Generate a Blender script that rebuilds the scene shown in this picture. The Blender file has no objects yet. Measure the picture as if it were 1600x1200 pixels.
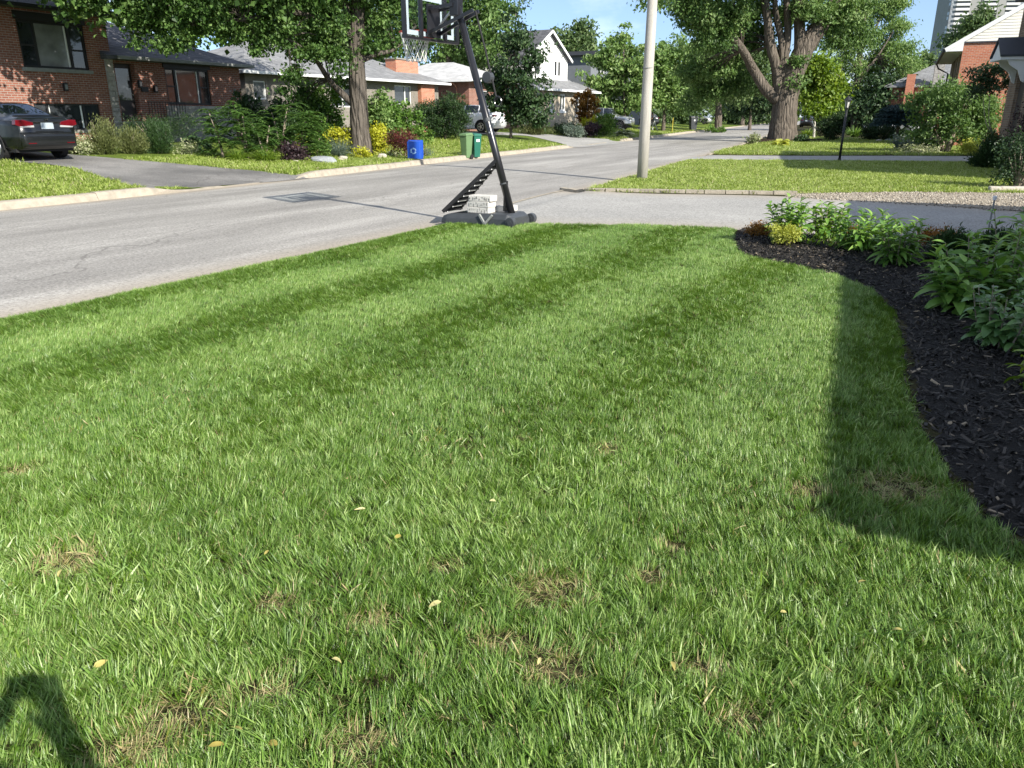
import bpy, bmesh, math, random
import numpy as np
from mathutils import Vector, Matrix, Euler

R = math.radians
random.seed(11)
rng = np.random.default_rng(11)
scene = bpy.context.scene
C = scene.collection

# ------------------------------------------------------------------ camera
F, CAM_H, PITCH = 1200.0, 1.5, R(19.2)          # focal length in photo pixels, eye height, downward pitch
cam_d = bpy.data.cameras.new('camera')
cam = bpy.data.objects.new('camera', cam_d)
C.objects.link(cam)
cam.location = (0, 0, CAM_H)
cam.rotation_euler = (R(90) - PITCH, 0, 0)
cam_d.sensor_width = 36.0
cam_d.lens = 36.0 * F / 1600.0
cam_d.clip_start = 0.05
cam_d.clip_end = 4000.0
scene.camera = cam

# ------------------------------------------------------------------ sky, sun, exposure
SUN_EL = R(32.5)
SHX, SHY = -0.65, 0.76                            # direction in which shadows fall on the ground
world = bpy.data.worlds.new('World')
scene.world = world
world.use_nodes = True
wn, wl = world.node_tree.nodes, world.node_tree.links
wn.clear()
sky = wn.new('ShaderNodeTexSky')
sky.sky_type = 'NISHITA'
sky.sun_disc = False
sky.sun_elevation = SUN_EL
sky.sun_rotation = math.atan2(-SHX, -SHY)         # compass angle of the sun, clockwise from +Y
sky.air_density = 0.75
sky.dust_density = 0.8
sky.ozone_density = 6.5
tc = wn.new('ShaderNodeTexCoord')
mp = wn.new('ShaderNodeMapping')
mp.inputs['Scale'].default_value = (1.0, 1.0, 2.4)
mp.inputs['Location'].default_value = (17.1, 19.8, 0.4)
nz = wn.new('ShaderNodeTexNoise')
nz.inputs['Scale'].default_value = 2.6
nz.inputs['Detail'].default_value = 7
nz.inputs['Roughness'].default_value = 0.55
cr = wn.new('ShaderNodeValToRGB')
cr.color_ramp.elements[0].position = 0.475
cr.color_ramp.elements[0].color = (0.10, 0.10, 0.10, 1)
cr.color_ramp.elements[1].position = 0.78
cr.color_ramp.elements[1].color = (0.9, 0.9, 0.9, 1)
mx = wn.new('ShaderNodeMix')
mx.data_type = 'RGBA'
mx.inputs[7].default_value = (11.0, 11.5, 12.0, 1)   # thin sunlit cloud
bg = wn.new('ShaderNodeBackground')
bg.inputs['Strength'].default_value = 0.081
out = wn.new('ShaderNodeOutputWorld')
wl.new(tc.outputs['Generated'], mp.inputs['Vector'])
wl.new(mp.outputs['Vector'], nz.inputs['Vector'])
wl.new(nz.outputs['Fac'], cr.inputs['Fac'])
wl.new(cr.outputs['Color'], mx.inputs[0])
wl.new(sky.outputs['Color'], mx.inputs[6])
wl.new(mx.outputs[2], bg.inputs['Color'])
wl.new(bg.outputs['Background'], out.inputs['Surface'])

sun_d = bpy.data.lights.new('sun', 'SUN')
sun_d.energy = 4.1
sun_d.angle = R(0.5)
sun_d.color = (1.0, 0.94, 0.84)
sun = bpy.data.objects.new('sun', sun_d)
C.objects.link(sun)
_h = math.hypot(SHX, SHY)
sun_dir = Vector((SHX / _h * math.cos(SUN_EL), SHY / _h * math.cos(SUN_EL), -math.sin(SUN_EL)))
sun.rotation_euler = sun_dir.to_track_quat('-Z', 'Y').to_euler()
sun.location = (30, -40, 40)

vs = scene.view_settings
vs.view_transform = 'Standard'
vs.look = 'None'
vs.exposure = 1.15
vs.gamma = 1.0
vs.use_curve_mapping = False
scene.cycles.use_denoising = True
scene.cycles.max_bounces = 6
scene.cycles.transparent_max_bounces = 6
scene.cycles.sample_clamp_indirect = 6.0

# ------------------------------------------------------------------ street geometry
NEAR = [(-19.6, -22), (-14.8, -13.2), (-8.9, -2.7), (-4.1, 6.0), (-1.0, 11.8), (1.5, 17.2), (4.6, 25.0), (8.3, 34.0), (13.0, 46.0),
        (20.0, 64.0), (29.0, 88.0), (45.0, 130.0), (70.0, 195.0), (110.0, 300.0)]


def catmull(pts, per):
    p = np.array([2 * np.array(pts[0]) - np.array(pts[1])] + [np.array(q, float) for q in pts] + [2 * np.array(pts[-1]) - np.array(pts[-2])], float)
    o = []
    for i in range(1, len(p) - 2):
        for k in range(per):
            t = k / per
            o.append(0.5 * ((2 * p[i]) + (-p[i - 1] + p[i + 1]) * t + (2 * p[i - 1] - 5 * p[i] + 4 * p[i + 1] - p[i + 2]) * t * t
                            + (-p[i - 1] + 3 * p[i] - 3 * p[i + 1] + p[i + 2]) * t ** 3))
    o.append(p[-2])
    return np.array(o)


ST = catmull(NEAR, 40)                            # stations along the near edge of the street
_seg = np.linalg.norm(np.diff(ST, axis=0), axis=1)
S_AT = np.concatenate([[0], np.cumsum(_seg)])
_tan = np.gradient(ST, axis=0)
_tan /= np.linalg.norm(_tan, axis=1)[:, None]
_k = np.ones(25) / 25
TAN = np.stack([np.convolve(np.pad(_tan[:, i], 12, mode='edge'), _k, 'valid') for i in (0, 1)], 1)
TAN /= np.linalg.norm(TAN, axis=1)[:, None]
NRM = np.stack([-TAN[:, 1], TAN[:, 0]], 1)        # points across the street to the far side
ROAD_W = 8.0
S_ORI = float(S_AT[np.argmin(np.hypot(ST[:, 0] + 1.0, ST[:, 1] - 11.8))])


def sstep(x):
    x = np.clip(x, 0, 1)
    return x * x * (3 - 2 * x)


def street(x, y):
    """street coordinates (s, t) of world points"""
    x = np.atleast_1d(np.asarray(x, float)); y = np.atleast_1d(np.asarray(y, float))
    s = np.empty_like(x); t = np.empty_like(x)
    for a in range(0, len(x), 4000):
        xs, ys = x[a:a + 4000], y[a:a + 4000]
        i = np.argmin((xs[:, None] - ST[None, :, 0]) ** 2 + (ys[:, None] - ST[None, :, 1]) ** 2, axis=1)
        dx, dy = xs - ST[i, 0], ys - ST[i, 1]
        s[a:a + 4000] = S_AT[i] + dx * TAN[i, 0] + dy * TAN[i, 1]
        t[a:a + 4000] = dx * NRM[i, 0] + dy * NRM[i, 1]
    return s, t


DROPS = []                                        # stretches of the far kerb lowered for driveways


def prof(t, s=None):
    """height of the land at offset t from the near edge of the street"""
    t = np.asarray(t, float)
    near = -0.06 * (1 - sstep(-t / 0.3))
    road = -0.06 + 0.05 * (1 - ((np.clip(t, 0, ROAD_W) - 4) / 4) ** 2)
    far = 0.06 + 0.50 * sstep((t - ROAD_W - 0.25) / 9.5)
    if s is not None:
        for d0, d1 in DROPS:
            w = 1 - sstep(np.maximum(d0 - np.asarray(s), np.asarray(s) - d1) / 1.1)
            far = far - 0.10 * w * (1 - sstep((t - ROAD_W - 0.1) / 1.6))
    return np.where(t < 0, near, np.where(t < ROAD_W + 0.1, road, far))


def terrain(x, y):
    s, t = street(x, y)
    return prof(t, s)


def tz(x, y):
    return float(terrain(x, y)[0])


def ray(px, py):
    x, yd = (px - 800) / F, (py - 600) / F
    return Vector((x, math.cos(PITCH) - yd * math.sin(PITCH), -math.sin(PITCH) - yd * math.cos(PITCH)))


def P(px, py):
    """where the sight line of a photo pixel meets the land"""
    r = ray(px, py)
    z = 0.0
    for _ in range(14):
        k = (z - CAM_H) / r.z if r.z < -1e-4 else 150
        k = min(k, 160)
        z = 0.5 * z + 0.5 * tz(r.x * k, r.y * k)
    k = min((z - CAM_H) / r.z, 160) if r.z < -1e-4 else 150
    return Vector((r.x * k, r.y * k, tz(r.x * k, r.y * k)))


def at(px, py, Y):
    """the point at distance Y ahead seen at a photo pixel"""
    r = ray(px, py)
    return Vector((r.x * Y / r.y, Y, CAM_H + r.z * Y / r.y))


def SX(s, t):
    s = np.atleast_1d(np.asarray(s, float)); t = np.atleast_1d(np.asarray(t, float))
    x = np.interp(s, S_AT, ST[:, 0]) + np.interp(s, S_AT, NRM[:, 0]) * t
    y = np.interp(s, S_AT, ST[:, 1]) + np.interp(s, S_AT, NRM[:, 1]) * t
    return x, y


# ------------------------------------------------------------------ material helpers
MATS = {}


def _new(name):
    m = bpy.data.materials.new(name)
    m.use_nodes = True
    n = m.node_tree.nodes
    n.clear()
    o = n.new('ShaderNodeOutputMaterial')
    b = n.new('ShaderNodeBsdfPrincipled')
    m.node_tree.links.new(b.outputs[0], o.inputs[0])
    MATS[name] = m
    return m, n, m.node_tree.links, b, o


def ramp(n, stops):
    r = n.new('ShaderNodeValToRGB')
    e = r.color_ramp.elements
    while len(e) < len(stops):
        e.new(0.5)
    for k, (p, c) in enumerate(stops):
        e[k].position = p
        e[k].color = (*c, 1)
    return r


def shade(c, f):
    return tuple(min(1, x * f) for x in c)


def mat(name, col, rough=0.6, var=0.15, scale=3.0, bump=0.0, bscale=40.0, metal=0.0, spec=0.4, coat=0.0, stretch=None, grime=0.0):
    """plain surface: base colour with two scales of uneven tone, fine relief"""
    if name in MATS:
        return MATS[name]
    m, n, l, b, o = _new(name)
    g = n.new('ShaderNodeTexCoord')
    vec = g.outputs['Object']
    if stretch:
        mp_ = n.new('ShaderNodeMapping')
        mp_.inputs['Scale'].default_value = stretch
        l.new(vec, mp_.inputs['Vector'])
        vec = mp_.outputs['Vector']
    t = n.new('ShaderNodeTexNoise')
    t.inputs['Scale'].default_value = scale
    t.inputs['Detail'].default_value = 6
    t.inputs['Roughness'].default_value = 0.65
    l.new(vec, t.inputs['Vector'])
    r = ramp(n, [(0.25, shade(col, 1 - var)), (0.5, col), (0.78, shade(col, 1 + var))])
    l.new(t.outputs['Fac'], r.inputs['Fac'])
    l.new(r.outputs['Color'], b.inputs['Base Color'])
    b.inputs['Roughness'].default_value = rough
    b.inputs['Metallic'].default_value = metal
    b.inputs['Specular IOR Level'].default_value = spec
    b.inputs['Coat Weight'].default_value = coat
    b.inputs['Coat Roughness'].default_value = 0.06
    if bump:
        t2 = n.new('ShaderNodeTexNoise')
        t2.inputs['Scale'].default_value = bscale
        t2.inputs['Detail'].default_value = 4
        l.new(vec, t2.inputs['Vector'])
        bp = n.new('ShaderNodeBump')
        bp.inputs['Strength'].default_value = bump
        bp.inputs['Distance'].default_value = 0.02
        l.new(t2.outputs['Fac'], bp.inputs['Height'])
        l.new(bp.outputs['Normal'], b.inputs['Normal'])
    return m


def leaf_mat(name, dark, mid, light, trans=0.38, rough=0.5, spec=0.35):
    if name in MATS:
        return MATS[name]
    m, n, l, b, o = _new(name)
    a = n.new('ShaderNodeAttribute')
    a.attribute_name = 'rnd'
    r = ramp(n, [(0.0, dark), (0.55, mid), (1.0, light)])
    l.new(a.outputs['Fac'], r.inputs['Fac'])
    l.new(r.outputs['Color'], b.inputs['Base Color'])
    b.inputs['Roughness'].default_value = rough
    b.inputs['Specular IOR Level'].default_value = spec
    tr = n.new('ShaderNodeBsdfTranslucent')
    hs = n.new('ShaderNodeHueSaturation')
    hs.inputs['Hue'].default_value = 0.485
    hs.inputs['Saturation'].default_value = 1.1
    hs.inputs['Value'].default_value = 1.35
    l.new(r.outputs['Color'], hs.inputs['Color'])
    l.new(hs.outputs['Color'], tr.inputs['Color'])
    ms = n.new('ShaderNodeMixShader')
    ms.inputs['Fac'].default_value = trans
    l.new(b.outputs[0], ms.inputs[1])
    l.new(tr.outputs[0], ms.inputs[2])
    l.new(ms.outputs[0], o.inputs[0])
    return m


def brick_mat(name, c1, c2, mortar, bw=0.215, rh=0.076, ms=0.009, rough=0.85, bump=0.6, var=0.35):
    if name in MATS:
        return MATS[name]
    m, n, l, b, o = _new(name)
    g = n.new('ShaderNodeTexCoord')
    sp = n.new('ShaderNodeSeparateXYZ')
    l.new(g.outputs['Object'], sp.inputs[0])
    ad = n.new('ShaderNodeMath')
    l.new(sp.outputs[0], ad.inputs[0]); l.new(sp.outputs[1], ad.inputs[1])
    cb = n.new('ShaderNodeCombineXYZ')
    l.new(ad.outputs[0], cb.inputs[0]); l.new(sp.outputs[2], cb.inputs[1])
    t = n.new('ShaderNodeTexBrick')
    t.inputs['Scale'].default_value = 1
    t.inputs['Color1'].default_value = (*c1, 1)
    t.inputs['Color2'].default_value = (*c2, 1)
    t.inputs['Mortar'].default_value = (*mortar, 1)
    t.inputs['Mortar Size'].default_value = ms
    t.inputs['Mortar Smooth'].default_value = 0.25
    t.inputs['Brick Width'].default_value = bw
    t.inputs['Row Height'].default_value = rh
    l.new(cb.outputs[0], t.inputs['Vector'])
    nz_ = n.new('ShaderNodeTexNoise')
    nz_.inputs['Scale'].default_value = 1.7
    nz_.inputs['Detail'].default_value = 7
    nz_.inputs['Roughness'].default_value = 0.7
    l.new(g.outputs['Object'], nz_.inputs['Vector'])
    rr = ramp(n, [(0.25, (1 - var,) * 3), (0.75, (1 + var * 0.4,) * 3)])
    l.new(nz_.outputs['Fac'], rr.inputs['Fac'])
    mu = n.new('ShaderNodeMix')
    mu.data_type = 'RGBA'
    mu.blend_type = 'MULTIPLY'
    mu.inputs[0].default_value = 1
    l.new(t.outputs['Color'], mu.inputs[6]); l.new(rr.outputs['Color'], mu.inputs[7])
    l.new(mu.outputs[2], b.inputs['Base Color'])
    b.inputs['Roughness'].default_value = rough
    b.inputs['Specular IOR Level'].default_value = 0.2
    bp = n.new('ShaderNodeBump')
    bp.inputs['Strength'].default_value = bump
    bp.inputs['Distance'].default_value = 0.01
    bp.invert = True
    l.new(t.outputs['Fac'], bp.inputs['Height'])
    l.new(bp.outputs['Normal'], b.inputs['Normal'])
    return m


def glass_mat(name, tint=(0.03, 0.035, 0.04), rough=0.04):
    if name in MATS:
        return MATS[name]
    m, n, l, b, o = _new(name)
    g = n.new('ShaderNodeTexCoord')
    t = n.new('ShaderNodeTexNoise')
    t.inputs['Scale'].default_value = 1.3
    t.inputs['Detail'].default_value = 3
    l.new(g.outputs['Object'], t.inputs['Vector'])
    r = ramp(n, [(0.3, shade(tint, 0.5)), (0.7, shade(tint, 1.6))])
    l.new(t.outputs['Fac'], r.inputs['Fac'])
    l.new(r.outputs['Color'], b.inputs['Base Color'])
    b.inputs['Roughness'].default_value = rough
    b.inputs['Specular IOR Level'].default_value = 0.9
    bp = n.new('ShaderNodeBump')
    bp.inputs['Strength'].default_value = 0.03
    bp.inputs['Distance'].default_value = 0.02
    l.new(t.outputs['Fac'], bp.inputs['Height'])
    l.new(bp.outputs['Normal'], b.inputs['Normal'])
    return m


def clear_mat(name):
    if name in MATS:
        return MATS[name]
    m, n, l, b, o = _new(name)
    tr = n.new('ShaderNodeBsdfTransparent')
    tr.inputs['Color'].default_value = (0.86, 0.9, 0.92, 1)
    gl = n.new('ShaderNodeBsdfGlossy')
    gl.inputs['Roughness'].default_value = 0.08
    ms = n.new('ShaderNodeMixShader')
    ms.inputs[0].default_value = 0.07
    l.new(tr.outputs[0], ms.inputs[1]); l.new(gl.outputs[0], ms.inputs[2])
    l.new(ms.outputs[0], o.inputs[0])
    return m


# ------------------------------------------------------------------ mesh helpers
def np_mesh(name, verts, tris, rnd=None, smooth=False, hat=None):
    """fast mesh from numpy arrays; every face has the same number of corners"""
    me = bpy.data.meshes.new(name)
    k = tris.shape[1]
    me.vertices.add(len(verts)); me.vertices.foreach_set('co', np.ascontiguousarray(verts, dtype=np.float32).ravel())
    me.loops.add(tris.size); me.loops.foreach_set('vertex_index', np.ascontiguousarray(tris, dtype=np.int32).ravel())
    me.polygons.add(len(tris)); me.polygons.foreach_set('loop_start', np.arange(0, tris.size, k, dtype=np.int32))
    me.polygons.foreach_set('use_smooth', np.full(len(tris), smooth))
    me.update(calc_edges=True)
    if rnd is not None:
        at_ = me.attributes.new('rnd', 'FLOAT', 'POINT')
        at_.data.foreach_set('value', np.ascontiguousarray(rnd, dtype=np.float32))
    if hat is not None:
        at_ = me.attributes.new('hat', 'FLOAT', 'POINT')
        at_.data.foreach_set('value', np.ascontiguousarray(hat, dtype=np.float32))
    return me


class MB:
    """collects simple shapes and links them as one mesh object"""
    def __init__(self):
        self.v, self.f = [], []

    def add(self, v, f):
        o = len(self.v)
        self.v += [tuple(x) for x in v]
        self.f += [tuple(i + o for i in x) for x in f]
        return self

    def box(self, c, s, rot=None, taper=(1, 1)):
        hx, hy, hz = s[0] / 2, s[1] / 2, s[2] / 2
        v = []
        for z, (tx, ty) in ((-hz, (1, 1)), (hz, taper)):
            v += [(-hx * tx, -hy * ty, z), (hx * tx, -hy * ty, z), (hx * tx, hy * ty, z), (-hx * tx, hy * ty, z)]
        if rot is not None:
            M = Euler(rot).to_matrix() if not isinstance(rot, Matrix) else rot
            v = [M @ Vector(p) for p in v]
        v = [(p[0] + c[0], p[1] + c[1], p[2] + c[2]) for p in v]
        return self.add(v, [(0, 3, 2, 1), (4, 5, 6, 7), (0, 1, 5, 4), (1, 2, 6, 5), (2, 3, 7, 6), (3, 0, 4, 7)])

    def span(self, a, b):
        return self.box([(a[i] + b[i]) / 2 for i in range(3)], [abs(b[i] - a[i]) for i in range(3)])

    def bar(self, a, b, w, h=None, up=(0, 0, 1)):
        a, b = Vector(a), Vector(b)
        h = h or w
        d = (b - a)
        L = d.length
        if L < 1e-6:
            return self
        d.normalize()
        s = d.cross(Vector(up))
        if s.length < 1e-4:
            s = d.cross(Vector((1, 0, 0)))
        s.normalize()
        n = s.cross(d)
        v = []
        for p in (a, b):
            v += [p - s * w / 2 - n * h / 2, p + s * w / 2 - n * h / 2, p + s * w / 2 + n * h / 2, p - s * w / 2 + n * h / 2]
        return self.add(v, [(0, 3, 2, 1), (4, 5, 6, 7), (0, 1, 5, 4), (1, 2, 6, 5), (2, 3, 7, 6), (3, 0, 4, 7)])

    def tube(self, path, radii, n=10, cap=True, jit=0.0, flat=1.0):
        path = [Vector(p) for p in path]
        if not hasattr(radii, '__len__'):
            radii = [radii] * len(path)
        rings = []
        ref = None
        for i, p in enumerate(path):
            d = (path[min(i + 1, len(path) - 1)] - path[max(i - 1, 0)])
            d.normalize()
            if ref is None:
                ref = d.cross(Vector((0.3, 1, 0.1)) if abs(d.y) < 0.9 else Vector((1, 0, 0)))
            ref = ref - d * ref.dot(d)
            ref.normalize()
            s2 = d.cross(ref)
            ring = []
            for k in range(n):
                a = 2 * math.pi * k / n
                r = radii[i] * (1 + random.uniform(-jit, jit))
                ring.append(p + ref * math.cos(a) * r + s2 * math.sin(a) * r * flat)
            rings.append(ring)
        v = [q for r_ in rings for q in r_]
        f = []
        for i in range(len(path) - 1):
            for k in range(n):
                f.append((i * n + k, i * n + (k + 1) % n, (i + 1) * n + (k + 1) % n, (i + 1) * n + k))
        if cap:
            f.append(tuple(range(n - 1, -1, -1)))
            f.append(tuple((len(path) - 1) * n + k for k in range(n)))
        return self.add(v, f)

    def disc(self, c, r, axis, h, n=20, r2=None):
        c, ax = Vector(c), Vector(axis).normalized()
        return self.tube([c - ax * h / 2, c + ax * h / 2], [r, r if r2 is None else r2], n)

    def ring(self, c, r, tr, axis, n=24, m=8):
        c, ax = Vector(c), Vector(axis).normalized()
        s = ax.orthogonal().normalized()
        t = ax.cross(s)
        v, f = [], []
        for i in range(n):
            a = 2 * math.pi * i / n
            d = s * math.cos(a) + t * math.sin(a)
            for j in range(m):
                b = 2 * math.pi * j / m
                v.append(c + d * (r + tr * math.cos(b)) + ax * tr * math.sin(b))
        for i in range(n):
            for j in range(m):
                f.append((i * m + j, ((i + 1) % n) * m + j, ((i + 1) % n) * m + (j + 1) % m, i * m + (j + 1) % m))
        return self.add(v, f)

    def prism(self, poly, axis, a, b):
        """polygon given in the two other axes, extruded along axis from a to b"""
        n = len(poly)
        def mk(p, k):
            if axis == 'x':
                return (k, p[0], p[1])
            if axis == 'y':
                return (p[0], k, p[1])
            return (p[0], p[1], k)
        v = [mk(p, a) for p in poly] + [mk(p, b) for p in poly]
        f = [tuple(range(n)), tuple(range(2 * n - 1, n - 1, -1))]
        for i in range(n):
            f.append((i, n + i, n + (i + 1) % n, (i + 1) % n))
        return self.add(v, f)

    def build(self, name, m, parent=None, smooth=False, bevel=0.0, kind=None, label=None):
        me = bpy.data.meshes.new(name)
        me.from_pydata([tuple(p) for p in self.v], [], self.f)
        bm = bmesh.new()
        bm.from_mesh(me)
        bmesh.ops.recalc_face_normals(bm, faces=bm.faces)
        if bevel:
            ed = [e for e in bm.edges if len(e.link_faces) == 2 and e.calc_face_angle(0) > 0.5]
            bmesh.ops.bevel(bm, geom=ed, offset=bevel, segments=2, profile=0.6, affect='EDGES', clamp_overlap=True)
        bm.to_mesh(me)
        bm.free()
        if smooth:
            me.polygons.foreach_set('use_smooth', [True] * len(me.polygons))
        return link(name, me, m, parent, kind, label)


def link(name, me, m, parent=None, kind=None, label=None):
    o = bpy.data.objects.new(name, me)
    if m is not None and len(me.materials) == 0:
        me.materials.append(m)
    C.objects.link(o)
    if parent is not None:
        o.parent = parent
    if kind:
        o['kind'] = kind
    if label:
        o['label'] = label
    return o


def tag(o, label, cat=None, group=None, kind=None):
    o['label'] = label
    if cat:
        o['category'] = cat
    if group:
        o['group'] = group
    if kind:
        o['kind'] = kind
    return o


def thing(name, label, cat, loc=(0, 0, 0), rz=0.0, group=None, scale=None):
    o = bpy.data.objects.new(name, None)
    o.empty_display_size = 0.2
    C.objects.link(o)
    o.location = loc
    o.rotation_euler = (0, 0, rz)
    if scale:
        o.scale = scale
    return tag(o, label, cat, group)


def copy_tree(o, loc, rz=0.0, scale=None, label=None, parent=None):
    c = o.copy()
    C.objects.link(c)
    if parent is None:
        c.location = loc
        c.rotation_euler = (0, 0, rz)
        if scale:
            c.scale = scale
        if label:
            c['label'] = label
    else:
        c.parent = parent
    for ch in list(o.children):
        copy_tree(ch, None, parent=c)
    return c


def in_poly(x, y, poly):
    x = np.asarray(x); y = np.asarray(y)
    ins = np.zeros(len(x), bool)
    n = len(poly)
    for i in range(n):
        x1, y1 = poly[i][0], poly[i][1]
        x2, y2 = poly[(i + 1) % n][0], poly[(i + 1) % n][1]
        c = ((y1 > y) != (y2 > y)) & (x < (x2 - x1) * (y - y1) / (y2 - y1 + 1e-12) + x1)
        ins ^= c
    return ins
# ------------------------------------------------------------------ setting: materials
def asphalt(name, lo, hi, crack=0.5, streak=True):
    m, n, l, b, o = _new(name)
    g = n.new('ShaderNodeTexCoord')
    mp_ = n.new('ShaderNodeMapping')
    mp_.inputs['Rotation'].default_value = (0, 0, R(28))
    l.new(g.outputs['Object'], mp_.inputs['Vector'])
    big = n.new('ShaderNodeTexNoise')
    mp2 = n.new('ShaderNodeMapping')
    mp2.inputs['Scale'].default_value = (1.0, 0.16, 1) if streak else (0.5, 0.5, 1)
    l.new(mp_.outputs['Vector'], mp2.inputs['Vector'])
    l.new(mp2.outputs['Vector'], big.inputs['Vector'])
    big.inputs['Scale'].default_value = 0.9
    big.inputs['Detail'].default_value = 8
    big.inputs['Roughness'].default_value = 0.62
    r1 = ramp(n, [(0.32, lo), (0.52, tuple((a + c) / 2 for a, c in zip(lo, hi))), (0.66, hi)])
    l.new(big.outputs['Fac'], r1.inputs['Fac'])
    sp = n.new('ShaderNodeTexNoise')                       # stones in the tar
    sp.inputs['Scale'].default_value = 34
    sp.inputs['Detail'].default_value = 3
    sp.inputs['Roughness'].default_value = 0.8
    l.new(g.outputs['Object'], sp.inputs['Vector'])
    r2 = ramp(n, [(0.3, (0.48,) * 3), (0.5, (0.95,) * 3), (0.72, (1.4,) * 3)])
    l.new(sp.outputs['Fac'], r2.inputs['Fac'])
    mu = n.new('ShaderNodeMix'); mu.data_type = 'RGBA'; mu.blend_type = 'MULTIPLY'; mu.inputs[0].default_value = 1
    l.new(r1.outputs['Color'], mu.inputs[6]); l.new(r2.outputs['Color'], mu.inputs[7])
    # cracks: cell borders warped by noise, kept in patches
    wp = n.new('ShaderNodeTexNoise'); wp.inputs['Scale'].default_value = 1.3; wp.inputs['Detail'].default_value = 5
    l.new(mp_.outputs['Vector'], wp.inputs['Vector'])
    va = n.new('ShaderNodeMix'); va.data_type = 'VECTOR'; va.inputs[0].default_value = 0.35
    l.new(mp2.outputs['Vector'], va.inputs[4]); l.new(wp.outputs['Color'], va.inputs[5])
    vo = n.new('ShaderNodeTexVoronoi'); vo.feature = 'DISTANCE_TO_EDGE'; vo.inputs['Scale'].default_value = 0.75
    l.new(va.outputs[1], vo.inputs['Vector'])
    r3 = ramp(n, [(0.0, (1, 1, 1)), (0.007, (0, 0, 0))])
    l.new(vo.outputs['Distance'], r3.inputs['Fac'])
    pt = n.new('ShaderNodeTexNoise'); pt.inputs['Scale'].default_value = 0.35; pt.inputs['Detail'].default_value = 2
    l.new(g.outputs['Object'], pt.inputs['Vector'])
    r4 = ramp(n, [(0.40, (0, 0, 0)), (0.56, (crack,) * 3)])
    l.new(pt.outputs['Fac'], r4.inputs['Fac'])
    m1 = n.new('ShaderNodeMath'); m1.operation = 'MULTIPLY'
    l.new(r3.outputs['Color'], m1.inputs[0]); l.new(r4.outputs['Color'], m1.inputs[1])
    mc = n.new('ShaderNodeMix'); mc.data_type = 'RGBA'
    mc.inputs[7].default_value = (0.06, 0.055, 0.05, 1)
    l.new(m1.outputs[0], mc.inputs[0]); l.new(mu.outputs[2], mc.inputs[6])
    # sand lying along the edges
    a = n.new('ShaderNodeAttribute'); a.attribute_name = 'rnd'
    m2 = n.new('ShaderNodeMath'); m2.operation = 'MULTIPLY'
    l.new(a.outputs['Fac'], m2.inputs[0]); l.new(sp.outputs['Fac'], m2.inputs[1])
    ms = n.new('ShaderNodeMix'); ms.data_type = 'RGBA'
    ms.inputs[7].default_value = (0.36, 0.30, 0.22, 1)
    l.new(m2.outputs[0], ms.inputs[0]); l.new(mc.outputs[2], ms.inputs[6])
    l.new(ms.outputs[2], b.inputs['Base Color'])
    b.inputs['Roughness'].default_value = 0.85
    b.inputs['Specular IOR Level'].default_value = 0.25
    bp = n.new('ShaderNodeBump'); bp.inputs['Strength'].default_value = 0.5; bp.inputs['Distance'].default_value = 0.006
    l.new(sp.outputs['Fac'], bp.inputs['Height']); l.new(bp.outputs['Normal'], b.inputs['Normal'])
    return m


M_ROAD = asphalt('worn_asphalt', (0.215, 0.206, 0.190), (0.375, 0.362, 0.334), 0.5)
M_DRIVE = asphalt('drive_asphalt', (0.285, 0.280, 0.262), (0.37, 0.362, 0.338), 0.1, False)
M_DRIVE2 = asphalt('dark_drive_asphalt', (0.11, 0.108, 0.105), (0.25, 0.242, 0.23), 0.6, False)


def turf_mat(name, a_, b_, c_):
    m, n, l, b, o = _new(name)
    g = n.new('ShaderNodeTexCoord')
    t = n.new('ShaderNodeTexNoise'); t.inputs['Scale'].default_value = 1.1; t.inputs['Detail'].default_value = 9; t.inputs['Roughness'].default_value = 0.7
    l.new(g.outputs['Object'], t.inputs['Vector'])
    r = ramp(n, [(0.3, a_), (0.5, b_), (0.72, c_)])
    l.new(t.outputs['Fac'], r.inputs['Fac'])
    t2 = n.new('ShaderNodeTexNoise'); t2.inputs['Scale'].default_value = 45; t2.inputs['Detail'].default_value = 4
    l.new(g.outputs['Object'], t2.inputs['Vector'])
    r2 = ramp(n, [(0.3, (0.45,) * 3), (0.7, (1, 1, 1))])
    l.new(t2.outputs['Fac'], r2.inputs['Fac'])
    mu = n.new('ShaderNodeMix'); mu.data_type = 'RGBA'; mu.blend_type = 'MULTIPLY'; mu.inputs[0].default_value = 1
    l.new(r.outputs['Color'], mu.inputs[6]); l.new(r2.outputs['Color'], mu.inputs[7])
    l.new(mu.outputs[2], b.inputs['Base Color'])
    b.inputs['Roughness'].default_value = 0.95
    b.inputs['Specular IOR Level'].default_value = 0.1
    bp = n.new('ShaderNodeBump'); bp.inputs['Strength'].default_value = 0.8; bp.inputs['Distance'].default_value = 0.03
    l.new(t2.outputs['Fac'], bp.inputs['Height']); l.new(bp.outputs['Normal'], b.inputs['Normal'])
    return m


M_TURF = turf_mat('turf_soil', (0.036, 0.032, 0.014), (0.060, 0.058, 0.024), (0.085, 0.078, 0.036))
M_TURF_FAR = turf_mat('turf_far', (0.090, 0.140, 0.022), (0.140, 0.200, 0.034), (0.185, 0.245, 0.05))
M_CONC = mat('kerb_concrete', (0.34, 0.305, 0.245), 0.9, 0.3, 5.0, 0.7, 60, spec=0.15)
M_MULCH = mat('black_mulch', (0.011, 0.010, 0.0085), 0.85, 0.5, 30, 0.9, 60, spec=0.25)
M_SOIL = mat('garden_soil', (0.035, 0.024, 0.016), 0.95, 0.4, 9, 0.9, 30, spec=0.1)
M_GRAVEL = mat('gravel_sand', (0.30, 0.265, 0.21), 0.95, 0.35, 14, 0.9, 50, spec=0.1)


def s_of(px, py):
    p = P(px, py)
    return float(street(p.x, p.y)[0][0])


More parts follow.
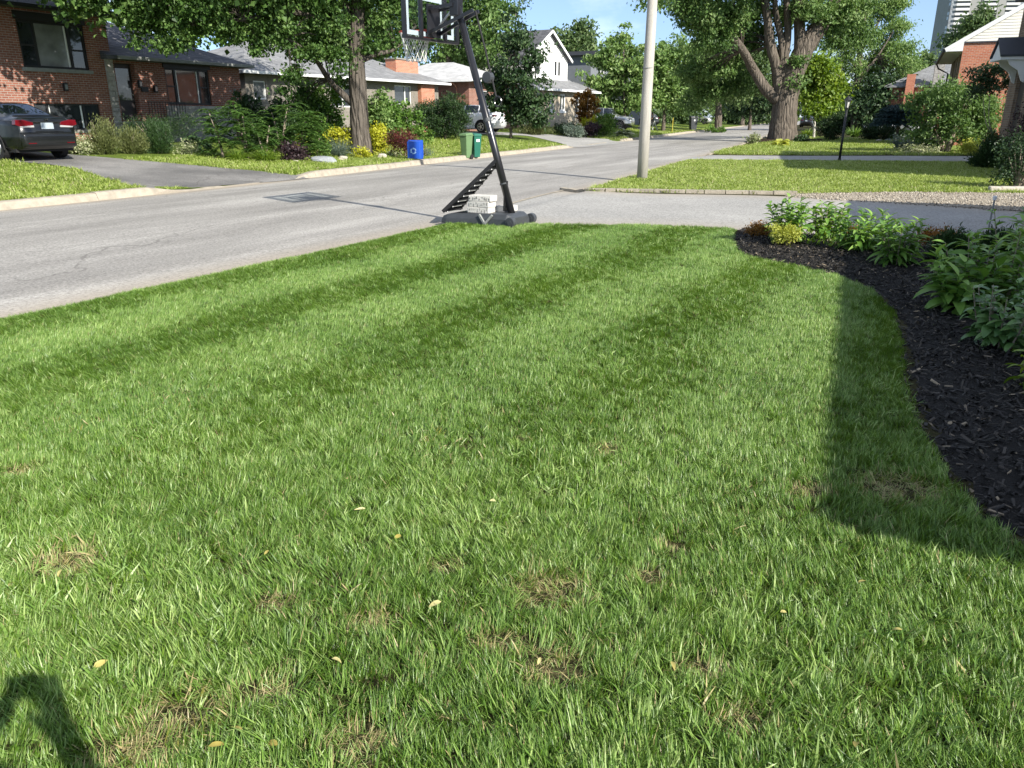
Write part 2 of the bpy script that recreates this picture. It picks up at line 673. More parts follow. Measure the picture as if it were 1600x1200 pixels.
S1a, S1b = s_of(270, 295), s_of(455, 281)
S2a, S2b = s_of(915, 230), s_of(985, 221)
DROPS += [(S1a, S1b), (S2a, S2b)]


def ribbon(name, s0, s1, ds, ts, zoff, m, dirt=False, kind='structure'):
    ss = np.arange(s0, s1 + ds, ds)
    V, A = [], []
    for s in ss:
        x, y = SX(np.full(len(ts), s), ts)
        z = prof(ts, np.full(len(ts), s)) + zoff
        V.append(np.stack([x, y, z], 1))
        e = np.minimum(np.abs(ts), np.abs(ROAD_W - ts))
        A.append(np.clip(1 - e / 0.7, 0, 1) ** 1.5 * 1.5)
    V = np.concatenate(V); A = np.concatenate(A)
    k = len(ts)
    i, j = np.meshgrid(np.arange(len(ss) - 1), np.arange(k - 1), indexing='ij')
    q = (i * k + j).ravel()
    f = np.stack([q, q + k, q + k + 1, q + 1], 1)
    me = np_mesh(name, V, f[:, ::-1] if ts[1] > ts[0] else f, A if dirt else None, smooth=True)
    return link(name, me, m, None, kind)


# one wide sheet of land to the horizon, the two sides of the street, the street
g_ = MB()
_n = 40
for i in range(_n):
    for j in range(_n):
        pass
gv, gf = [], []
for i in range(_n + 1):
    for j in range(_n + 1):
        gv.append((-2600 + 5200 * i / _n, -2600 + 5200 * j / _n, -0.4))
for i in range(_n):
    for j in range(_n):
        gf.append((i * (_n + 1) + j, (i + 1) * (_n + 1) + j, (i + 1) * (_n + 1) + j + 1, i * (_n + 1) + j + 1))
tag(link('ground', np_mesh('ground', np.array(gv), np.array(gf)), M_TURF_FAR, None, 'structure'), 'wide grassy land reaching to the horizon')
S_END = S_AT[-1] - 2
tag(ribbon('near_ground', 0, S_END, 1.5, np.array([-75, -40, -20, -10, -5, -2, -1, -0.6, -0.3, -0.2, -0.1, 0.0]), 0.0, M_TURF), 'soil under the lawns on the near side of the street')
tag(ribbon('far_ground', 0, S_END, 1.5, np.array([8.101, 8.2, 8.3, 8.6, 9, 9.5, 10, 11, 12, 13, 14, 15, 16, 17, 18, 22, 40, 90]), 0.0, M_TURF_FAR), 'rising lawns on the far side of the street')
tag(ribbon('street', 0, S_END, 1.0, np.array([-0.03, 0.15, 0.35, 0.6, 1, 1.6, 2.4, 3.2, 4, 4.8, 5.6, 6.4, 7, 7.4, 7.65, 7.85, 8.0, 8.1]), 0.004, M_ROAD, True), 'worn grey asphalt residential street running into the distance')


def loft_sheet(name, A, B, m, zoff=0.012, n=60, rows=10, kind='structure', mound=0.0, label=None, edge_dirt=False):
    """sheet between two edge lines, lying on the land"""
    def rs(pts):
        p = np.array([(q[0], q[1]) for q in pts], float)
        p = catmull(p, 12)
        d = np.concatenate([[0], np.cumsum(np.linalg.norm(np.diff(p, axis=0), axis=1))])
        u_ = np.linspace(0, d[-1], n)
        return np.stack([np.interp(u_, d, p[:, 0]), np.interp(u_, d, p[:, 1])], 1)
    a, b = rs(A), rs(B)
    w = np.linspace(0, 1, rows)
    pts = a[:, None, :] * (1 - w)[None, :, None] + b[:, None, :] * w[None, :, None]
    pts = pts.reshape(-1, 2)
    z = terrain(pts[:, 0], pts[:, 1]) + zoff
    if mound:
        z = z + np.tile(mound * np.sin(np.pi * np.clip(w, 0, 1)) ** 0.5, n) + rng.normal(0, mound * 0.08, len(z))
    V = np.concatenate([pts, z[:, None]], 1)
    i, j = np.meshgrid(np.arange(n - 1), np.arange(rows - 1), indexing='ij')
    q = (i * rows + j).ravel()
    f = np.stack([q, q + rows, q + rows + 1, q + 1], 1)
    e = np.tile(np.clip(1 - np.minimum(w, 1 - w) * rows / 1.5, 0, 1), n)
    me = np_mesh(name, V, f, e * (1.0 if edge_dirt else 0.0), smooth=True)
    o = link(name, me, m, None, kind)
    if label:
        o['label'] = label
    bm = bmesh.new(); bm.from_mesh(me)
    bmesh.ops.recalc_face_normals(bm, faces=bm.faces)
    if sum(f_.normal.z for f_ in bm.faces) < 0:
        bmesh.ops.reverse_faces(bm, faces=bm.faces)
    bm.to_mesh(me); bm.free()
    return o


def PX(lst):
    return [P(*p) for p in lst]


DRV_FAR = PX([(872, 300), (1000, 303), (1200, 307), (1400, 318), (1600, 332), (1800, 346)])
DRV_NEAR = PX([(690, 347), (830, 352), (1000, 354), (1150, 360), (1300, 373), (1450, 387), (1650, 405), (1850, 425)])
loft_sheet('driveway', DRV_FAR, DRV_NEAR, M_DRIVE, 0.012, label='smooth grey driveway crossing behind the near lawn', edge_dirt=True)
loft_sheet('neighbour_driveway', PX([(1085, 245), (1250, 244), (1400, 244), (1560, 245), (1800, 248)]), PX([(1060, 252), (1250, 251), (1400, 252), (1560, 254), (1800, 259)]),
           M_DRIVE, 0.014, label='narrow grey driveway beside the black lamp post')
H1D_A = PX([(224, 299), (110, 263), (0, 252), (-160, 246)])
H1D_B = PX([(486, 279), (330, 261), (135, 244), (20, 236)])
loft_sheet('brick_house_driveway', H1D_A, H1D_B, M_DRIVE2, 0.014, label='dark patched driveway under the dark sedan')
loft_sheet('suv_driveway', PX([(1000, 222), (905, 213), (800, 208), (700, 205)]), PX([(905, 231), (830, 213.5), (780, 211), (690, 208)]), M_DRIVE, 0.016,
           label='driveway leading to the white crossover car')
GRV = loft_sheet('gravel_edge', PX([(1240, 303), (1400, 301), (1600, 303), (1800, 308)]), PX([(1225, 308), (1400, 318), (1600, 331), (1800, 345)]), M_GRAVEL, 0.018,
                 label='pale gravel strip along the driveway edge', rows=4)

# lawn and garden bed outlines (world coordinates)
BED_EDGE = [P(*p) for p in [(1147, 372), (1150, 392), (1190, 408), (1250, 418), (1310, 432), (1360, 455), (1395, 490), (1408, 540), (1412, 600), (1440, 680), (1478, 750), (1530, 810), (1610, 862)]]
BED_EDGE += [Vector((2.4, 1.9, 0)), Vector((3.4, 0.4, 0)), Vector((4.2, -1.5, 0))]
BED_BACK = PX([(1165, 360), (1300, 371), (1450, 386), (1650, 404), (1850, 424)]) + [Vector((8.4, 7.5, 0)), Vector((7.2, 4.6, 0)), Vector((6.2, 2.2, 0)), Vector((5.2, -1.5, 0))]
loft_sheet('garden_bed', BED_EDGE, BED_BACK, M_MULCH, -0.01, 90, 30, mound=0.07, label='black mulch garden bed at the right of the lawn')
LAWN_EDGE_ROAD = [SX(s, -0.02) for s in np.linspace(4, S_ORI + 0.1, 24)]
LAWN = [(float(a[0]), float(b[0])) for a, b in LAWN_EDGE_ROAD] + [(p.x, p.y) for p in PX([(760, 349.5), (830, 351), (1000, 353), (1100, 356), (1147, 359)])] \
    + [(p.x, p.y) for p in BED_EDGE] + [(4.2, -8.0), (-13, -8.0)]

# ------------------------------------------------------------------ kerbs: separate cast pieces with open joints
def kerb(name, label, s0, s1, t, drops, m, side=1, h=0.15, L=1.9, w=0.26):
    k = bpy.data.objects.new(name, None)
    C.objects.link(k)
    tag(k, label, None, None, 'structure')
    s = s0
    while s < s1:
        ln = min(L * random.uniform(0.8, 1.25), s1 - s)
        b = MB()
        rows = []
        tilt = random.uniform(-0.012, 0.012)
        lift = random.uniform(-0.008, 0.008)
        for q in np.linspace(s + 0.006, s + ln - 0.006, 4):
            hh = h
            for d0, d1 in drops:
                hh = min(hh, 0.025 + (h - 0.025) * float(sstep(max(d0 - q, q - d1) / 1.1)))
            x, y = SX([q] * 6, [t, t, t + side * 0.05, t + side * 0.09, t + side * (w - 0.02), t + side * w])
            top = -0.06 + hh + lift
            zs = [-0.2, -0.055, top - 0.02, top + tilt, top + 0.004 + tilt, -0.2]
            rows.append([(x[i], y[i], zs[i]) for i in range(6)])
        v = [p for r_ in rows for p in r_]
        f = [(i * 6 + j, i * 6 + (j + 1) % 6, (i + 1) * 6 + (j + 1) % 6, (i + 1) * 6 + j) for i in range(3) for j in range(6)]
        f += [tuple(range(6)), tuple(range(23, 17, -1))]
        b.add(v, f).build('kerb_stone', m, k)
        s += ln
    return k


kerb('far_kerb', 'cream concrete kerb along the far side of the street', 2, S_ORI + 75, ROAD_W + 0.0, DROPS, M_CONC, 1, 0.15)
SI0 = s_of(880, 299)
SI1 = s_of(1060, 251)
SI2 = s_of(1095, 244)
kerb('island_kerb', 'low worn kerb along the lawn by the grey utility pole', SI0, SI1, -0.02, [(SI0 - 5, SI0 + 2.0)], M_CONC, -1, 0.065, 2.2, 0.2)
kerb('tree_kerb', 'low kerb past the second driveway beside the big trunk', SI2, SI2 + 45, -0.02, [], M_CONC, -1, 0.10, 2.2, 0.2)
# kerb of the island along the driveway
ke = thing('driveway_edging', 'thin pale concrete edging between lawn and driveway', None)

ke['kind'] = 'structure'
ep = catmull([(p.x, p.y) for p in PX([(878, 297.5), (930, 299), (1000, 300), (1100, 302), (1245, 304)])], 4)
for i in range(len(ep) - 1):
    a, b_ = Vector((*ep[i], 0)), Vector((*ep[i + 1], 0))
    d = (b_ - a).normalized() * 0.008
    a.z, b_.z = tz(a.x, a.y) + 0.005, tz(b_.x, b_.y) + 0.005
    MB().bar(a + d + Vector((0, 0, random.uniform(0.0, 0.012))), b_ - d + Vector((0, 0, random.uniform(0.0, 0.012))), 0.15, 0.11).build('edging_stone', M_CONC, ke)

# ------------------------------------------------------------------ grass
_j = [P(882, 298), P(840, 308), P(800, 319), P(750, 334), P(705, 346)]
loft_sheet('pavement_joint', [q + Vector((-0.05, -0.02, 0)) for q in _j], [q + Vector((0.05, 0.02, 0)) for q in _j], M_CONC, 0.022, 40, 3, label='pale joint between street and driveway')

FACE_A, FACE_B = (0.74, 0.84, 0.50), (1.22, 1.17, 1.5)


def grass_material(name, dark, mid, light, straw):
    m, n, l, b, o = _new(name)
    a = n.new('ShaderNodeAttribute'); a.attribute_name = 'rnd'
    ti = n.new('ShaderNodeAttribute'); ti.attribute_name = 'tint'; ti.attribute_type = 'INSTANCER'
    dr = n.new('ShaderNodeAttribute'); dr.attribute_name = 'dry'; dr.attribute_type = 'INSTANCER'
    ha = n.new('ShaderNodeAttribute'); ha.attribute_name = 'hat'
    ad = n.new('ShaderNodeMath'); ad.operation = 'MULTIPLY_ADD'
    ad.inputs[1].default_value = 0.62
    sc_ = n.new('ShaderNodeMath'); sc_.operation = 'MULTIPLY'; sc_.inputs[1].default_value = 0.38
    l.new(ti.outputs['Fac'], sc_.inputs[0])
    l.new(a.outputs['Fac'], ad.inputs[0]); l.new(sc_.outputs[0], ad.inputs[2])
    r = ramp(n, [(0.0, dark), (0.5, mid), (1.0, light)])
    l.new(ad.outputs[0], r.inputs['Fac'])
    # dry blades
    cmp_ = n.new('ShaderNodeMath'); cmp_.operation = 'LESS_THAN'
    l.new(a.outputs['Fac'], cmp_.inputs[0]); l.new(dr.outputs['Fac'], cmp_.inputs[1])
    mxs = n.new('ShaderNodeMix'); mxs.data_type = 'RGBA'
    l.new(cmp_.outputs[0], mxs.inputs[0]); l.new(r.outputs['Color'], mxs.inputs[6])
    mxs.inputs[7].default_value = (*straw, 1)
    # sheaths at the foot of a blade are paler
    rb = ramp(n, [(0.0, (1, 1, 1)), (0.3, (0, 0, 0))])
    l.new(ha.outputs['Fac'], rb.inputs['Fac'])
    mb_ = n.new('ShaderNodeMix'); mb_.data_type = 'RGBA'
    mb_.inputs[7].default_value = (0.12, 0.12, 0.05, 1)
    mh = n.new('ShaderNodeMath'); mh.operation = 'MULTIPLY'; mh.inputs[1].default_value = 0.55
    l.new(rb.outputs['Color'], mh.inputs[0]); l.new(mh.outputs[0], mb_.inputs[0])
    l.new(mxs.outputs[2], mb_.inputs[6])
    # stripe sheen and shade put in colour: upper face tinted paler, underside darker
    ge = n.new('ShaderNodeNewGeometry')
    mf = n.new('ShaderNodeMix'); mf.data_type = 'RGBA'
    mf.inputs[6].default_value = (*FACE_A, 1); mf.inputs[7].default_value = (*FACE_B, 1)
    l.new(ge.outputs['Backfacing'], mf.inputs[0])
    mm = n.new('ShaderNodeMix'); mm.data_type = 'RGBA'; mm.blend_type = 'MULTIPLY'; mm.inputs[0].default_value = 1
    l.new(mb_.outputs[2], mm.inputs[6]); l.new(mf.outputs[2], mm.inputs[7])
    mb_ = mm
    l.new(mb_.outputs[2], b.inputs['Base Color'])
    b.inputs['Roughness'].default_value = 0.42
    b.inputs['Specular IOR Level'].default_value = 0.5
    tr = n.new('ShaderNodeBsdfTranslucent')
    hs = n.new('ShaderNodeHueSaturation')
    hs.inputs['Hue'].default_value = 0.485
    hs.inputs['Value'].default_value = 1.4
    l.new(mb_.outputs[2], hs.inputs['Color']); l.new(hs.outputs['Color'], tr.inputs['Color'])
    ms = n.new('ShaderNodeMixShader'); ms.inputs['Fac'].default_value = 0.32
    l.new(b.outputs[0], ms.inputs[1]); l.new(tr.outputs[0], ms.inputs[2])
    l.new(ms.outputs[0], o.inputs[0])
    return m


M_GRASS = grass_material('lawn_grass', (0.036, 0.096, 0.012), (0.132, 0.245, 0.031), (0.330, 0.440, 0.120), (0.36, 0.315, 0.12))
M_GRASS2 = grass_material('verge_grass', (0.125, 0.195, 0.022), (0.235, 0.320, 0.050), (0.36, 0.43, 0.11), (0.42, 0.37, 0.19))


def blades(r_, n, rad, l0, l1, w0, w1, lean0, lean1, seg=3, curl=0.5, ang=None, splay=0.0, twist=0.9):
    """n curved tapering blades growing from a small disc"""
    a = r_.uniform(0, 2 * np.pi, n) if ang is None else ang
    q = rad * np.sqrt(r_.uniform(0, 1, n)); b = r_.uniform(0, 2 * np.pi, n)
    base = np.stack([q * np.cos(b), q * np.sin(b), np.full(n, -0.004)], 1)
    if splay:
        a = np.where(r_.uniform(0, 1, n) < splay, b, a)
    L = r_.uniform(l0, l1, n); W = r_.uniform(w0, w1, n)
    lean = r_.uniform(lean0, lean1, n)
    cu = curl * r_.uniform(0.2, 1.6, n)
    d = np.stack([np.cos(a), np.sin(a)], 1); s = np.stack([-np.sin(a), np.cos(a)], 1)
    tw = r_.uniform(-twist, twist, n)
    V, H = [], []
    pos = base.copy(); th = lean.copy()
    for k in range(seg + 1):
        f = k / seg
        w = W * (1 - f ** 2.2) * (0.75 + 0.5 * min(1, f * 4)) * 0.5 if k < seg else W * 0
        sv = np.stack([s[:, 0] * np.cos(tw), s[:, 1] * np.cos(tw), np.sin(tw)], 1)
        V.append(pos - sv * w[:, None]); V.append(pos + sv * w[:, None])
        H += [np.full(n, f)] * 2
        step = L / seg
        pos = pos + np.stack([d[:, 0] * np.sin(th) * step, d[:, 1] * np.sin(th) * step, np.cos(th) * step], 1)
        th = np.minimum(th + cu, 2.0)
    V = np.stack(V, 1)                              # n, 2*(seg+1), 3
    k2 = 2 * (seg + 1)
    o = np.arange(n)[:, None] * k2
    fs = []
    for k in range(seg):
        fs.append(np.concatenate([o + 2 * k, o + 2 * k + 1, o + 2 * k + 3, o + 2 * k + 2], 1))
    f = np.concatenate(fs)
    rn = np.repeat(r_.uniform(0, 1, n), k2)
    return V.reshape(-1, 3), f, rn, np.stack(H, 1).ravel()


def proto_collection(name, makers, m):
    col = bpy.data.collections.new(name)
    for i, mk in enumerate(makers):
        V, f, rn, ht = mk
        o = bpy.data.objects.new('%s_%02d' % (name, i), np_mesh(name, V, f, rn, hat=ht))
        o.data.materials.append(m)
        col.objects.link(o)
    return col


_gn = {}


def scatter(name, label, pts, rot, scl, idx, col, tint=None, dry=None, cat=None):
    """one object: small pieces spread over given points"""
    me = bpy.data.meshes.new(name)
    n = len(pts)
    me.vertices.add(n); me.vertices.foreach_set('co', np.ascontiguousarray(pts, dtype=np.float32).ravel())
    for nm, ty, val in (('rot', 'FLOAT_VECTOR', rot), ('scl', 'FLOAT_VECTOR', scl), ('idx', 'INT', idx),
                        ('tint', 'FLOAT', tint if tint is not None else np.full(n, 0.5)), ('dry', 'FLOAT', dry if dry is not None else np.zeros(n))):
        a = me.attributes.new(nm, ty, 'POINT')
        if ty == 'FLOAT_VECTOR':
            a.data.foreach_set('vector', np.ascontiguousarray(val, dtype=np.float32).ravel())
        elif ty == 'INT':
            a.data.foreach_set('value', np.ascontiguousarray(val, dtype=np.int32))
        else:
            a.data.foreach_set('value', np.ascontiguousarray(val, dtype=np.float32))
    o = bpy.data.objects.new(name, me)
    C.objects.link(o)
    ng = _gn.get(col.name)
    if ng is None:
        ng = bpy.data.node_groups.new('spread_' + col.name, 'GeometryNodeTree')
        ng.interface.new_socket('Geometry', in_out='INPUT', socket_type='NodeSocketGeometry')
        ng.interface.new_socket('Geometry', in_out='OUTPUT', socket_type='NodeSocketGeometry')
        n_, l_ = ng.nodes, ng.links
        gi, go = n_.new('NodeGroupInput'), n_.new('NodeGroupOutput')
        ci = n_.new('GeometryNodeCollectionInfo')
        ci.inputs['Collection'].default_value = col
        ci.inputs['Separate Children'].default_value = True
        ci.inputs['Reset Children'].default_value = True
        ip = n_.new('GeometryNodeInstanceOnPoints')
        ip.inputs['Pick Instance'].default_value = True
        def na(nm, ty):
            q = n_.new('GeometryNodeInputNamedAttribute')
            q.data_type = ty
            q.inputs['Name'].default_value = nm
            return q.outputs['Attribute']
        er = n_.new('FunctionNodeEulerToRotation')
        l_.new(na('rot', 'FLOAT_VECTOR'), er.inputs[0])
        l_.new(gi.outputs[0], ip.inputs['Points'])
        l_.new(ci.outputs[0], ip.inputs['Instance'])
        l_.new(na('idx', 'INT'), ip.inputs['Instance Index'])
        l_.new(er.outputs[0], ip.inputs['Rotation'])
        l_.new(na('scl', 'FLOAT_VECTOR'), ip.inputs['Scale'])
        l_.new(ip.outputs[0], go.inputs[0])
        _gn[col.name] = ng
    md = o.modifiers.new('spread', 'NODES')
    md.node_group = ng
    tag(o, label, cat, None, 'stuff')
    return o


gr = np.random.default_rng(5)
TUFTS = []
for i in range(10):                                 # fine fescue like tufts, leaning along +X
    TUFTS.append(blades(gr, 34, 0.05, 0.035, 0.085, 0.0022, 0.0042, -0.1, 0.55, 3, 0.16, gr.normal(0, 0.6, 34), 0.0, 0.5))
for i in range(4):                                  # upright, broader
    TUFTS.append(blades(gr, 22, 0.05, 0.04, 0.075, 0.0035, 0.006, -0.1, 0.5, 3, 0.16, gr.normal(0, 0.8, 22), 0.0, 0.6))
for i in range(3):                                  # broad pale crab grass
    TUFTS.append(blades(gr, 12, 0.045, 0.05, 0.10, 0.006, 0.010, 0.5, 1.15, 4, 0.22, None, 0.8))
for i in range(3):                                  # thatch lying flat
    TUFTS.append(blades(gr, 26, 0.06, 0.04, 0.10, 0.0018, 0.0032, 1.0, 1.5, 3, 0.12))
COL_T = proto_collection('tuft', TUFTS, M_GRASS)
COL_V = proto_collection('verge_tuft', [blades(gr, 30, 0.09, 0.05, 0.11, 0.006, 0.011, 0.1, 0.8, 2, 0.5) for _ in range(8)], M_GRASS2)

U29 = np.array([0.485, 0.875]); U29 /= np.linalg.norm(U29)
DEAD = [(860, 925, .16), (865, 1050, .13), (105, 880, .16), (1400, 765, .22), (950, 706, .10), (275, 1130, .16), (215, 1180, .13), (780, 1010, .10), (585, 975, .09), (430, 945, .08),
        (1015, 905, .09), (560, 1170, .12), (690, 890, .08), (1090, 1050, .08), (410, 1090, .09), (1270, 770, .11), (815, 690, .06), (1050, 860, .07), (30, 740, .10), (1160, 1130, .09)]
DEADW = [(P(a, b), r_ * 0.8) for a, b, r_ in DEAD]


def lawn_noise(x, y):
    return (np.sin(x * 2.1 + 1.3 * np.sin(y * 1.7)) + np.sin(y * 2.7 + 1.9 * np.sin(x * 1.3 + 2)) + np.sin((x + y) * 4.3 + 1.1) * 0.6 + np.sin((x * 7.1 - y * 5.3)) * 0.4) / 3.0


def make_lawn():
    cells = []
    for (y0, y1, dens) in ((-1.5, 1.2, 120), (1.2, 3.2, 1900), (3.2, 5.5, 2000), (5.5, 8.5, 1500), (8.5, 13, 1000)):
        x0, x1 = -13.0, 5.0
        if y0 < 1.2:
            x0, x1 = -6, 4
        elif y1 <= 5.5:
            x0, x1 = -5.5, 4.5
        n = int((x1 - x0) * (y1 - y0) * dens)
        cells.append(np.stack([gr.uniform(x0, x1, n), gr.uniform(y0, y1, n)], 1))
    p = np.concatenate(cells)
    # keep what is on the lawn and roughly in view
    keep = in_poly(p[:, 0], p[:, 1], LAWN) & (np.abs(p[:, 0]) < 0.78 * (p[:, 1] + 1.0) + 1.0)
    p = p[keep]
    # bare spots
    dead = np.zeros(len(p))
    for q, r_ in DEADW:
        d = np.hypot(p[:, 0] - q.x, (p[:, 1] - q.y) * 1.2) / r_
        dead = np.maximum(dead, np.clip(1.35 - d, 0, 1))
    ln = lawn_noise(p[:, 0] * 1.7, p[:, 1] * 1.7)
    near = np.clip((6 - p[:, 1]) / 4, 0, 1)
    thin = np.clip((-ln - 0.4) * 1.0, 0, 0.3) * near
    keep = gr.uniform(0, 1, len(p)) > np.maximum(dead * 0.32, thin)
    p, dead, ln, near = p[keep], dead[keep], ln[keep], near[keep]
    n = len(p)
    # mowing stripes: every second pass combed the blades the other way
    c = p[:, 0] * U29[1] - p[:, 1] * U29[0]
    ph = (c + 0.07 * np.sin(p[:, 1] * 1.3) + 0.05 * np.sin(p[:, 1] * 3.7 + p[:, 0]) + gr.normal(0, 0.06, n)) / 1.5 * 2 * np.pi
    stripe = np.tanh(2.2 * np.cos(ph - (-2.3 / 1.5 * 2 * np.pi)))           # +1 pale (combed away), -1 dark (combed to the viewer)
    amp = np.clip((p[:, 1] - 1.8) / 2.4, 0.2, 1)
    az = np.where(gr.uniform(-1, 1, n) < stripe * amp * (0.80 + 0.16 * np.sin(c * 1.1 + 0.6)) + 0.03, 0, np.pi) + math.atan2(U29[1], U29[0]) + gr.normal(0, 0.38, n)
    wild = gr.uniform(0, 1, n) < 0.04 + 0.5 * near
    az = np.where(wild, gr.uniform(0, 2 * np.pi, n), az)
    swirl = lawn_noise(p[:, 0] * 0.9 + 3, p[:, 1] * 0.9) * 2.0 * near
    az = az + swirl
    lean = np.clip(gr.normal(0.30, 0.12, n) + amp * 0.10, 0, 0.9)
    idx = gr.integers(0, 10, n)
    k = gr.uniform(0, 1, n)
    idx = np.where(k < 0.18 + 0.16 * near, gr.integers(10, 14, n), idx)
    crab = (lawn_noise(p[:, 0] * 1.3 + 9, p[:, 1] * 1.3 - 4) > 0.25) & (gr.uniform(0, 1, n) < 0.16) & (p[:, 1] < 5)
    idx = np.where(crab | (k > 0.985), gr.integers(14, 17, n), idx)
    idx = np.where(gr.uniform(0, 1, n) < np.clip(dead * 0.8, 0.02, 1), gr.integers(17, 20, n), idx)
    dry = np.clip(0.018 + dead * 0.6 + np.clip(-ln, 0, 1) * 0.06 * near, 0, 1)
    dry = np.where(idx >= 17, np.maximum(dry, 0.45), dry)
    big = lawn_noise(p[:, 0] * 0.55 + 5, p[:, 1] * 0.55 + 1)
    tint = np.clip(0.42 + 0.34 * ln + 0.25 * big + gr.normal(0, 0.24, n) + np.where((idx >= 14) & (idx < 17), 0.5, 0), 0, 1)
    s = gr.uniform(0.52, 0.86, n) * (1 - 0.35 * dead) * (0.92 + 0.12 * ln)
    s = s * (1.14 - 0.26 * np.clip((p[:, 1] - 2.0) / 2.6, 0, 1))
    hz = s * gr.uniform(0.7, 1.35, n)
    wide = np.clip(1 + (p[:, 1] - 3) * 0.05, 1, 1.35)                          # thicker, sparser tufts farther off
    z = terrain(p[:, 0], p[:, 1])
    pts = np.stack([p[:, 0], p[:, 1], z], 1)
    rot = np.stack([np.zeros(n), lean, az], 1)
    scl = np.stack([s * wide, s * wide, hz], 1)
    return scatter('lawn_grass', 'mown lawn grass with pale and dark mowing stripes', pts, rot, scl, idx, COL_T, tint, dry, 'grass')


make_lawn()


def make_verge(name, label, x0, x1, y0, y1, dens, test, sc0=1.0):
    n = int((x1 - x0) * (y1 - y0) * dens)
    p = np.stack([gr.uniform(x0, x1, n), gr.uniform(y0, y1, n)], 1)
    s_, t_ = street(p[:, 0], p[:, 1])
    k = test(p[:, 0], p[:, 1], s_, t_)
    p = p[k]
    n = len(p)
    z = prof(t_[k], s_[k]) - 0.005
    ln = lawn_noise(p[:, 0] * 0.6, p[:, 1] * 0.6)
    s = gr.uniform(0.7, 1.2, n) * sc0
    return scatter(name, label, np.stack([p[:, 0], p[:, 1], z], 1), np.stack([gr.normal(0, 0.1, n), gr.normal(0, 0.1, n), gr.uniform(0, 6.28, n)], 1),
                   np.stack([s * 1.3, s * 1.3, s], 1), gr.integers(0, 8, n), COL_V, np.clip(0.5 + 0.3 * ln + gr.normal(0, 0.2, n), 0, 1), np.full(n, 0.06), 'grass')


ISL = [(p.x, p.y) for p in PX([(880, 298), (930, 299.5), (1000, 300.5), (1245, 304), (1400, 301), (1600, 303), (1800, 308), (1800, 260), (1560, 255), (1250, 252), (1062, 253)])]
make_verge('verge_grass', 'sunlit grass on the lawn around the grey utility pole', 0, 24, 14, 30, 110, lambda x, y, s, t: in_poly(x, y, ISL) & (t < -0.18))
ISL2 = [(p.x, p.y) for p in PX([(1090, 243), (1250, 243), (1400, 243), (1560, 244), (1700, 246), (1700, 222), (1400, 219), (1250, 214), (1180, 226)])]
make_verge('verge_grass', 'grass strip below the trunk of the big forked maple', 4, 45, 28, 66, 26, lambda x, y, s, t: in_poly(x, y, ISL2) & (t < -0.18), 1.5)
H1D = [(p.x, p.y) for p in H1D_A] + [(p.x, p.y) for p in H1D_B[::-1]]
make_verge('verge_grass', 'grass of the lawn left of the dark driveway', -24, -5, 8, 30, 60, lambda x, y, s, t: (t > 8.27) & (t < 15) & (s < S1a + 0.3) & ~in_poly(x, y, H1D), 1.15)
make_verge('verge_grass', 'grass strip between kerb and flower bed across the street', -14, 3, 17, 42, 55, lambda x, y, s, t: (t > 8.27) & (t < 13.5) & (s > S1a) & (s < S2a) & ~in_poly(x, y, H1D), 1.15)
make_verge('verge_grass', 'sparse grass on the lawns farther up the street', -8, 40, 34, 100, 12, lambda x, y, s, t: (t > 8.27) & (t < 22) & (s > s_of(790, 240)) & ((s < S2a - 0.5) | (s > S2b + 0.5)), 2.0)

# mulch chips on the bed
CH = []
for i in range(9):
    b = MB()
    L, W, T = gr.uniform(0.018, 0.055), gr.uniform(0.004, 0.011), gr.uniform(0.002, 0.006)
    b.box((0, 0, 0), (L, W, T), taper=(gr.uniform(0.6, 1), gr.uniform(0.4, 1)))
    v = np.array(b.v) + gr.normal(0, 0.0015, (8, 3))
    CH.append((v, np.array(b.f), np.full(8, gr.uniform(0, 1)), np.full(8, 0.5)))


def chip_mat():
    m, n, l, b, o = _new('mulch_chip')
    ti = n.new('ShaderNodeAttribute'); ti.attribute_name = 'tint'; ti.attribute_type = 'INSTANCER'
    r = ramp(n, [(0.0, (0.007, 0.0062, 0.005)), (0.7, (0.026, 0.023, 0.019)), (0.95, (0.062, 0.052, 0.040)), (0.992, (0.30, 0.24, 0.16))])
    l.new(ti.outputs['Fac'], r.inputs['Fac']); l.new(r.outputs['Color'], b.inputs['Base Color'])
    b.inputs['Roughness'].default_value = 0.6
    b.inputs['Specular IOR Level'].default_value = 0.35
    return m


COL_C = proto_collection('mulch_chip', CH, chip_mat())
BEDP = [(p.x, p.y) for p in BED_EDGE] + [(p.x, p.y) for p in BED_BACK[::-1]]
n = 90000
p = np.stack([gr.uniform(1.5, 9, n), gr.uniform(1.5, 12.2, n)], 1)
k = in_poly(p[:, 0] + gr.normal(0, 0.025, n), p[:, 1] + gr.normal(0, 0.025, n), BEDP) & (p[:, 0] < 0.78 * (p[:, 1] + 0.8))
p = p[k]
n = len(p)
tag_h = bpy.data.objects['garden_bed']
from mathutils.bvhtree import BVHTree
_bv = BVHTree.FromPolygons([tuple(v.co) for v in tag_h.data.vertices], [tuple(f.vertices) for f in tag_h.data.polygons])


def bed_z(x, y):
    h = _bv.ray_cast(Vector((x, y, 3)), Vector((0, 0, -1)))
    return h[0].z if h[0] is not None else 0.0


zz = np.array([bed_z(a, b) for a, b in p]) + gr.uniform(-0.002, 0.022, n)
sc = gr.uniform(0.6, 1.5, n)
scatter('mulch', 'loose black wood mulch chips covering the bed', np.stack([p[:, 0], p[:, 1], zz], 1), np.stack([gr.normal(0, 0.4, n), gr.normal(0, 0.4, n), gr.uniform(0, 6.28, n)], 1),
        np.stack([sc, sc, sc], 1), gr.integers(0, 9, n), COL_C, gr.uniform(0, 1, n), None, 'mulch')

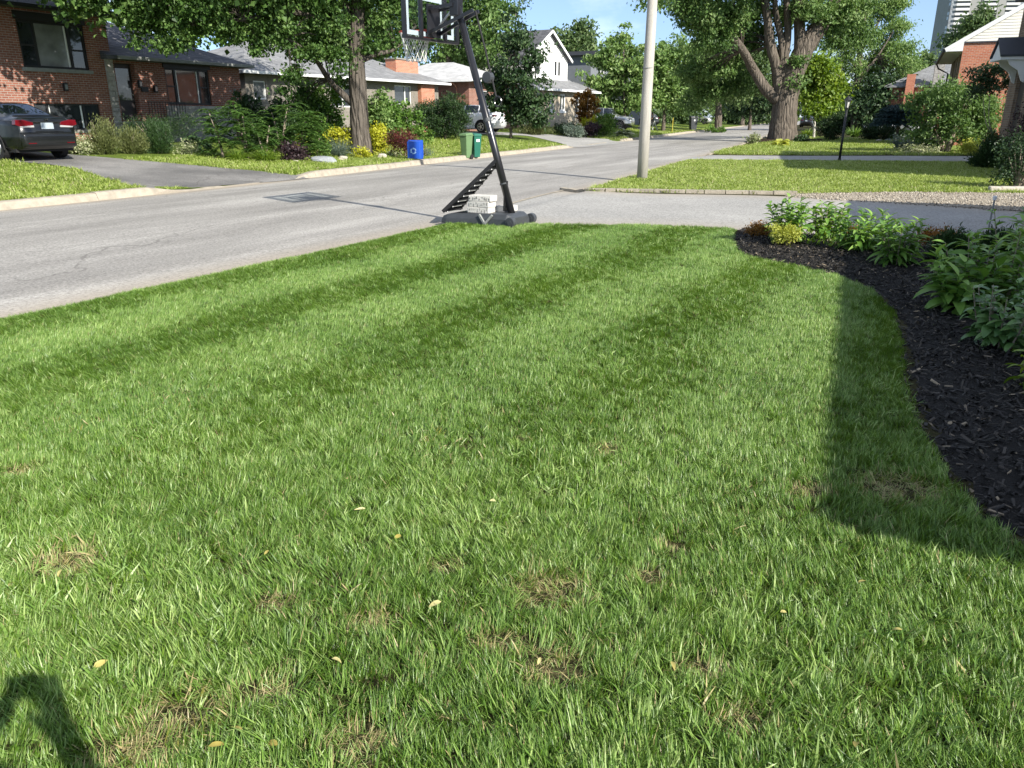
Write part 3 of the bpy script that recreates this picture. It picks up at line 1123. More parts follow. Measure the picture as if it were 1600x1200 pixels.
# pebbles on the gravel strip and loose bits at the driveway edge
PEB = []
for i in range(5):
    bm = bmesh.new()
    bmesh.ops.create_icosphere(bm, subdivisions=1, radius=0.02)
    v = np.array([tuple(q.co) for q in bm.verts]) * np.array([1, gr.uniform(0.6, 1), gr.uniform(0.4, 0.7)]) + gr.normal(0, 0.002, (len(bm.verts), 3))
    f = np.array([[q.index for q in t.verts] for t in bm.faces])
    bm.free()
    PEB.append((v, f, np.full(len(v), 0.5), np.full(len(v), 0.5)))


def peb_mat():
    m, n, l, b, o = _new('pebble')
    ti = n.new('ShaderNodeAttribute'); ti.attribute_name = 'tint'; ti.attribute_type = 'INSTANCER'
    r = ramp(n, [(0.0, (0.10, 0.08, 0.06)), (0.35, (0.26, 0.225, 0.175)), (1.0, (0.44, 0.40, 0.33))])
    l.new(ti.outputs['Fac'], r.inputs['Fac']); l.new(r.outputs['Color'], b.inputs['Base Color'])
    b.inputs['Roughness'].default_value = 0.85
    return m


COL_P = proto_collection('pebble', PEB, peb_mat())
GP = [(q.x, q.y) for q in PX([(1240, 303), (1400, 301), (1600, 303), (1800, 308), (1800, 347), (1600, 333), (1400, 320), (1225, 309)])]
n = 26000
p = np.stack([gr.uniform(3, 14, n), gr.uniform(10, 18, n)], 1)
p = p[in_poly(p[:, 0], p[:, 1], GP)]
n = len(p)
sc = gr.uniform(0.3, 1.2, n)
scatter('gravel', 'loose pale gravel at the far side of the driveway', np.stack([p[:, 0], p[:, 1], terrain(p[:, 0], p[:, 1]) + 0.02], 1), gr.uniform(0, 6, (n, 3)), np.stack([sc] * 3, 1), gr.integers(0, 5, n), COL_P,
        gr.uniform(0, 1, n), None, 'gravel')
# ------------------------------------------------------------------ houses
M_BRICK_R = brick_mat('dark_red_brick', (0.23, 0.085, 0.06), (0.30, 0.125, 0.085), (0.36, 0.32, 0.28))
M_BRICK_O = brick_mat('orange_brick', (0.42, 0.135, 0.075), (0.52, 0.20, 0.11), (0.45, 0.38, 0.31), var=0.2)
M_BRICK_G = brick_mat('grey_brick', (0.19, 0.175, 0.15), (0.25, 0.225, 0.19), (0.30, 0.28, 0.25))
M_BRICK_B = brick_mat('beige_brick', (0.44, 0.37, 0.27), (0.52, 0.44, 0.33), (0.5, 0.46, 0.4))
M_BRICK_D = brick_mat('brown_brick', (0.20, 0.14, 0.10), (0.27, 0.19, 0.13), (0.28, 0.25, 0.2))
M_SHING = brick_mat('charcoal_shingle', (0.085, 0.088, 0.098), (0.14, 0.142, 0.155), (0.05, 0.05, 0.055), 0.33, 0.075, 0.006, 0.9, 0.8)
M_SHING2 = brick_mat('grey_shingle', (0.20, 0.205, 0.21), (0.27, 0.275, 0.28), (0.13, 0.13, 0.135), 0.33, 0.07, 0.006, 0.9, 0.8)
M_SHING3 = brick_mat('pale_shingle', (0.44, 0.44, 0.44), (0.54, 0.54, 0.53), (0.36, 0.36, 0.36), 0.33, 0.09, 0.005, 0.9, 0.5)
M_BLACK = mat('black_trim', (0.018, 0.019, 0.021), 0.45, 0.2, 4)
M_WHITE = mat('white_trim', (0.74, 0.75, 0.74), 0.55, 0.06, 3)
M_SIDING = mat('white_siding', (0.80, 0.80, 0.79), 0.6, 0.05, 2)
M_CREAM = mat('cream_siding', (0.75, 0.72, 0.64), 0.6, 0.06, 2)
M_GREYSID = mat('grey_siding', (0.16, 0.175, 0.19), 0.6, 0.1, 2)
M_DARKSID = mat('charcoal_siding', (0.05, 0.055, 0.065), 0.6, 0.1, 2)
M_STONE = mat('ledge_stone', (0.36, 0.34, 0.31), 0.9, 0.4, 6, 0.8, 25)
M_SILL = mat('cast_sill', (0.22, 0.23, 0.22), 0.85, 0.2, 6, 0.3)
M_GLASS = glass_mat('window_glass')
M_GLASSL = glass_mat('curtained_glass', (0.20, 0.21, 0.21), 0.06)
M_CONCD = mat('foundation', (0.24, 0.23, 0.21), 0.9, 0.25, 3, 0.5, 40)
M_DOOR = mat('dark_door', (0.035, 0.03, 0.03), 0.5, 0.2, 3)


def wall_holes(b, x0, x1, z0, z1, y, holes, depth=0.16, flip=False, axis='x'):
    """flat wall in the plane y, with rectangular openings and their reveals"""
    xs = sorted(set([x0, x1] + [h[0] for h in holes] + [h[1] for h in holes]))
    zs = sorted(set([z0, z1] + [h[2] for h in holes] + [h[3] for h in holes]))
    def pt(x, yy, z):
        return (x, yy, z) if axis == 'x' else (yy, x, z)
    for i in range(len(xs) - 1):
        for j in range(len(zs) - 1):
            cx, cz = (xs[i] + xs[i + 1]) / 2, (zs[j] + zs[j + 1]) / 2
            if any(h[0] < cx < h[1] and h[2] < cz < h[3] for h in holes):
                continue
            b.add([pt(xs[i], y, zs[j]), pt(xs[i + 1], y, zs[j]), pt(xs[i + 1], y, zs[j + 1]), pt(xs[i], y, zs[j + 1])], [(0, 1, 2, 3)])
    for h in holes:
        a, c, d, e = h
        for q in (((a, d), (c, d)), ((c, d), (c, e)), ((c, e), (a, e)), ((a, e), (a, d))):
            b.add([pt(q[0][0], y, q[0][1]), pt(q[1][0], y, q[1][1]), pt(q[1][0], y + depth, q[1][1]), pt(q[0][0], y + depth, q[0][1])], [(0, 1, 2, 3)])


def window(parent, x0, x1, z0, z1, y, splits=(), hsplit=(), fw=0.06, mframe=None, mglass=None, axis='x', inner=None, sill=None, hmap=None):
    """frame with bars (part) and its panes (sub-parts), set back from the wall face at y"""
    mframe = mframe or M_BLACK
    mglass = mglass or M_GLASS
    def bx(b, a0, a1, c0, c1, y0, y1):
        if axis == 'x':
            b.span((a0, y0, c0), (a1, y1, c1))
        else:
            b.span((y0, a0, c0), (y1, a1, c1))
    f = MB()
    yf0, yf1 = y + 0.05, y + 0.13
    bx(f, x0, x1, z1 - fw, z1, yf0, yf1); bx(f, x0, x1, z0, z0 + fw, yf0, yf1)
    bx(f, x0, x0 + fw, z0 + fw, z1 - fw, yf0, yf1); bx(f, x1 - fw, x1, z0 + fw, z1 - fw, yf0, yf1)
    edges = [x0 + fw] + [s for s in splits] + [x1 - fw]
    for s in splits:
        bx(f, s - fw * 0.6, s + fw * 0.6, z0 + fw, z1 - fw, yf0 + 0.004, yf1)
    hm = hmap or {}
    for i in range(len(edges) - 1):
        for hz_ in (hm.get(i) or hsplit):
            a0 = edges[i] + (fw * 0.6 if i > 0 else 0); a1 = edges[i + 1] - (fw * 0.6 if i < len(edges) - 2 else 0)
            bx(f, a0, a1, hz_ - fw * 0.4, hz_ + fw * 0.4, yf0 + 0.008, yf1)
    w = f.build('window', mframe, parent)
    for i in range(len(edges) - 1):
        g = MB()
        bx(g, edges[i] - 0.01, edges[i + 1] + 0.01, z0 + fw - 0.01, z1 - fw + 0.01, yf0 + 0.045, yf0 + 0.055)
        mg = mglass[i % len(mglass)] if isinstance(mglass, (list, tuple)) else mglass
        g.build('pane', mg, w)
    if inner:                                       # pale inner sash lines
        for s in inner:
            g = MB()
            bx(g, s - 0.025, s + 0.025, z0 + fw, z1 - fw, yf0 + 0.02, yf0 + 0.05)
            g.build('sash', M_WHITE, w)
    if sill:
        g = MB()
        bx(g, x0 - 0.08, x1 + 0.08, z0 - sill, z0 - 0.002, y - 0.07, y + 0.1)
        g.build('sill', M_SILL, w, bevel=0.008)
    return w


def roof_hip(x0, x1, y0, y1, ze, h, hipL=True, hipR=True, over=0.5, th=0.14, axis='x'):
    """closed hip or gable roof with its ridge along axis"""
    X0, X1, Y0, Y1 = x0 - over, x1 + over, y0 - over, y1 + over
    b = MB()
    if axis == 'x':
        ym = (Y0 + Y1) / 2
        hw = (Y1 - Y0) / 2
        ra = X0 + (hw if hipL else 0); rb = X1 - (hw if hipR else 0)
        if ra > rb:
            ra = rb = (X0 + X1) / 2
        rid = [(ra, ym, ze + h), (rb, ym, ze + h)]
        e = [(X0, Y0, ze), (X1, Y0, ze), (X1, Y1, ze), (X0, Y1, ze)]
        v = e + rid + [(p[0], p[1], p[2] - th) for p in e]
        f = [(0, 1, 5, 4), (2, 3, 4, 5), (1, 2, 5), (3, 0, 4), (0, 6, 7, 1), (1, 7, 8, 2), (2, 8, 9, 3), (3, 9, 6, 0), (6, 9, 8, 7)]
    else:
        xm = (X0 + X1) / 2
        hw = (X1 - X0) / 2
        ra = Y0 + (hw if hipL else 0); rb = Y1 - (hw if hipR else 0)
        rid = [(xm, ra, ze + h), (xm, rb, ze + h)]
        e = [(X0, Y0, ze), (X1, Y0, ze), (X1, Y1, ze), (X0, Y1, ze)]
        v = e + rid + [(p[0], p[1], p[2] - th) for p in e]
        f = [(3, 0, 4, 5), (1, 2, 5, 4), (0, 1, 4), (2, 3, 5), (0, 6, 7, 1), (1, 7, 8, 2), (2, 8, 9, 3), (3, 9, 6, 0), (6, 9, 8, 7)]
    b.add(v, f)
    return b


def gutter(parent, x0, x1, y, z, m, h=0.13, d=0.1):
    b = MB()
    b.span((x0, y - d, z - h), (x1, y, z))
    b.build('gutter', m, parent, bevel=0.015)


U = Vector((0.485, 0.875, 0)).normalized()
V_ = Vector((-U.y, U.x, 0))
RZ_U = math.atan2(U.y, U.x)
W1 = Vector((-15.2, 31.0, 0))


def stones(parent, x0, x1, z0, z1, y, m, row=0.14, lmin=0.18, lmax=0.42, name='stone', d=0.05):
    z = z0
    while z < z1 - 0.03:
        h = min(row * random.uniform(0.75, 1.25), z1 - z)
        x = x0
        while x < x1 - 0.02:
            L = min(random.uniform(lmin, lmax), x1 - x)
            if x1 - x - L < 0.08:
                L = x1 - x
            p = random.uniform(0.0, 0.035)
            MB().span((x + 0.006, y - d - p, z + 0.006), (x + L - 0.006, y + 0.03, z + h - 0.006)).build(name, m, parent, bevel=0.012)
            x += L
        z += h


# ---- the split level brick house, left
ZB = 0.55
h1 = thing('brick_house', 'split level red brick house with black windows behind the dark sedan', 'house', (W1.x, W1.y, ZB), RZ_U)
b = MB()
w_main = (-3.03, -0.63, 3.10 - ZB, 4.60 - ZB)
w_base = (-2.95, -0.50, 1.04 - ZB, 1.94 - ZB)
wall_holes(b, -10.0, 0.28, -0.6, 5.0 - ZB, 0.0, [w_main, w_base, (-8.2, -5.8, 3.1 - ZB, 4.6 - ZB)])
wall_holes(b, 0, 8, -0.6, 5.0 - ZB, -10.0, [], axis='y')
wall_holes(b, 0, 8, -0.6, 5.0 - ZB, 0.28, [], axis='y')
b.build('wall', M_BRICK_R, h1)
b = MB()
w_wing = (2.62, 4.80, 1.96 - ZB, 3.36 - ZB)
door1 = (0.42, 1.28, 1.36 - ZB, 3.42 - ZB)
wall_holes(b, 0.29, 6.5, -0.6, 3.62 - ZB, 0.06, [w_wing, door1], 0.3)
wall_holes(b, 0.06, 8, -0.6, 3.62 - ZB, 6.5, [], axis='y')
b.build('wall', M_BRICK_R, h1)
window(h1, *w_main[:2], *w_main[2:], 0.0, (-2.45, -1.22), hmap={0: (3.82 - ZB,), 2: (3.75 - ZB,)}, fw=0.075, mglass=[M_GLASS, M_GLASSL, M_GLASS], inner=(-1.33,), sill=0.13)
window(h1, *w_base[:2], *w_base[2:], 0.0, (-2.45, -1.10), fw=0.06, inner=(-2.4, -1.2))
window(h1, -8.2, -5.8, 3.1 - ZB, 4.6 - ZB, 0.0, (-7.6, -6.4), fw=0.075, sill=0.13)
window(h1, *w_wing[:2], *w_wing[2:], 0.06, (3.12, 4.30), hmap={0: (2.66 - ZB,), 2: (2.66 - ZB,)}, fw=0.075, inner=(3.2, 4.22))
MB().span((-3.1, -0.05, 4.60 - ZB), (-0.56, 0.05, 4.86 - ZB)).build('lintel', M_BLACK, h1)
MB().span((-2.97, 0.05, 0.94 - ZB), (-0.48, -0.03, 1.04 - ZB)).build('window_ledge', M_CONCD, h1)
MB().span((2.55, 0.01, 3.36 - ZB), (4.87, 0.10, 3.60 - ZB)).build('lintel', M_BLACK, h1)
d1 = MB().span((0.47, 0.30, 1.36 - ZB), (1.25, 0.36, 3.40 - ZB)).build('door', M_DOOR, h1)
MB().span((0.55, 0.27, 2.1 - ZB), (1.15, 0.302, 3.25 - ZB)).build('pane', M_GLASS, d1)
MB().disc((1.18, 0.26, 2.3 - ZB), 0.03, (0, 1, 0), 0.07, 10).build('handle', M_SILL, d1)
MB().span((0.30, -1.2, -0.5), (2.4, 0.02, 1.33 - ZB)).build('porch_step', M_CONCD, h1, bevel=0.01)
MB().span((1.42, 0.0, 2.42 - ZB), (1.72, 0.08, 2.60 - ZB)).build('mailbox', M_BLACK, h1, bevel=0.01)
for x, z, y in ((-1.74, 2.52, 0.0), (2.02, 2.56, 0.06), (1.35, 2.72, 0.06)):
    l_ = MB().span((x - 0.07, y - 0.14, z - 0.16 - ZB), (x + 0.07, y - 0.03, z + 0.12 - ZB)).span((x - 0.05, y - 0.04, z - 0.06 - ZB), (x + 0.05, y + 0.01, z + 0.06 - ZB)).build('wall_lantern', M_BLACK, h1, bevel=0.01)
    MB().span((x - 0.05, y - 0.146, z - 0.10 - ZB), (x + 0.05, y - 0.138, z + 0.06 - ZB)).build('pane', M_GLASSL, l_)
# railing by the door
rl = MB()
for x in np.linspace(0.75, 2.4, 14):
    rl.bar((x, -1.15, 1.33 - ZB), (x, -1.15, 2.02 - ZB), 0.018)
rl.bar((0.7, -1.15, 2.03 - ZB), (2.45, -1.15, 2.03 - ZB), 0.04, 0.03).bar((0.7, -1.15, 1.42 - ZB), (2.45, -1.15, 1.42 - ZB), 0.03, 0.02)
rl.build('railing', M_BLACK, h1)
qn = MB().span((0.0, -0.02, -0.4), (0.275, 0.05, 3.50 - ZB)).build('stone_corner', M_STONE, h1)
stones(qn, -0.02, 0.29, 0.3, 3.55 - ZB, -0.02, M_STONE, 0.17, 0.14, 0.28)
bd = MB().span((2.45, 0.01, -0.3), (5.9, 0.07, 1.9 - ZB)).build('stone_band', M_STONE, h1)
stones(bd, 2.45, 5.9, 0.72, 1.93 - ZB, 0.01, M_STONE, 0.13, 0.3, 0.75)
rf = roof_hip(-10.0, 0.28, 0, 8, 5.08 - ZB, 2.1, over=0.42).build('roof', M_SHING, h1)
gutter(h1, -10.4, 0.70, -0.42, 5.07 - ZB, M_BLACK)
rf = roof_hip(0.29, 6.5, 0.06, 8, 3.66 - ZB, 1.75, False, True, over=0.42).build('roof', M_SHING, h1)
gutter(h1, 0.3, 6.95, -0.36, 3.66 - ZB, M_SILL)

# ---- grey brick bungalow with a front chimney
W2 = W1 + V_ * 2.0
h2 = thing('grey_bungalow', 'grey brick bungalow with hip roof and red brick chimney behind the maple', 'house', (W2.x, W2.y, ZB), RZ_U)
b = MB()
hw = [(20.3, 22.0, 2.2 - ZB, 3.3 - ZB), (14.6, 16.6, 2.0 - ZB, 3.2 - ZB), (9.1, 9.9, 2.3 - ZB, 3.15 - ZB)]
wall_holes(b, 8.6, 25.0, -0.6, 3.42 - ZB, 0.0, hw)
wall_holes(b, 0, 8, -0.6, 3.42 - ZB, 8.6, [], axis='y')
wall_holes(b, 0, 8, -0.6, 3.42 - ZB, 25.0, [], axis='y')
b.build('wall', M_BRICK_G, h2)
window(h2, *hw[0], 0, (21.4,), mframe=M_WHITE)
window(h2, *hw[1], 0, (15.6,), mframe=M_WHITE)
window(h2, *hw[2], 0, (), mframe=M_WHITE, mglass=M_GLASSL)
rf = roof_hip(8.6, 25.0, 0, 8, 3.56 - ZB, 1.75, over=0.55).build('roof', M_SHING2, h2)
gutter(h2, 8.0, 25.6, -0.55, 3.56 - ZB, M_WHITE)
ch = MB().span((21.75, 0.9, 2.9 - ZB), (24.1, 1.7, 4.86 - ZB)).build('chimney', M_BRICK_O, rf)
MB().span((21.68, 0.83, 4.86 - ZB), (24.17, 1.77, 4.94 - ZB)).build('chimney_cap', M_CONCD, rf)
MB().span((22.7, -0.28, -0.4), (24.15, 0.02, 3.40 - ZB)).build('chimney_breast', M_BRICK_O, h2)
dp = MB().tube([(13.15, -0.5, 3.45 - ZB), (13.15, -0.3, 3.25 - ZB), (13.15, -0.08, 3.05 - ZB), (13.15, -0.08, 0.3)], 0.05, 8).build('downpipe', M_WHITE, h2)

# ---- red brick bungalow with a pale roof
W3 = W1 + V_ * 1.0 + U * 27.2
h3 = thing('red_bungalow', 'low red brick bungalow with pale grey roof behind the white car', 'house', (W3.x, W3.y, ZB), RZ_U)
b = MB()
wall_holes(b, 0, 7.0, -0.6, 3.7 - ZB, 0, [(1.2, 2.6, 1.5 - ZB, 3.2 - ZB)])
wall_holes(b, 0, 9, -0.6, 3.7 - ZB, 0, [], axis='y')
wall_holes(b, 0, 9, -0.6, 3.7 - ZB, 7.0, [], axis='y')
b.build('wall', M_BRICK_R, h3)
window(h3, 1.2, 2.6, 1.5 - ZB, 3.2 - ZB, 0, (1.9,), mframe=M_WHITE)
roof_hip(0, 7.0, 0, 9, 3.85 - ZB, 1.35, True, True, over=0.55, axis='y').build('roof', M_SHING3, h3)
MB().span((-0.62, -0.55, 3.70 - ZB), (-0.552, 9.5, 3.86 - ZB)).build('fascia', M_WHITE, h3)
gutter(h3, -0.6, 7.5, -0.55, 3.86 - ZB, M_WHITE)
MB().tube([(-0.55, 1.1, 3.7 - ZB), (-0.2, 1.0, 3.5 - ZB), (-0.06, 0.95, 3.3 - ZB), (-0.06, 0.95, 0.2)], 0.045, 8).build('downpipe', M_BRICK_O, h3)

# ---- white gable house
W4 = W1 + V_ * 3.0
h4 = thing('white_gable_house', 'tall white gabled house with grey porch roof and beige brick base', 'house', (W4.x, W4.y, ZB), RZ_U)
b = MB()
YP = -1.2
lw = [(38.6, 39.6, 1.95 - ZB, 3.3 - ZB), (40.9, 41.9, 1.95 - ZB, 3.3 - ZB), (43.0, 44.1, 1.95 - ZB, 3.3 - ZB), (46.2, 47.8, 1.6 - ZB, 3.2 - ZB)]
wall_holes(b, 37.4, 50.0, -0.6, 3.6 - ZB, YP, lw)
wall_holes(b, YP, 9, -0.6, 3.6 - ZB, 37.4, [], axis='y')
wall_holes(b, YP, 9, -0.6, 3.6 - ZB, 50.0, [], axis='y')
b.build('wall', M_BRICK_B, h4)
for q in lw:
    window(h4, *q, YP, ((q[0] + q[1]) / 2,), mframe=M_WHITE, fw=0.12)
    MB().span((q[0] - 0.1, YP - 0.06, q[2] - 0.16), (q[1] + 0.1, YP - 0.002, q[2])).build('sill', M_WHITE, h4)
# upper storey with street facing gable
b = MB()
uw = [(44.3, 44.75, 4.85 - ZB, 5.95 - ZB), (45.0, 45.45, 4.85 - ZB, 5.95 - ZB), (40.6, 41.6, 4.85 - ZB, 5.95 - ZB)]
yb = 0.0
wall_holes(b, 39.4, 46.9, 3.7 - ZB, 6.15 - ZB, yb, uw)
b.add([(39.4, yb, 6.15 - ZB), (46.9, yb, 6.15 - ZB), (43.15, yb, 8.15 - ZB)], [(0, 1, 2)])
wall_holes(b, yb, 9, 3.7 - ZB, 6.15 - ZB, 39.4, [], axis='y')
wall_holes(b, yb, 9, 3.7 - ZB, 6.15 - ZB, 46.9, [], axis='y')
b.build('gable_wall', M_SIDING, h4)
for q in uw:
    window(h4, *q, yb, (), mframe=M_BLACK, fw=0.04)
up = MB()
for s, x0, x1 in ((1, 39.1, 43.15), (-1, 47.2, 43.15)):
    up.add([(x0, yb - 0.35, 6.0 - ZB), (x1, yb - 0.35, 8.2 - ZB), (x1, 9.3, 8.2 - ZB), (x0, 9.3, 6.0 - ZB),
            (x0, yb - 0.35, 6.14 - ZB), (x1, yb - 0.35, 8.36 - ZB), (x1, 9.3, 8.36 - ZB), (x0, 9.3, 6.14 - ZB)],
           [(0, 1, 2, 3), (4, 5, 6, 7), (0, 1, 5, 4), (2, 3, 7, 6), (0, 3, 7, 4), (1, 2, 6, 5)])
up.build('roof', M_SHING, h4)
vg = MB()
vg.bar((39.1, yb - 0.37, 6.03 - ZB), (43.15, yb - 0.37, 8.23 - ZB), 0.04, 0.2, (0, 0, 1)).bar((47.2, yb - 0.37, 6.03 - ZB), (43.15, yb - 0.37, 8.23 - ZB), 0.04, 0.2, (0, 0, 1))
vg.build('bargeboard', M_WHITE, h4)
lr = MB()
lr.add([(36.9, YP - 0.5, 3.66 - ZB), (50.5, YP - 0.5, 3.66 - ZB), (48.6, yb + 1.6, 5.0 - ZB), (39.2, yb, 4.5 - ZB), (46.95, yb, 4.5 - ZB), (46.95, yb + 1.6, 5.0 - ZB),
        (36.9, YP - 0.5, 3.54 - ZB), (50.5, YP - 0.5, 3.54 - ZB), (50.5, 9.4, 3.54 - ZB), (50.5, 9.4, 3.66 - ZB), (48.6, 7, 5.0 - ZB), (46.95, 7, 5.0 - ZB)],
       [(0, 1, 4, 3), (1, 2, 5, 4), (0, 6, 7, 1), (1, 7, 8, 9), (1, 9, 10, 2), (2, 10, 11, 5)])
lr.build('porch_roof', M_SHING2, h4)
gutter(h4, 36.8, 50.6, YP - 0.5, 3.66 - ZB, M_WHITE, 0.18)

# ---- dark modern house beyond
W5 = W1 + V_ * 4.5
h5 = thing('modern_house', 'dark grey modern flat roofed house behind the white gable', 'house', (W5.x, W5.y, ZB), RZ_U)
b = MB()
mw = [(57.4, 59.0, 5.5 - ZB, 6.4 - ZB), (62.2, 64.0, 5.5 - ZB, 6.4 - ZB), (57, 62, 1.2 - ZB, 3.4 - ZB)]
wall_holes(b, 55.5, 70, -0.6, 7.2 - ZB, 0, mw)
wall_holes(b, 0, 9, -0.6, 7.2 - ZB, 55.5, [], axis='y')
wall_holes(b, 0, 9, -0.6, 7.2 - ZB, 70, [], axis='y')
b.build('wall', M_GREYSID, h5)
for q in mw:
    window(h5, *q, 0, ((q[0] + q[1]) / 2,), mframe=M_WHITE, fw=0.1)
MB().span((55.0, -0.8, 7.2 - ZB), (70.6, 9.5, 7.55 - ZB)).span((55.4, -0.05, 6.6 - ZB), (70.1, 0.0, 7.2 - ZB)).build('flat_roof', M_DARKSID, h5)
MB().span((55.4, -1.5, 4.3 - ZB), (70.1, -0.01, 4.65 - ZB)).build('canopy', M_SILL, h5)
MB().span((55.45, -0.04, 3.5 - ZB), (70.05, -0.005, 4.3 - ZB)).build('dark_band', M_DARKSID, h5)

# ---- brick house with white gable siding, right
A6 = Vector((22.78, 42.2, 0))
ex = Vector((0.9, -0.436, 0)).normalized()
RZ6 = math.atan2(ex.y, ex.x)
h6 = thing('orange_brick_house', 'orange brick house with cream siding gable at the right', 'house', (A6.x, A6.y, 0), RZ6)
b = MB()
wall_holes(b, 0, 9.0, -0.3, 5.02, 0, [])
b.build('wall', M_BRICK_O, h6)
b = MB()
fw_ = [(0.9, 2.0, 3.3, 4.75), (3.0, 4.4, 3.3, 4.75), (6.2, 7.4, 3.3, 4.75), (2.0, 4.5, 0.7, 2.2)]
wall_holes(b, 0, 11, -0.3, 5.02, 0.0, fw_, axis='y')
wall_holes(b, 0, 11, -0.3, 5.02, 9.0, [], axis='y')
b.build('side_wall', M_BRICK_D, h6)
for q in fw_:
    window(h6, *q, 0.0, ((q[0] + q[1]) / 2,), axis='y', mframe=M_WHITE)
slope, zg, hg = 0.62, 5.06, 0.135
for i in range(22):                                # clapboards of the gable, one by one
    z0 = zg + i * hg
    z1 = z0 + hg
    xa0, xa1 = (z0 - 5.02) / slope - 0.15, (z1 - 5.02) / slope - 0.15
    xb0, xb1 = 9.0 - xa0, 9.0 - xa1
    if xb1 - xa1 < 0.1:
        break
    xa0 = max(xa0, -0.1); xb0 = min(xb0, 9.1)
    xa1 = max(xa1, -0.1); xb1 = min(xb1, 9.1)
    MB().add([(xa0, -0.034, z0), (xb0, -0.034, z0), (xb1, -0.018, z1), (xa1, -0.018, z1), (xa0, 0.0, z0), (xb0, 0.0, z0), (xb1, 0.0, z1), (xa1, 0.0, z1)],
             [(0, 1, 2, 3), (0, 4, 5, 1), (3, 2, 6, 7), (4, 7, 6, 5), (0, 3, 7, 4), (1, 5, 6, 2)]).build('clapboard', M_CREAM, h6)
MB().span((-0.1, -0.07, 4.99), (9.1, -0.002, 5.055)).build('trim_board', M_DARKSID, h6)
rb = MB()
for x0, x1 in ((-0.75, 4.5), (9.75, 4.5)):
    za, zb_ = 5.02 + (-0.75) * slope + 0.12, 5.02 + 4.5 * slope + 0.12
    rb.add([(x0, -0.12, za), (x1, -0.12, zb_), (x1, 11.3, zb_), (x0, 11.3, za), (x0, -0.12, za + 0.14), (x1, -0.12, zb_ + 0.14), (x1, 11.3, zb_ + 0.14), (x0, 11.3, za + 0.14)],
           [(0, 1, 2, 3), (4, 5, 6, 7), (0, 1, 5, 4), (2, 3, 7, 6), (0, 3, 7, 4), (1, 2, 6, 5)])
rb.build('roof', M_SHING2, h6)
MB().bar((-0.78, -0.13, 4.68), (4.5, -0.13, 4.68 + 5.28 * slope), 0.03, 0.20).bar((9.78, -0.13, 4.68), (4.5, -0.13, 4.68 + 5.28 * slope), 0.03, 0.20).build('bargeboard', M_WHITE, h6)
MB().add([(-0.8, -0.115, 4.62), (0.0, -0.115, 4.62), (0.0, -0.115, 5.08)], [(0, 1, 2)]).add([(-0.8, 11, 4.6), (0.02, 11, 4.6), (0.02, -0.1, 4.6), (-0.8, -0.1, 4.6)], [(0, 1, 2, 3)]).build('soffit', M_WHITE, h6)
MB().span((-0.9, -0.1, 4.6), (-0.78, 11.2, 4.74)).build('gutter', M_BLACK, h6)
MB().tube([(-0.84, 10.8, 4.62), (-0.7, 10.8, 4.35), (-0.12, 10.85, 4.05), (-0.09, 10.85, 0.2)], 0.05, 8).build('downpipe', M_BLACK, h6)

# ---- brown brick house at the right edge, with its porch hood
B7 = Vector((17.25, 28.6, 0))
e7 = Vector((-0.30, -0.954, 0)).normalized()        # along the front wall towards the viewer
RZ7 = math.atan2(e7.y, e7.x)
h7 = thing('brown_brick_house', 'brown brick house with a white porch hood at the right edge', 'house', (B7.x, B7.y, 0), RZ7)
b = MB()
wh7 = [(2.6, 4.0, 2.2, 3.9), (6.0, 7.6, 1.2, 2.9), (0.9, 1.9, 1.0, 3.0)]
wall_holes(b, 0, 11.5, -0.3, 5.2, 0, wh7)
wall_holes(b, 0, 8, -0.3, 5.2, 0, [], axis='y')
wall_holes(b, 0, 8, -0.3, 5.2, 11.5, [], axis='y')
b.build('wall', M_BRICK_D, h7)
for q in wh7[:2]:
    window(h7, *q, 0, ((q[0] + q[1]) / 2,), mframe=M_WHITE, sill=0.12)
MB().span((0.95, 0.1, 1.0), (1.85, 0.16, 2.98)).build('door', M_DOOR, h7)
MB().span((0.7, -0.7, -0.2), (2.1, -0.01, 0.55)).build('porch_step', M_BRICK_D, h7)
roof_hip(0, 11.5, 0, 8, 5.3, 1.8, over=0.25).build('roof', M_SHING, h7)
hd = MB()
hd.prism([(0.62, 3.36), (1.78, 3.36), (1.2, 3.84)], 'y', -0.80, -0.76)
hd.build('pediment', M_WHITE, h7)
hr = MB()
for x0 in (0.52, 1.88):
    hr.add([(x0, -0.86, 3.34), (1.2, -0.86, 3.90), (1.2, 0.0, 3.90), (x0, 0.0, 3.34), (x0, -0.86, 3.40), (1.2, -0.86, 3.96), (1.2, 0.0, 3.96), (x0, 0.0, 3.40)],
           [(0, 1, 2, 3), (4, 5, 6, 7), (0, 1, 5, 4), (0, 3, 7, 4), (1, 2, 6, 5)])
hr.build('hood_roof', M_DARKSID, h7)
MB().span((0.55, -0.84, 3.24), (1.85, -0.003, 3.35)).build('hood_cornice', M_WHITE, h7, bevel=0.02)
for x in (0.64, 1.7):
    MB().prism([(-0.02, 3.24), (-0.6, 3.24), (-0.52, 3.1), (-0.25, 2.92), (-0.1, 2.6), (-0.02, 2.55)], 'x', x, x + 0.08).build('bracket', M_WHITE, h7)

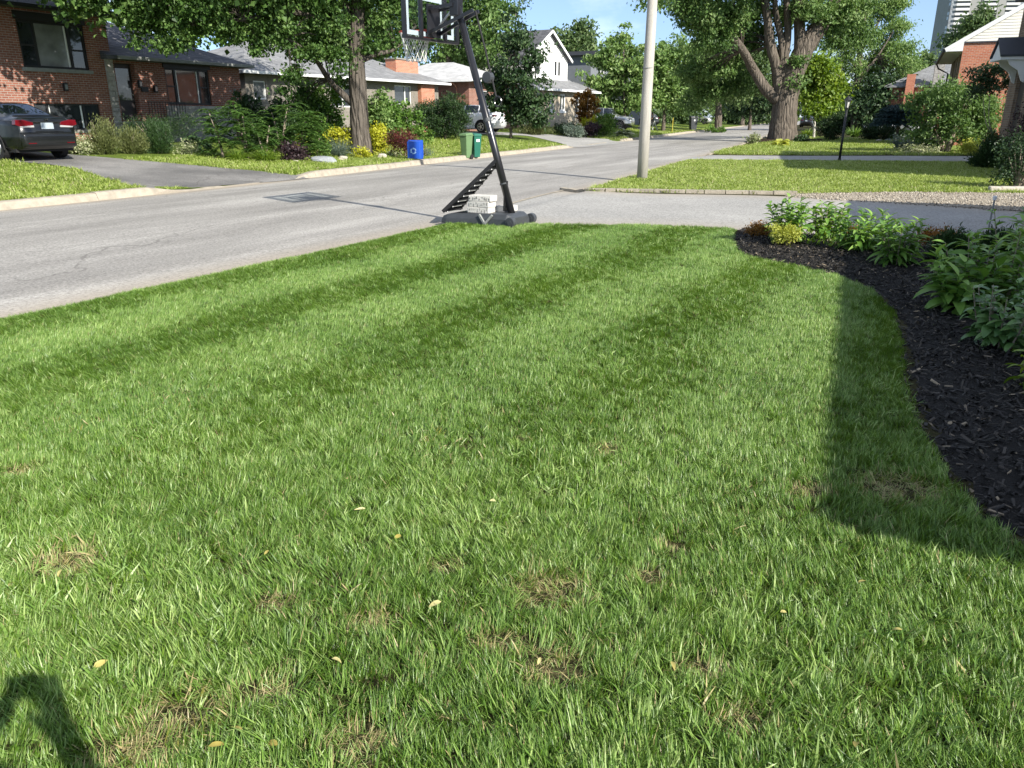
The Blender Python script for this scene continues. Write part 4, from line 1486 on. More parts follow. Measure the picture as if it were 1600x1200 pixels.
# ---- house in the gap behind, with two chimneys
c8 = at(1480, 150, 84)
h8 = thing('distant_bungalow', 'distant grey roofed house with stone and brick chimneys above the shrubs', 'house', (c8.x, c8.y, 0), R(-24))
b = MB()
wall_holes(b, -5.5, 5.5, -0.3, 4.4, 0, [(-2.9, -1.9, 2.6, 3.9)])
wall_holes(b, 0, 8, -0.3, 4.4, -5.5, [], axis='y')
b.build('wall', M_BRICK_O, h8)
window(h8, -2.9, -1.9, 2.6, 3.9, 0, (), mframe=M_WHITE)
rf8 = roof_hip(-5.5, 5.5, 0, 8, 4.5, 2.2, over=0.5).build('roof', M_SHING2, h8)
MB().span((-4.0, -0.9, 0), (-3.2, -0.15, 5.6)).build('chimney', M_BRICK_O, h8)
cs = MB().span((-1.6, -0.9, 0), (-0.7, -0.2, 6.6)).build('stone_chimney', M_STONE, h8)
stones(cs, -1.6, -0.7, 3.6, 6.5, -0.9, M_STONE, 0.3, 0.25, 0.5)
MB().span((-1.75, -1.05, 6.6), (-0.55, -0.1, 6.8)).build('chimney_cap', M_BLACK, h8)

# ---- apartment tower
TW = Vector((248.0, 480.0, 0))
tw = thing('apartment_tower', 'tall grey apartment tower with white balconies in the distance', 'tower', TW, R(-6))
MB().span((0, 0, 0), (48, 20, 96)).build('tower_wall', mat('tower_concrete', (0.20, 0.22, 0.25), 0.85, 0.08, 0.2), tw)
MB().span((15.9, -0.6, 0), (16.6, 0, 96)).span((24.4, -1.6, 0), (28.6, 0.0, 96)).span((9.9, -0.8, 0), (15.3, 0.0, 96)).build('tower_fin', mat('tower_pier', (0.24, 0.24, 0.235), 0.85, 0.08, 0.2), tw)
M_BALC = mat('balcony_white', (0.5, 0.5, 0.51), 0.7, 0.06, 0.5)
M_RECESS = mat('tower_recess', (0.14, 0.15, 0.17), 0.6, 0.2, 0.4)
bal = MB().span((0, -0.08, 0.35), (7.3, 0, 1.35)).span((0, -1.3, -0.12), (7.3, 0, 0.05)).span((0, -1.36, 0.05), (7.3, -1.28, 1.2))
bme = None
for c, (x0, sc) in enumerate(((2.5, 1.0), (16.9, 1.0), (29.0, 1.0))):
    for k in range(11, 34):
        if c and k < 18:
            continue
        z = k * 2.42
        if bme is None:
            o = bal.build('balcony', M_BALC, tw)
            bme = o.data
            win = MB().span((0.3, -0.05, 0.0), (3.2, 0.02, 1.75)).span((3.9, -0.05, 0.0), (6.9, 0.02, 1.75))
            wo = win.build('window', M_RECESS, tw)
            wme = wo.data
        else:
            o = link('balcony', bme, None, tw)
            wo = link('window', wme, None, tw)
        o.location = (x0, 0, z)
        wo.location = (x0, -0.06, z + 0.3)
for k in range(11, 34):
    z = k * 2.42
    MB().span((-0.06, 0.6, z + 0.4), (0.0, 3.0, z + 1.9)).span((0.3, -0.06, z + 0.4), (1.5, 0.0, z + 1.9)).build('window', M_GLASSL if k % 3 else M_RECESS, tw)

# ---- the house beside the photographer (its roof shades the bed and the lawn)
P9 = Vector((4.25, -0.9, 0))
a9 = Vector((0.39, 0.92, 0)).normalized()
h9 = thing('photographer_house', 'brick bungalow just outside the right edge shading the garden bed', 'house', (P9.x, P9.y, 0), math.atan2(a9.y, a9.x))
b = MB()
w9 = [(2.0, 4.2, 1.0, 2.4), (6.0, 7.4, 1.0, 2.4)]
wall_holes(b, 0.5, 12.6, -0.1, 2.9, -0.5, w9, -0.15)
wall_holes(b, -8.5, -0.5, -0.1, 2.9, 0.5, [], axis='y')
wall_holes(b, -8.5, -0.5, -0.1, 2.9, 12.6, [], axis='y')
b.build('wall', M_BRICK_R, h9)
for q in w9:
    window(h9, *q, -0.70, ((q[0] + q[1]) / 2,), mframe=M_WHITE)
roof_hip(0.4, 12.7, -8.6, -0.4, 3.02, 1.5, True, True, over=0.4, th=0.12).build('roof', M_SHING, h9)
# ------------------------------------------------------------------ basketball hoop on its wheeled base
M_HOOP = mat('black_steel', (0.012, 0.012, 0.014), 0.28, 0.2, 6, spec=0.6)
M_PLAS = mat('charcoal_plastic', (0.045, 0.05, 0.055), 0.45, 0.2, 9, 0.15, 60)
M_RUBBER = mat('rubber', (0.016, 0.016, 0.017), 0.8, 0.2, 8)
M_RIM = mat('red_rim', (0.55, 0.06, 0.03), 0.5, 0.1, 5)
M_NET = mat('net_cord', (0.72, 0.70, 0.66), 0.8, 0.1, 8)
M_CLEAR = clear_mat('clear_board')
M_PRINT = mat('board_print', (0.78, 0.78, 0.78), 0.5, 0.04, 4)
M_STEEL = mat('bright_steel', (0.5, 0.5, 0.5), 0.35, 0.1, 6, metal=0.8)
M_CHROME_ = mat('bolt_bright', (0.7, 0.7, 0.7), 0.4, 0.05, 4)
M_BLOCK = mat('split_block', (0.56, 0.54, 0.50), 0.95, 0.12, 10, 0.6, 50, spec=0.1)

hn = Vector((-0.86, 0.51, 0)).normalized()          # the way the hoop faces
hw_ = Vector((hn.y, -hn.x, 0))                      # along the backboard
HB = Vector((-0.36, 11.62, 0.0))
hoop = thing('basketball_hoop', 'portable black basketball hoop with clear backboard at the lawn edge', 'basketball hoop', HB, math.atan2(hn.y, hn.x))
# local x = facing direction, local y = across
b = MB()
sec = [(-0.58, 0.24, 0.13), (-0.48, 0.30, 0.175), (-0.20, 0.31, 0.175), (0.20, 0.33, 0.155), (0.52, 0.35, 0.135), (0.62, 0.32, 0.10)]
v, f = [], []
for x, w, h in sec:
    for yy, z in ((-w, 0.0), (-w * 0.97, h * 0.6), (-w * 0.82, h), (w * 0.82, h), (w * 0.97, h * 0.6), (w, 0.0)):
        v.append((x, yy, z))
for i in range(len(sec) - 1):
    for j in range(6):
        f.append((i * 6 + j, i * 6 + (j + 1) % 6, (i + 1) * 6 + (j + 1) % 6, (i + 1) * 6 + j))
f += [tuple(range(6)), tuple(range(len(v) - 1, len(v) - 7, -1))]
bs = b.add(v, f).build('base', M_PLAS, hoop, smooth=False, bevel=0.012)
for yy in (-0.30, 0.30):
    w_ = MB().disc((-0.575, yy, 0.075), 0.075, (0, 1, 0), 0.08, 18).build('wheel', M_PLAS, hoop, bevel=0.012)
    MB().disc((-0.575, yy, 0.075), 0.035, (0, 1, 0), 0.095, 12).build('hub', M_PLAS, w_)
POLE_B = Vector((-0.42, 0, 0.14))
POLE_T = Vector((0.50, 0, 3.05))
pd = (POLE_T - POLE_B).normalized()
pl = MB().tube([POLE_B, POLE_B + pd * 1.0, POLE_T], [0.053, 0.053, 0.05], 14).build('pole', M_HOOP, hoop, smooth=True)
MB().tube([POLE_B + pd * 0.45, POLE_B + pd * 0.47], [0.06, 0.06], 14).tube([POLE_B + pd * 1.35, POLE_B + pd * 1.40], [0.058, 0.058], 14).build('collar', M_PLAS, pl)
MB().tube([POLE_B + pd * 1.2 + Vector((-0.02, -0.06, 0)), POLE_B + pd * 1.2 + Vector((-0.02, 0.06, 0))], 0.012, 8).build('bolt', M_STEEL, pl)
# ladder like brace from the front of the base up to the pole
BT = POLE_B + pd * 0.80
for s in (-1, 1):
    MB().bar((0.66, s * 0.22, 0.15), BT + Vector((0, s * 0.05, 0)), 0.03, 0.05).build('brace_rail', M_HOOP, hoop)
for k in range(9):
    q = 0.04 + k * 0.105
    a = Vector((0.66, -0.22, 0.15)).lerp(BT + Vector((0, -0.05, 0)), q)
    c = Vector((0.66, 0.22, 0.15)).lerp(BT + Vector((0, 0.05, 0)), q)
    bk = Vector((-0.69, 0, -0.73)) * 0.03
    MB().bar(a + bk, c + bk, 0.022, 0.024).build('brace_rung', M_HOOP, hoop)
    MB().bar(a + (c - a) * 0.35 + bk * 1.5, a + (c - a) * 0.9 + bk * 1.5, 0.012, 0.007).build('rung_strip', M_SILL, hoop)
    MB().disc(a + (c - a) * 0.95 + bk * 1.6, 0.009, (-0.69, 0, -0.73), 0.01, 8).build('rung_bolt', M_CHROME_, hoop)
wb = MB()
wb.add([Vector((0.655, -0.2, 0.14)), Vector((0.655, 0.2, 0.14)), BT + Vector((-0.0, 0.04, -0.02)), BT + Vector((-0.0, -0.04, -0.02)),
        Vector((0.675, -0.2, 0.15)), Vector((0.675, 0.2, 0.15)), BT + Vector((0.02, 0.04, 0)), BT + Vector((0.02, -0.04, 0))],
       [(0, 1, 2, 3), (4, 5, 6, 7), (0, 1, 5, 4), (2, 3, 7, 6), (0, 3, 7, 4), (1, 2, 6, 5)])
wb.build('brace_panel', M_PLAS, hoop)
MB().bar((-0.05, 0.315, 0.16), (-0.15, 0.325, 0.03), 0.03, 0.03).bar((-0.27, 0.31, 0.16), (-0.15, 0.325, 0.03), 0.03, 0.03).build('base_strap', M_SILL, hoop)
MB().bar((-0.30, 0, 0.19), (-0.32, 0, 0.62), 0.05, 0.04).build('pole_strut', M_HOOP, hoop)
# backboard
bx_ = 0.92
BW, BH, BZ = 1.30, 0.86, 2.52
bb = MB().span((bx_, -BW / 2 + 0.02, BZ + 0.02), (bx_ + 0.012, BW / 2 - 0.02, BZ + BH - 0.02)).build('backboard', M_CLEAR, hoop)
fr = MB()
for (y0, y1, z0, z1) in ((-BW / 2, BW / 2, BZ, BZ + 0.035), (-BW / 2, BW / 2, BZ + BH - 0.035, BZ + BH), (-BW / 2, -BW / 2 + 0.035, BZ + 0.035, BZ + BH - 0.035), (BW / 2 - 0.035, BW / 2, BZ + 0.035, BZ + BH - 0.035)):
    fr.span((bx_ - 0.03, y0, z0), (bx_ + 0.03, y1, z1))
for y0 in (-0.32, 0.26):
    fr.span((bx_ - 0.045, y0, BZ + 0.03), (bx_ - 0.006, y0 + 0.05, BZ + BH - 0.03))
fr.build('board_frame', M_HOOP, bb)
pr = MB()
for (y0, y1, z0, z1) in ((-0.57, 0.57, BZ + 0.06, BZ + 0.12), (-0.57, 0.57, BZ + BH - 0.12, BZ + BH - 0.06), (-0.57, -0.51, BZ + 0.12, BZ + BH - 0.12), (0.51, 0.57, BZ + 0.12, BZ + BH - 0.12),
                         (-0.29, 0.29, BZ + 0.52, BZ + 0.58), (-0.29, -0.23, BZ + 0.16, BZ + 0.52), (0.23, 0.29, BZ + 0.16, BZ + 0.52)):
    pr.span((bx_ + 0.014, y0, z0), (bx_ + 0.017, y1, z1))
pr.build('board_print', M_PRINT, bb)
# arms: two parallel pairs, the lower ones run on behind the pole to the lift rod
for s in (-1, 1):
    MB().bar((bx_ - 0.03, s * 0.13, BZ + 0.42), POLE_T + Vector((0, s * 0.07, -0.08)), 0.03, 0.045).build('arm', M_HOOP, hoop)
    MB().bar((bx_ - 0.03, s * 0.13, BZ + 0.10), Vector((0.16, s * 0.07, 2.88)), 0.03, 0.045).build('arm', M_HOOP, hoop)
MB().bar((bx_ - 0.035, 0.0, BZ + 0.05), (bx_ - 0.035, 0.0, BZ + 0.48), 0.30, 0.02, (1, 0, 0)).build('mount_plate', M_HOOP, hoop)
MB().bar((0.86, 0, BZ + 0.13), (0.55, 0, 2.93), 0.022, 0.022).build('spring', M_STEEL, hoop)
MB().span((POLE_T.x - 0.08, -0.07, POLE_T.z - 0.22), (POLE_T.x + 0.06, 0.07, POLE_T.z + 0.02)).build('pole_head', M_HOOP, hoop, bevel=0.01)
lr_ = MB().tube([(0.17, 0, 2.88), (0.02, 0, 2.4), (-0.12, 0, 1.9), (-0.17, 0, 1.72)], 0.013, 8).build('lift_rod', M_RUBBER, hoop)
MB().ring((-0.20, 0.02, 1.70), 0.065, 0.012, (0.2, 1, 0), 20, 6).build('ring_handle', M_HOOP, lr_)
MB().disc((-0.03, 0, 2.02), 0.075, (0, 1, 0), 0.1, 16).build('crank_housing', M_PLAS, hoop, bevel=0.01)
RZC = BZ + 0.14
RC = Vector((bx_ + 0.30, 0, RZC))
rim = MB().ring(RC, 0.228, 0.010, (0, 0, 1), 28, 6).build('rim', M_RIM, hoop)
MB().span((bx_ + 0.02, -0.10, RZC - 0.09), (bx_ + 0.09, 0.10, RZC + 0.02)).build('rim_bracket', M_RIM, rim)
nt = MB()
for k in range(12):
    for dr in (1, -1):
        pts = []
        for q in range(5):
            a = 2 * math.pi * (k + dr * q * 0.5) / 12
            r_ = 0.225 - 0.085 * (q / 4) ** 0.7
            pts.append(RC + Vector((r_ * math.cos(a), r_ * math.sin(a), -0.10 * q)))
        nt.tube(pts, 0.0045, 5)
nt.build('net', M_NET, hoop, kind='stuff')

# split concrete blocks weighing down the base
def block(label, x, y, z, L, rz, rot=None):
    o = MB()
    n_ = 6
    prof_ = [(-0.10, 0.0), (0.10, 0.0), (0.10, 0.082), (-0.10, 0.082)]
    o.prism([(p[0] + random.uniform(-.004, .004), p[1]) for p in prof_], 'x', -L / 2, L / 2)
    obj_ = o.build('retaining_block', M_BLOCK, None, bevel=0.008)
    loc = HB + Matrix.Rotation(math.atan2(hn.y, hn.x), 3, 'Z') @ Vector((x, y, z))
    obj_.location = loc
    obj_.rotation_euler = (0, 0, math.atan2(hn.y, hn.x) + rz) if rot is None else rot
    tag(obj_, label, 'block', 'concrete blocks on the hoop base')
    return obj_


# rough split face: small dark chips paint the shade of its pits
M_PIT_SHADE = mat('block_pit', (0.10, 0.095, 0.085), 0.95, 0.3, 20)
for i, (lab, x, z, L, rz) in enumerate((('lowest pale split block of the stack on the hoop base', 0.03, 0.165, 0.36, 0.03), ('middle pale split block of the stack on the hoop base', 0.02, 0.250, 0.36, -0.02),
                                        ('topmost pale split block of the stack on the hoop base', 0.0, 0.335, 0.37, 0.05))):
    bo = block(lab, x, 0.13, z, L, rz)
    for k in range(9):
        xx = -L / 2 + 0.03 + k * (L - 0.06) / 8 + random.uniform(-.01, .01)
        hh = random.uniform(0.012, 0.05)
        zz_ = random.uniform(0.02, 0.06)
        MB().span((xx - 0.003, 0.098, zz_ - hh / 2), (xx + 0.004, 0.1035, zz_ + hh / 2)).build('pit', M_PIT_SHADE, bo)
block('pale slanted block tucked behind the stack on the hoop base', 0.22, -0.10, 0.15, 0.30, 0.5)
block('pale block half hidden beside the pole foot of the hoop', -0.22, -0.16, 0.172, 0.30, 1.4)

# ------------------------------------------------------------------ utility pole and lamp post
M_POLE = mat('weathered_pole', (0.42, 0.40, 0.355), 0.9, 0.24, 2.5, 0.4, 60, stretch=(6, 6, 0.6))
pp = P(1003, 281)
up_ = thing('utility_pole', 'tall pale concrete utility pole on the corner of the lawn', 'pole', pp)
MB().tube([(0, 0, -0.4), (0.01, 0, 2), (0.03, 0.02, 5), (0.06, 0.03, 9.5)], [0.135, 0.128, 0.112, 0.085], 18).build('shaft', M_POLE, up_, smooth=True)
MB().tube([(0.06, 0.03, 9.2), (-0.8, 0.6, 9.7), (-2.0, 1.3, 9.8)], [0.04, 0.035, 0.03], 8).build('lamp_arm', M_SILL, up_, smooth=True)
MB().box((-2.35, 1.5, 9.78), (0.7, 0.26, 0.14), (0, 0, R(150))).build('lamp_head', M_SILL, up_, bevel=0.04)
MB().ring((0, 0, 2.6), 0.128, 0.008, (0, 0, 1), 18, 5).build('band', M_SILL, up_)

lp = P(1311, 253)
ps = thing('lamp_post', 'slim black garden lamp post with small lantern beside the second driveway', 'lamp post', lp)
MB().tube([(0, 0, -0.2), (0.02, 0, 1.75)], [0.042, 0.038], 12).build('post', M_BLACK, ps, smooth=True)
MB().tube([(0, 0, 0.0), (0, 0, 0.12)], [0.07, 0.05], 12).build('foot', M_BLACK, ps)
lt = MB()
for a in range(4):
    c, s = math.cos(a * math.pi / 2 + .78), math.sin(a * math.pi / 2 + .78)
    lt.bar((0.02 + c * 0.06, s * 0.06, 1.78), (0.02 + c * 0.10, s * 0.10, 2.02), 0.014)
lt.disc((0.02, 0, 1.77), 0.07, (0, 0, 1), 0.03, 8).tube([(0.02, 0, 2.02), (0.02, 0, 2.08), (0.02, 0, 2.16)], [0.15, 0.09, 0.015], 8)
ln_ = lt.build('lantern', M_BLACK, ps)
MB().tube([(0.02, 0, 1.79), (0.02, 0, 2.02)], [0.055, 0.09], 4).build('pane', mat('lantern_glass', (0.5, 0.5, 0.46), 0.15, 0.1, 4), ln_)

# a yellow driveway marker in the far lawn
mk = P(1050, 208)
o = MB().tube([(0, 0, 0), (0.02, 0.0, 1.35)], 0.022, 6).build('marker_stake', mat('marker_yellow', (0.62, 0.5, 0.08), 0.5), None)
o.location = mk
tag(o, 'thin yellow marker stake on the lawn past the utility pole', 'stake')
q = P(1537, 362)
ml = thing('path_light', 'small white topped garden light poking above the bed plants', 'garden light', (6.6, 10.75, 0.0))
MB().tube([(0, 0, 0), (0, 0, 0.43)], 0.012, 8).build('stem', M_SILL, ml)
MB().tube([(0, 0, 0.42), (0, 0, 0.47), (0, 0, 0.48)], [0.024, 0.028, 0.012], 12).build('cap', M_WHITE, ml)

# ------------------------------------------------------------------ bins
def chasing_arrows(parent, c, r, m, depth):
    """three bent arrows in a ring, on a plane facing -Y"""
    for k in range(3):
        b = MB()
        a0 = R(120 * k + 8)
        n_ = 6
        pts = []
        for q in range(n_ + 1):
            a = a0 + R(78) * q / n_
            pts.append((math.cos(a), math.sin(a)))
        ri, ro = r * 0.62, r
        v = [(c[0] + p[0] * ri, c[1], c[2] + p[1] * ri) for p in pts] + [(c[0] + p[0] * ro, c[1], c[2] + p[1] * ro) for p in pts]
        v += [(x, y + depth, z) for x, y, z in v]
        N = n_ + 1
        f = []
        for q in range(n_):
            f += [(q, q + 1, N + q + 1, N + q), (2 * N + q, 3 * N + q, 3 * N + q + 1, 2 * N + q + 1), (q, 2 * N + q, 2 * N + q + 1, q + 1), (N + q, N + q + 1, 3 * N + q + 1, 3 * N + q)]
        b.add(v, f)
        a = a0 + R(78)
        a2 = a + R(30)
        tri = [(math.cos(a) * r * 0.42, math.sin(a) * r * 0.42), (math.cos(a) * r * 1.2, math.sin(a) * r * 1.2), (math.cos(a2) * r * 0.8, math.sin(a2) * r * 0.8)]
        b.prism([(c[0] + t[0], c[2] + t[1]) for t in tri], 'y', c[1], c[1] + depth)
        b.build('recycling_arrow', m, parent)


M_BLUE = mat('blue_plastic', (0.012, 0.075, 0.42), 0.45, 0.12, 4)
M_LBLUE = mat('pale_blue_print', (0.35, 0.55, 0.85), 0.5, 0.05, 4)
bp_ = P(648.5, 250)
bin_ = thing('recycling_box', 'blue recycling box standing on end by the red shrub', 'recycling box', bp_ + Vector((0, 0, 0.01)), R(-8))
# box stood on its end, its bottom towards the viewer
b = MB()
zt = 0.64
v, f = [], []
for y, sx, z0, z1 in ((-0.17, 0.215, 0.03, zt - 0.03), (0.17, 0.245, 0.0, zt)):
    v += [(-sx, y, z0), (sx, y, z0), (sx, y, z1), (-sx, y, z1)]
f = [(0, 1, 2, 3), (0, 4, 5, 1), (1, 5, 6, 2), (2, 6, 7, 3), (3, 7, 4, 0)]
# inner wall
v2 = [(x * 0.93, y + (0.02 if y < 0 else 0), 0.32 + (z - 0.32) * 0.93) for x, y, z in v]
f2 = [tuple(i + 8 for i in reversed(q)) for q in f] + [(4, 12, 13, 5), (5, 13, 14, 6), (6, 14, 15, 7), (7, 15, 12, 4)]
b.add(v + v2, f + f2)
body = b.build('box_body', M_BLUE, bin_, bevel=0.012)
MB().span((-0.265, 0.135, -0.0), (0.265, 0.18, 0.03)).span((-0.265, 0.135, zt - 0.02), (0.265, 0.18, zt + 0.012)).span((-0.265, 0.135, 0.03), (-0.235, 0.18, zt - 0.02)).span((0.235, 0.135, 0.03), (0.265, 0.18, zt - 0.02)).build('box_rim', M_BLUE, bin_)
chasing_arrows(bin_, (0.0, -0.178, 0.30), 0.105, M_LBLUE, 0.006)


def wheelie(label, loc, rz, m, mlid, H=0.95, W=0.46, D=0.48, group='green bins at the kerb', decal=True):
    t = thing('wheeled_bin', label, 'bin', loc, rz, group)
    v = []
    for z, w, d in ((0.06, W * 0.74, D * 0.70), (H * 0.55, W * 0.9, D * 0.9), (H * 0.9, W, D)):
        v += [(-w / 2, -d / 2, z), (w / 2, -d / 2, z), (w / 2, d / 2, z), (-w / 2, d / 2, z)]
    f = [(3, 2, 1, 0), (8, 9, 10, 11)] + [(i * 4 + j, i * 4 + (j + 1) % 4, (i + 1) * 4 + (j + 1) % 4, (i + 1) * 4 + j) for i in range(2) for j in range(4)]
    MB().add(v, f).build('bin_body', m, t, bevel=0.02)
    lid = MB().add([(-W / 2 - .02, -D / 2 - .03, H * 0.89), (W / 2 + .02, -D / 2 - .03, H * 0.89), (W / 2 + .02, D / 2 + .02, H * 0.91), (-W / 2 - .02, D / 2 + .02, H * 0.91),
                    (-W / 2 + .02, -D / 2 + .01, H * 0.965), (W / 2 - .02, -D / 2 + .01, H * 0.965), (W / 2 - .02, D / 2 - .02, H), (-W / 2 + .02, D / 2 - .02, H)],
                   [(3, 2, 1, 0), (4, 5, 6, 7), (0, 1, 5, 4), (1, 2, 6, 5), (2, 3, 7, 6), (3, 0, 4, 7)]).build('lid', mlid, t, bevel=0.015)
    MB().tube([(-W * 0.4, D / 2 + .07, H * 0.9), (W * 0.4, D / 2 + .07, H * 0.9)], 0.016, 8).bar((-W * .38, D / 2 - .02, H * .88), (-W * .38, D / 2 + .07, H * .9), 0.03).bar((W * .38, D / 2 - .02, H * .88), (W * .38, D / 2 + .07, H * .9), 0.03).build('handle', m, t)
    for s in (-1, 1):
        MB().disc((s * W * 0.42, D * 0.36, 0.09), 0.09, (1, 0, 0), 0.05, 16).build('wheel', M_RUBBER, t)
    if decal:
        MB().span((-0.07, -D / 2 - 0.004, H * 0.66), (0.07, -D / 2 + 0.02, H * 0.76)).build('sticker', M_WHITE, t)
    return t


M_GREEN1 = mat('faded_green_plastic', (0.11, 0.19, 0.085), 0.55, 0.15, 4)
M_GREEN2 = mat('teal_green_plastic', (0.012, 0.11, 0.072), 0.5, 0.12, 4)
g1 = P(729, 249)
wheelie('faded olive green wheeled bin, left of the pair at the kerb', g1, R(-35), M_GREEN1, M_GREEN1, 0.98, 0.34, 0.40, decal=False)
g2 = P(743, 247)
wheelie('dark teal green wheeled bin with white sticker, right of the pair', g2, R(35), M_GREEN2, M_GREEN2, 0.96, 0.34, 0.40)
wheelie('small black wheeled bin at the far kerb past the utility pole', P(1082, 206), R(10), M_PLAS, M_BLACK, 1.5, 0.75, 0.75, None, decal=True)

# ------------------------------------------------------------------ cars
M_TYRE = M_RUBBER
M_ALLOY = mat('alloy', (0.45, 0.46, 0.47), 0.3, 0.1, 5, metal=0.9)
M_CARGLASS = glass_mat('car_glass', (0.02, 0.024, 0.028), 0.03)
M_TAIL = mat('tail_lamp', (0.11, 0.004, 0.008), 0.15, 0.2, 6, coat=0.6)
M_LAMPW = mat('clear_lamp', (0.36, 0.36, 0.36), 0.15, 0.1, 6, coat=0.6)
M_CHROME = mat('chrome', (0.7, 0.7, 0.7), 0.12, 0.05, 4, metal=1.0)
M_UNDER = mat('underbody', (0.012, 0.012, 0.013), 0.8, 0.2, 6)


def car(label, loc, rz, paint, spec, group='parked cars', plate=True):
    """spec: length, half width, wheel radius, axle positions, top line, roof half widths ... all along x, front at +x"""
    t = thing('parked_car', label, 'car', loc, rz, group)
    xs = np.linspace(spec['x0'], spec['x1'], 110)
    ip = lambda key: np.interp(xs, *zip(*spec[key]))
    def sm(a, k=5):
        w = np.ones(k) / k
        return np.convolve(np.pad(a, k // 2, mode='edge'), w, 'valid')
    top, belt, wd, wr, zb = sm(ip('top')), sm(ip('belt')), sm(ip('width')), sm(ip('roofw')), ip('bottom')
    nj = [0, 3, 3, 6, 6, 3, 9, 4, 6]                # strips between the section points
    rows = []
    for i, x in enumerate(xs):
        w = wd[i]
        P_ = [(0.0, zb[i]), (w * 0.86, zb[i]), (w * 0.965, zb[i] + 0.10), (w, 0.52), (w * 0.985, belt[i] - 0.07), (w * 0.955, min(belt[i], top[i] - 0.02)), (wr[i], top[i] - 0.045), (wr[i] * 0.86, top[i] - 0.012), (0.0, top[i])]
        row = []
        for k in range(1, 9):
            a, c = P_[k - 1], P_[k]
            for q in range(nj[k]):
                tt = q / nj[k]
                row.append((a[0] + (c[0] - a[0]) * tt, a[1] + (c[1] - a[1]) * tt, k, tt))
        row.append((P_[8][0], P_[8][1], 8, 1.0))
        rows.append(row)
    nc = len(rows[0])
    full = {}
    Vp = []
    for i, x in enumerate(xs):
        for j in range(nc):
            Vp.append((x, rows[i][j][0], rows[i][j][1]))
    # groups of faces
    G = {'body': [], 'side_window': [], 'side_window_r': [], 'rear_window': [], 'windshield': []}
    rg0, rg1 = spec['rear_glass']; wg0, wg1 = spec['windshield']; sg0, sg1 = spec['side_glass']
    for i in range(len(xs) - 1):
        xm = (xs[i] + xs[i + 1]) / 2
        for j in range(nc - 1):
            k = rows[i][j][2]; tt = rows[i][j][3]
            zc = (rows[i][j][1] + rows[i + 1][j + 1][1]) / 2
            inarch = any((xm - ax) ** 2 + (zc - spec['wr']) ** 2 < (spec['wr'] * 1.17) ** 2 for ax in spec['axles']) and k <= 5
            if inarch:
                continue
            key = 'body'
            if k == 6 and 0.12 <= tt < 0.9 and sg0 < xm < sg1 and top[i] - belt[i] > 0.12:
                if not any(abs(xm - pxx) < 0.045 for pxx in spec.get('pillars', ())):
                    key = 'side_window'
            if k >= 7 and rg0 < xm < rg1:
                key = 'rear_window'
            if k >= 7 and wg0 < xm < wg1:
                key = 'windshield'
            G[key].append((i * nc + j, i * nc + j + 1, (i + 1) * nc + j + 1, (i + 1) * nc + j))
    Vl = [(x, -y, z) for x, y, z in Vp]
    off = len(Vp)
    def emit(name, faces, m, smooth=True, both=True, push=0.0):
        b = MB()
        b.v = list(Vp) + (list(Vl) if both else [])
        b.f = list(faces) + ([tuple(off + q for q in reversed(fa)) for fa in faces] if both else [])
        me = bpy.data.meshes.new(name)
        me.from_pydata(b.v, [], b.f)
        bm = bmesh.new(); bm.from_mesh(me)
        bmesh.ops.remove_doubles(bm, verts=bm.verts, dist=0.0008)
        bmesh.ops.delete(bm, geom=[q for q in bm.verts if not q.link_faces], context='VERTS')
        bmesh.ops.recalc_face_normals(bm, faces=bm.faces)
        bm.to_mesh(me); bm.free()
        if smooth:
            me.polygons.foreach_set('use_smooth', [True] * len(me.polygons))
        return link(name, me, m, t)
    caps = [tuple(range(nc)), tuple((len(xs) - 1) * nc + j for j in range(nc))]
    emit('body', G['body'] + caps, paint)
    emit('rear_window', G['rear_window'], M_CARGLASS)
    emit('windshield', G['windshield'], M_CARGLASS)
    emit('side_window', G['side_window'], M_CARGLASS, both=False)
    b = MB(); b.v = list(Vl); b.f = [tuple(reversed(q)) for q in G['side_window']]
    b.build('side_window', M_CARGLASS, t, smooth=True)
    wmid = spec['halfw']
    MB().span((spec['x0'] + 0.25, -wmid + 0.12, 0.2), (spec['x1'] - 0.25, wmid - 0.12, 0.75)).build('underbody', M_UNDER, t)
    for ax in spec['axles']:
        for s in (-1, 1):
            y = s * (wmid - 0.11)
            r = spec['wr']
            ty = MB().tube([(ax, y - 0.10, r), (ax, y - 0.085, r), (ax, y + 0.085, r), (ax, y + 0.10, r)], [r * 0.9, r, r, r * 0.9], 26).build('wheel', M_TYRE, t, smooth=False)
            rm = MB().disc((ax, y + s * 0.098, r), r * 0.20, (0, 1, 0), 0.03, 14).ring((ax, y + s * 0.095, r), r * 0.62, 0.02, (0, 1, 0), 26, 6)
            for q in range(spec.get('spokes', 7)):
                a = 2 * math.pi * q / spec.get('spokes', 7)
                rm.bar((ax, y + s * 0.1, r), (ax + math.cos(a) * r * 0.62, y + s * 0.1, r + math.sin(a) * r * 0.62), 0.045, 0.03, (0, 1, 0))
            rm.build('rim', M_ALLOY, ty)
            n_ = 18
            arch = MB().tube([(ax + math.cos(a) * r * 1.17, s * (wmid * 0.995), r + math.sin(a) * r * 1.17) for a in np.linspace(-0.15, math.pi + 0.15, n_)], 0.022, 6)
            arch.build('wheel_arch', M_UNDER if spec.get('darkarch', True) else paint, t)
    x0, x1 = spec['x0'], spec['x1']
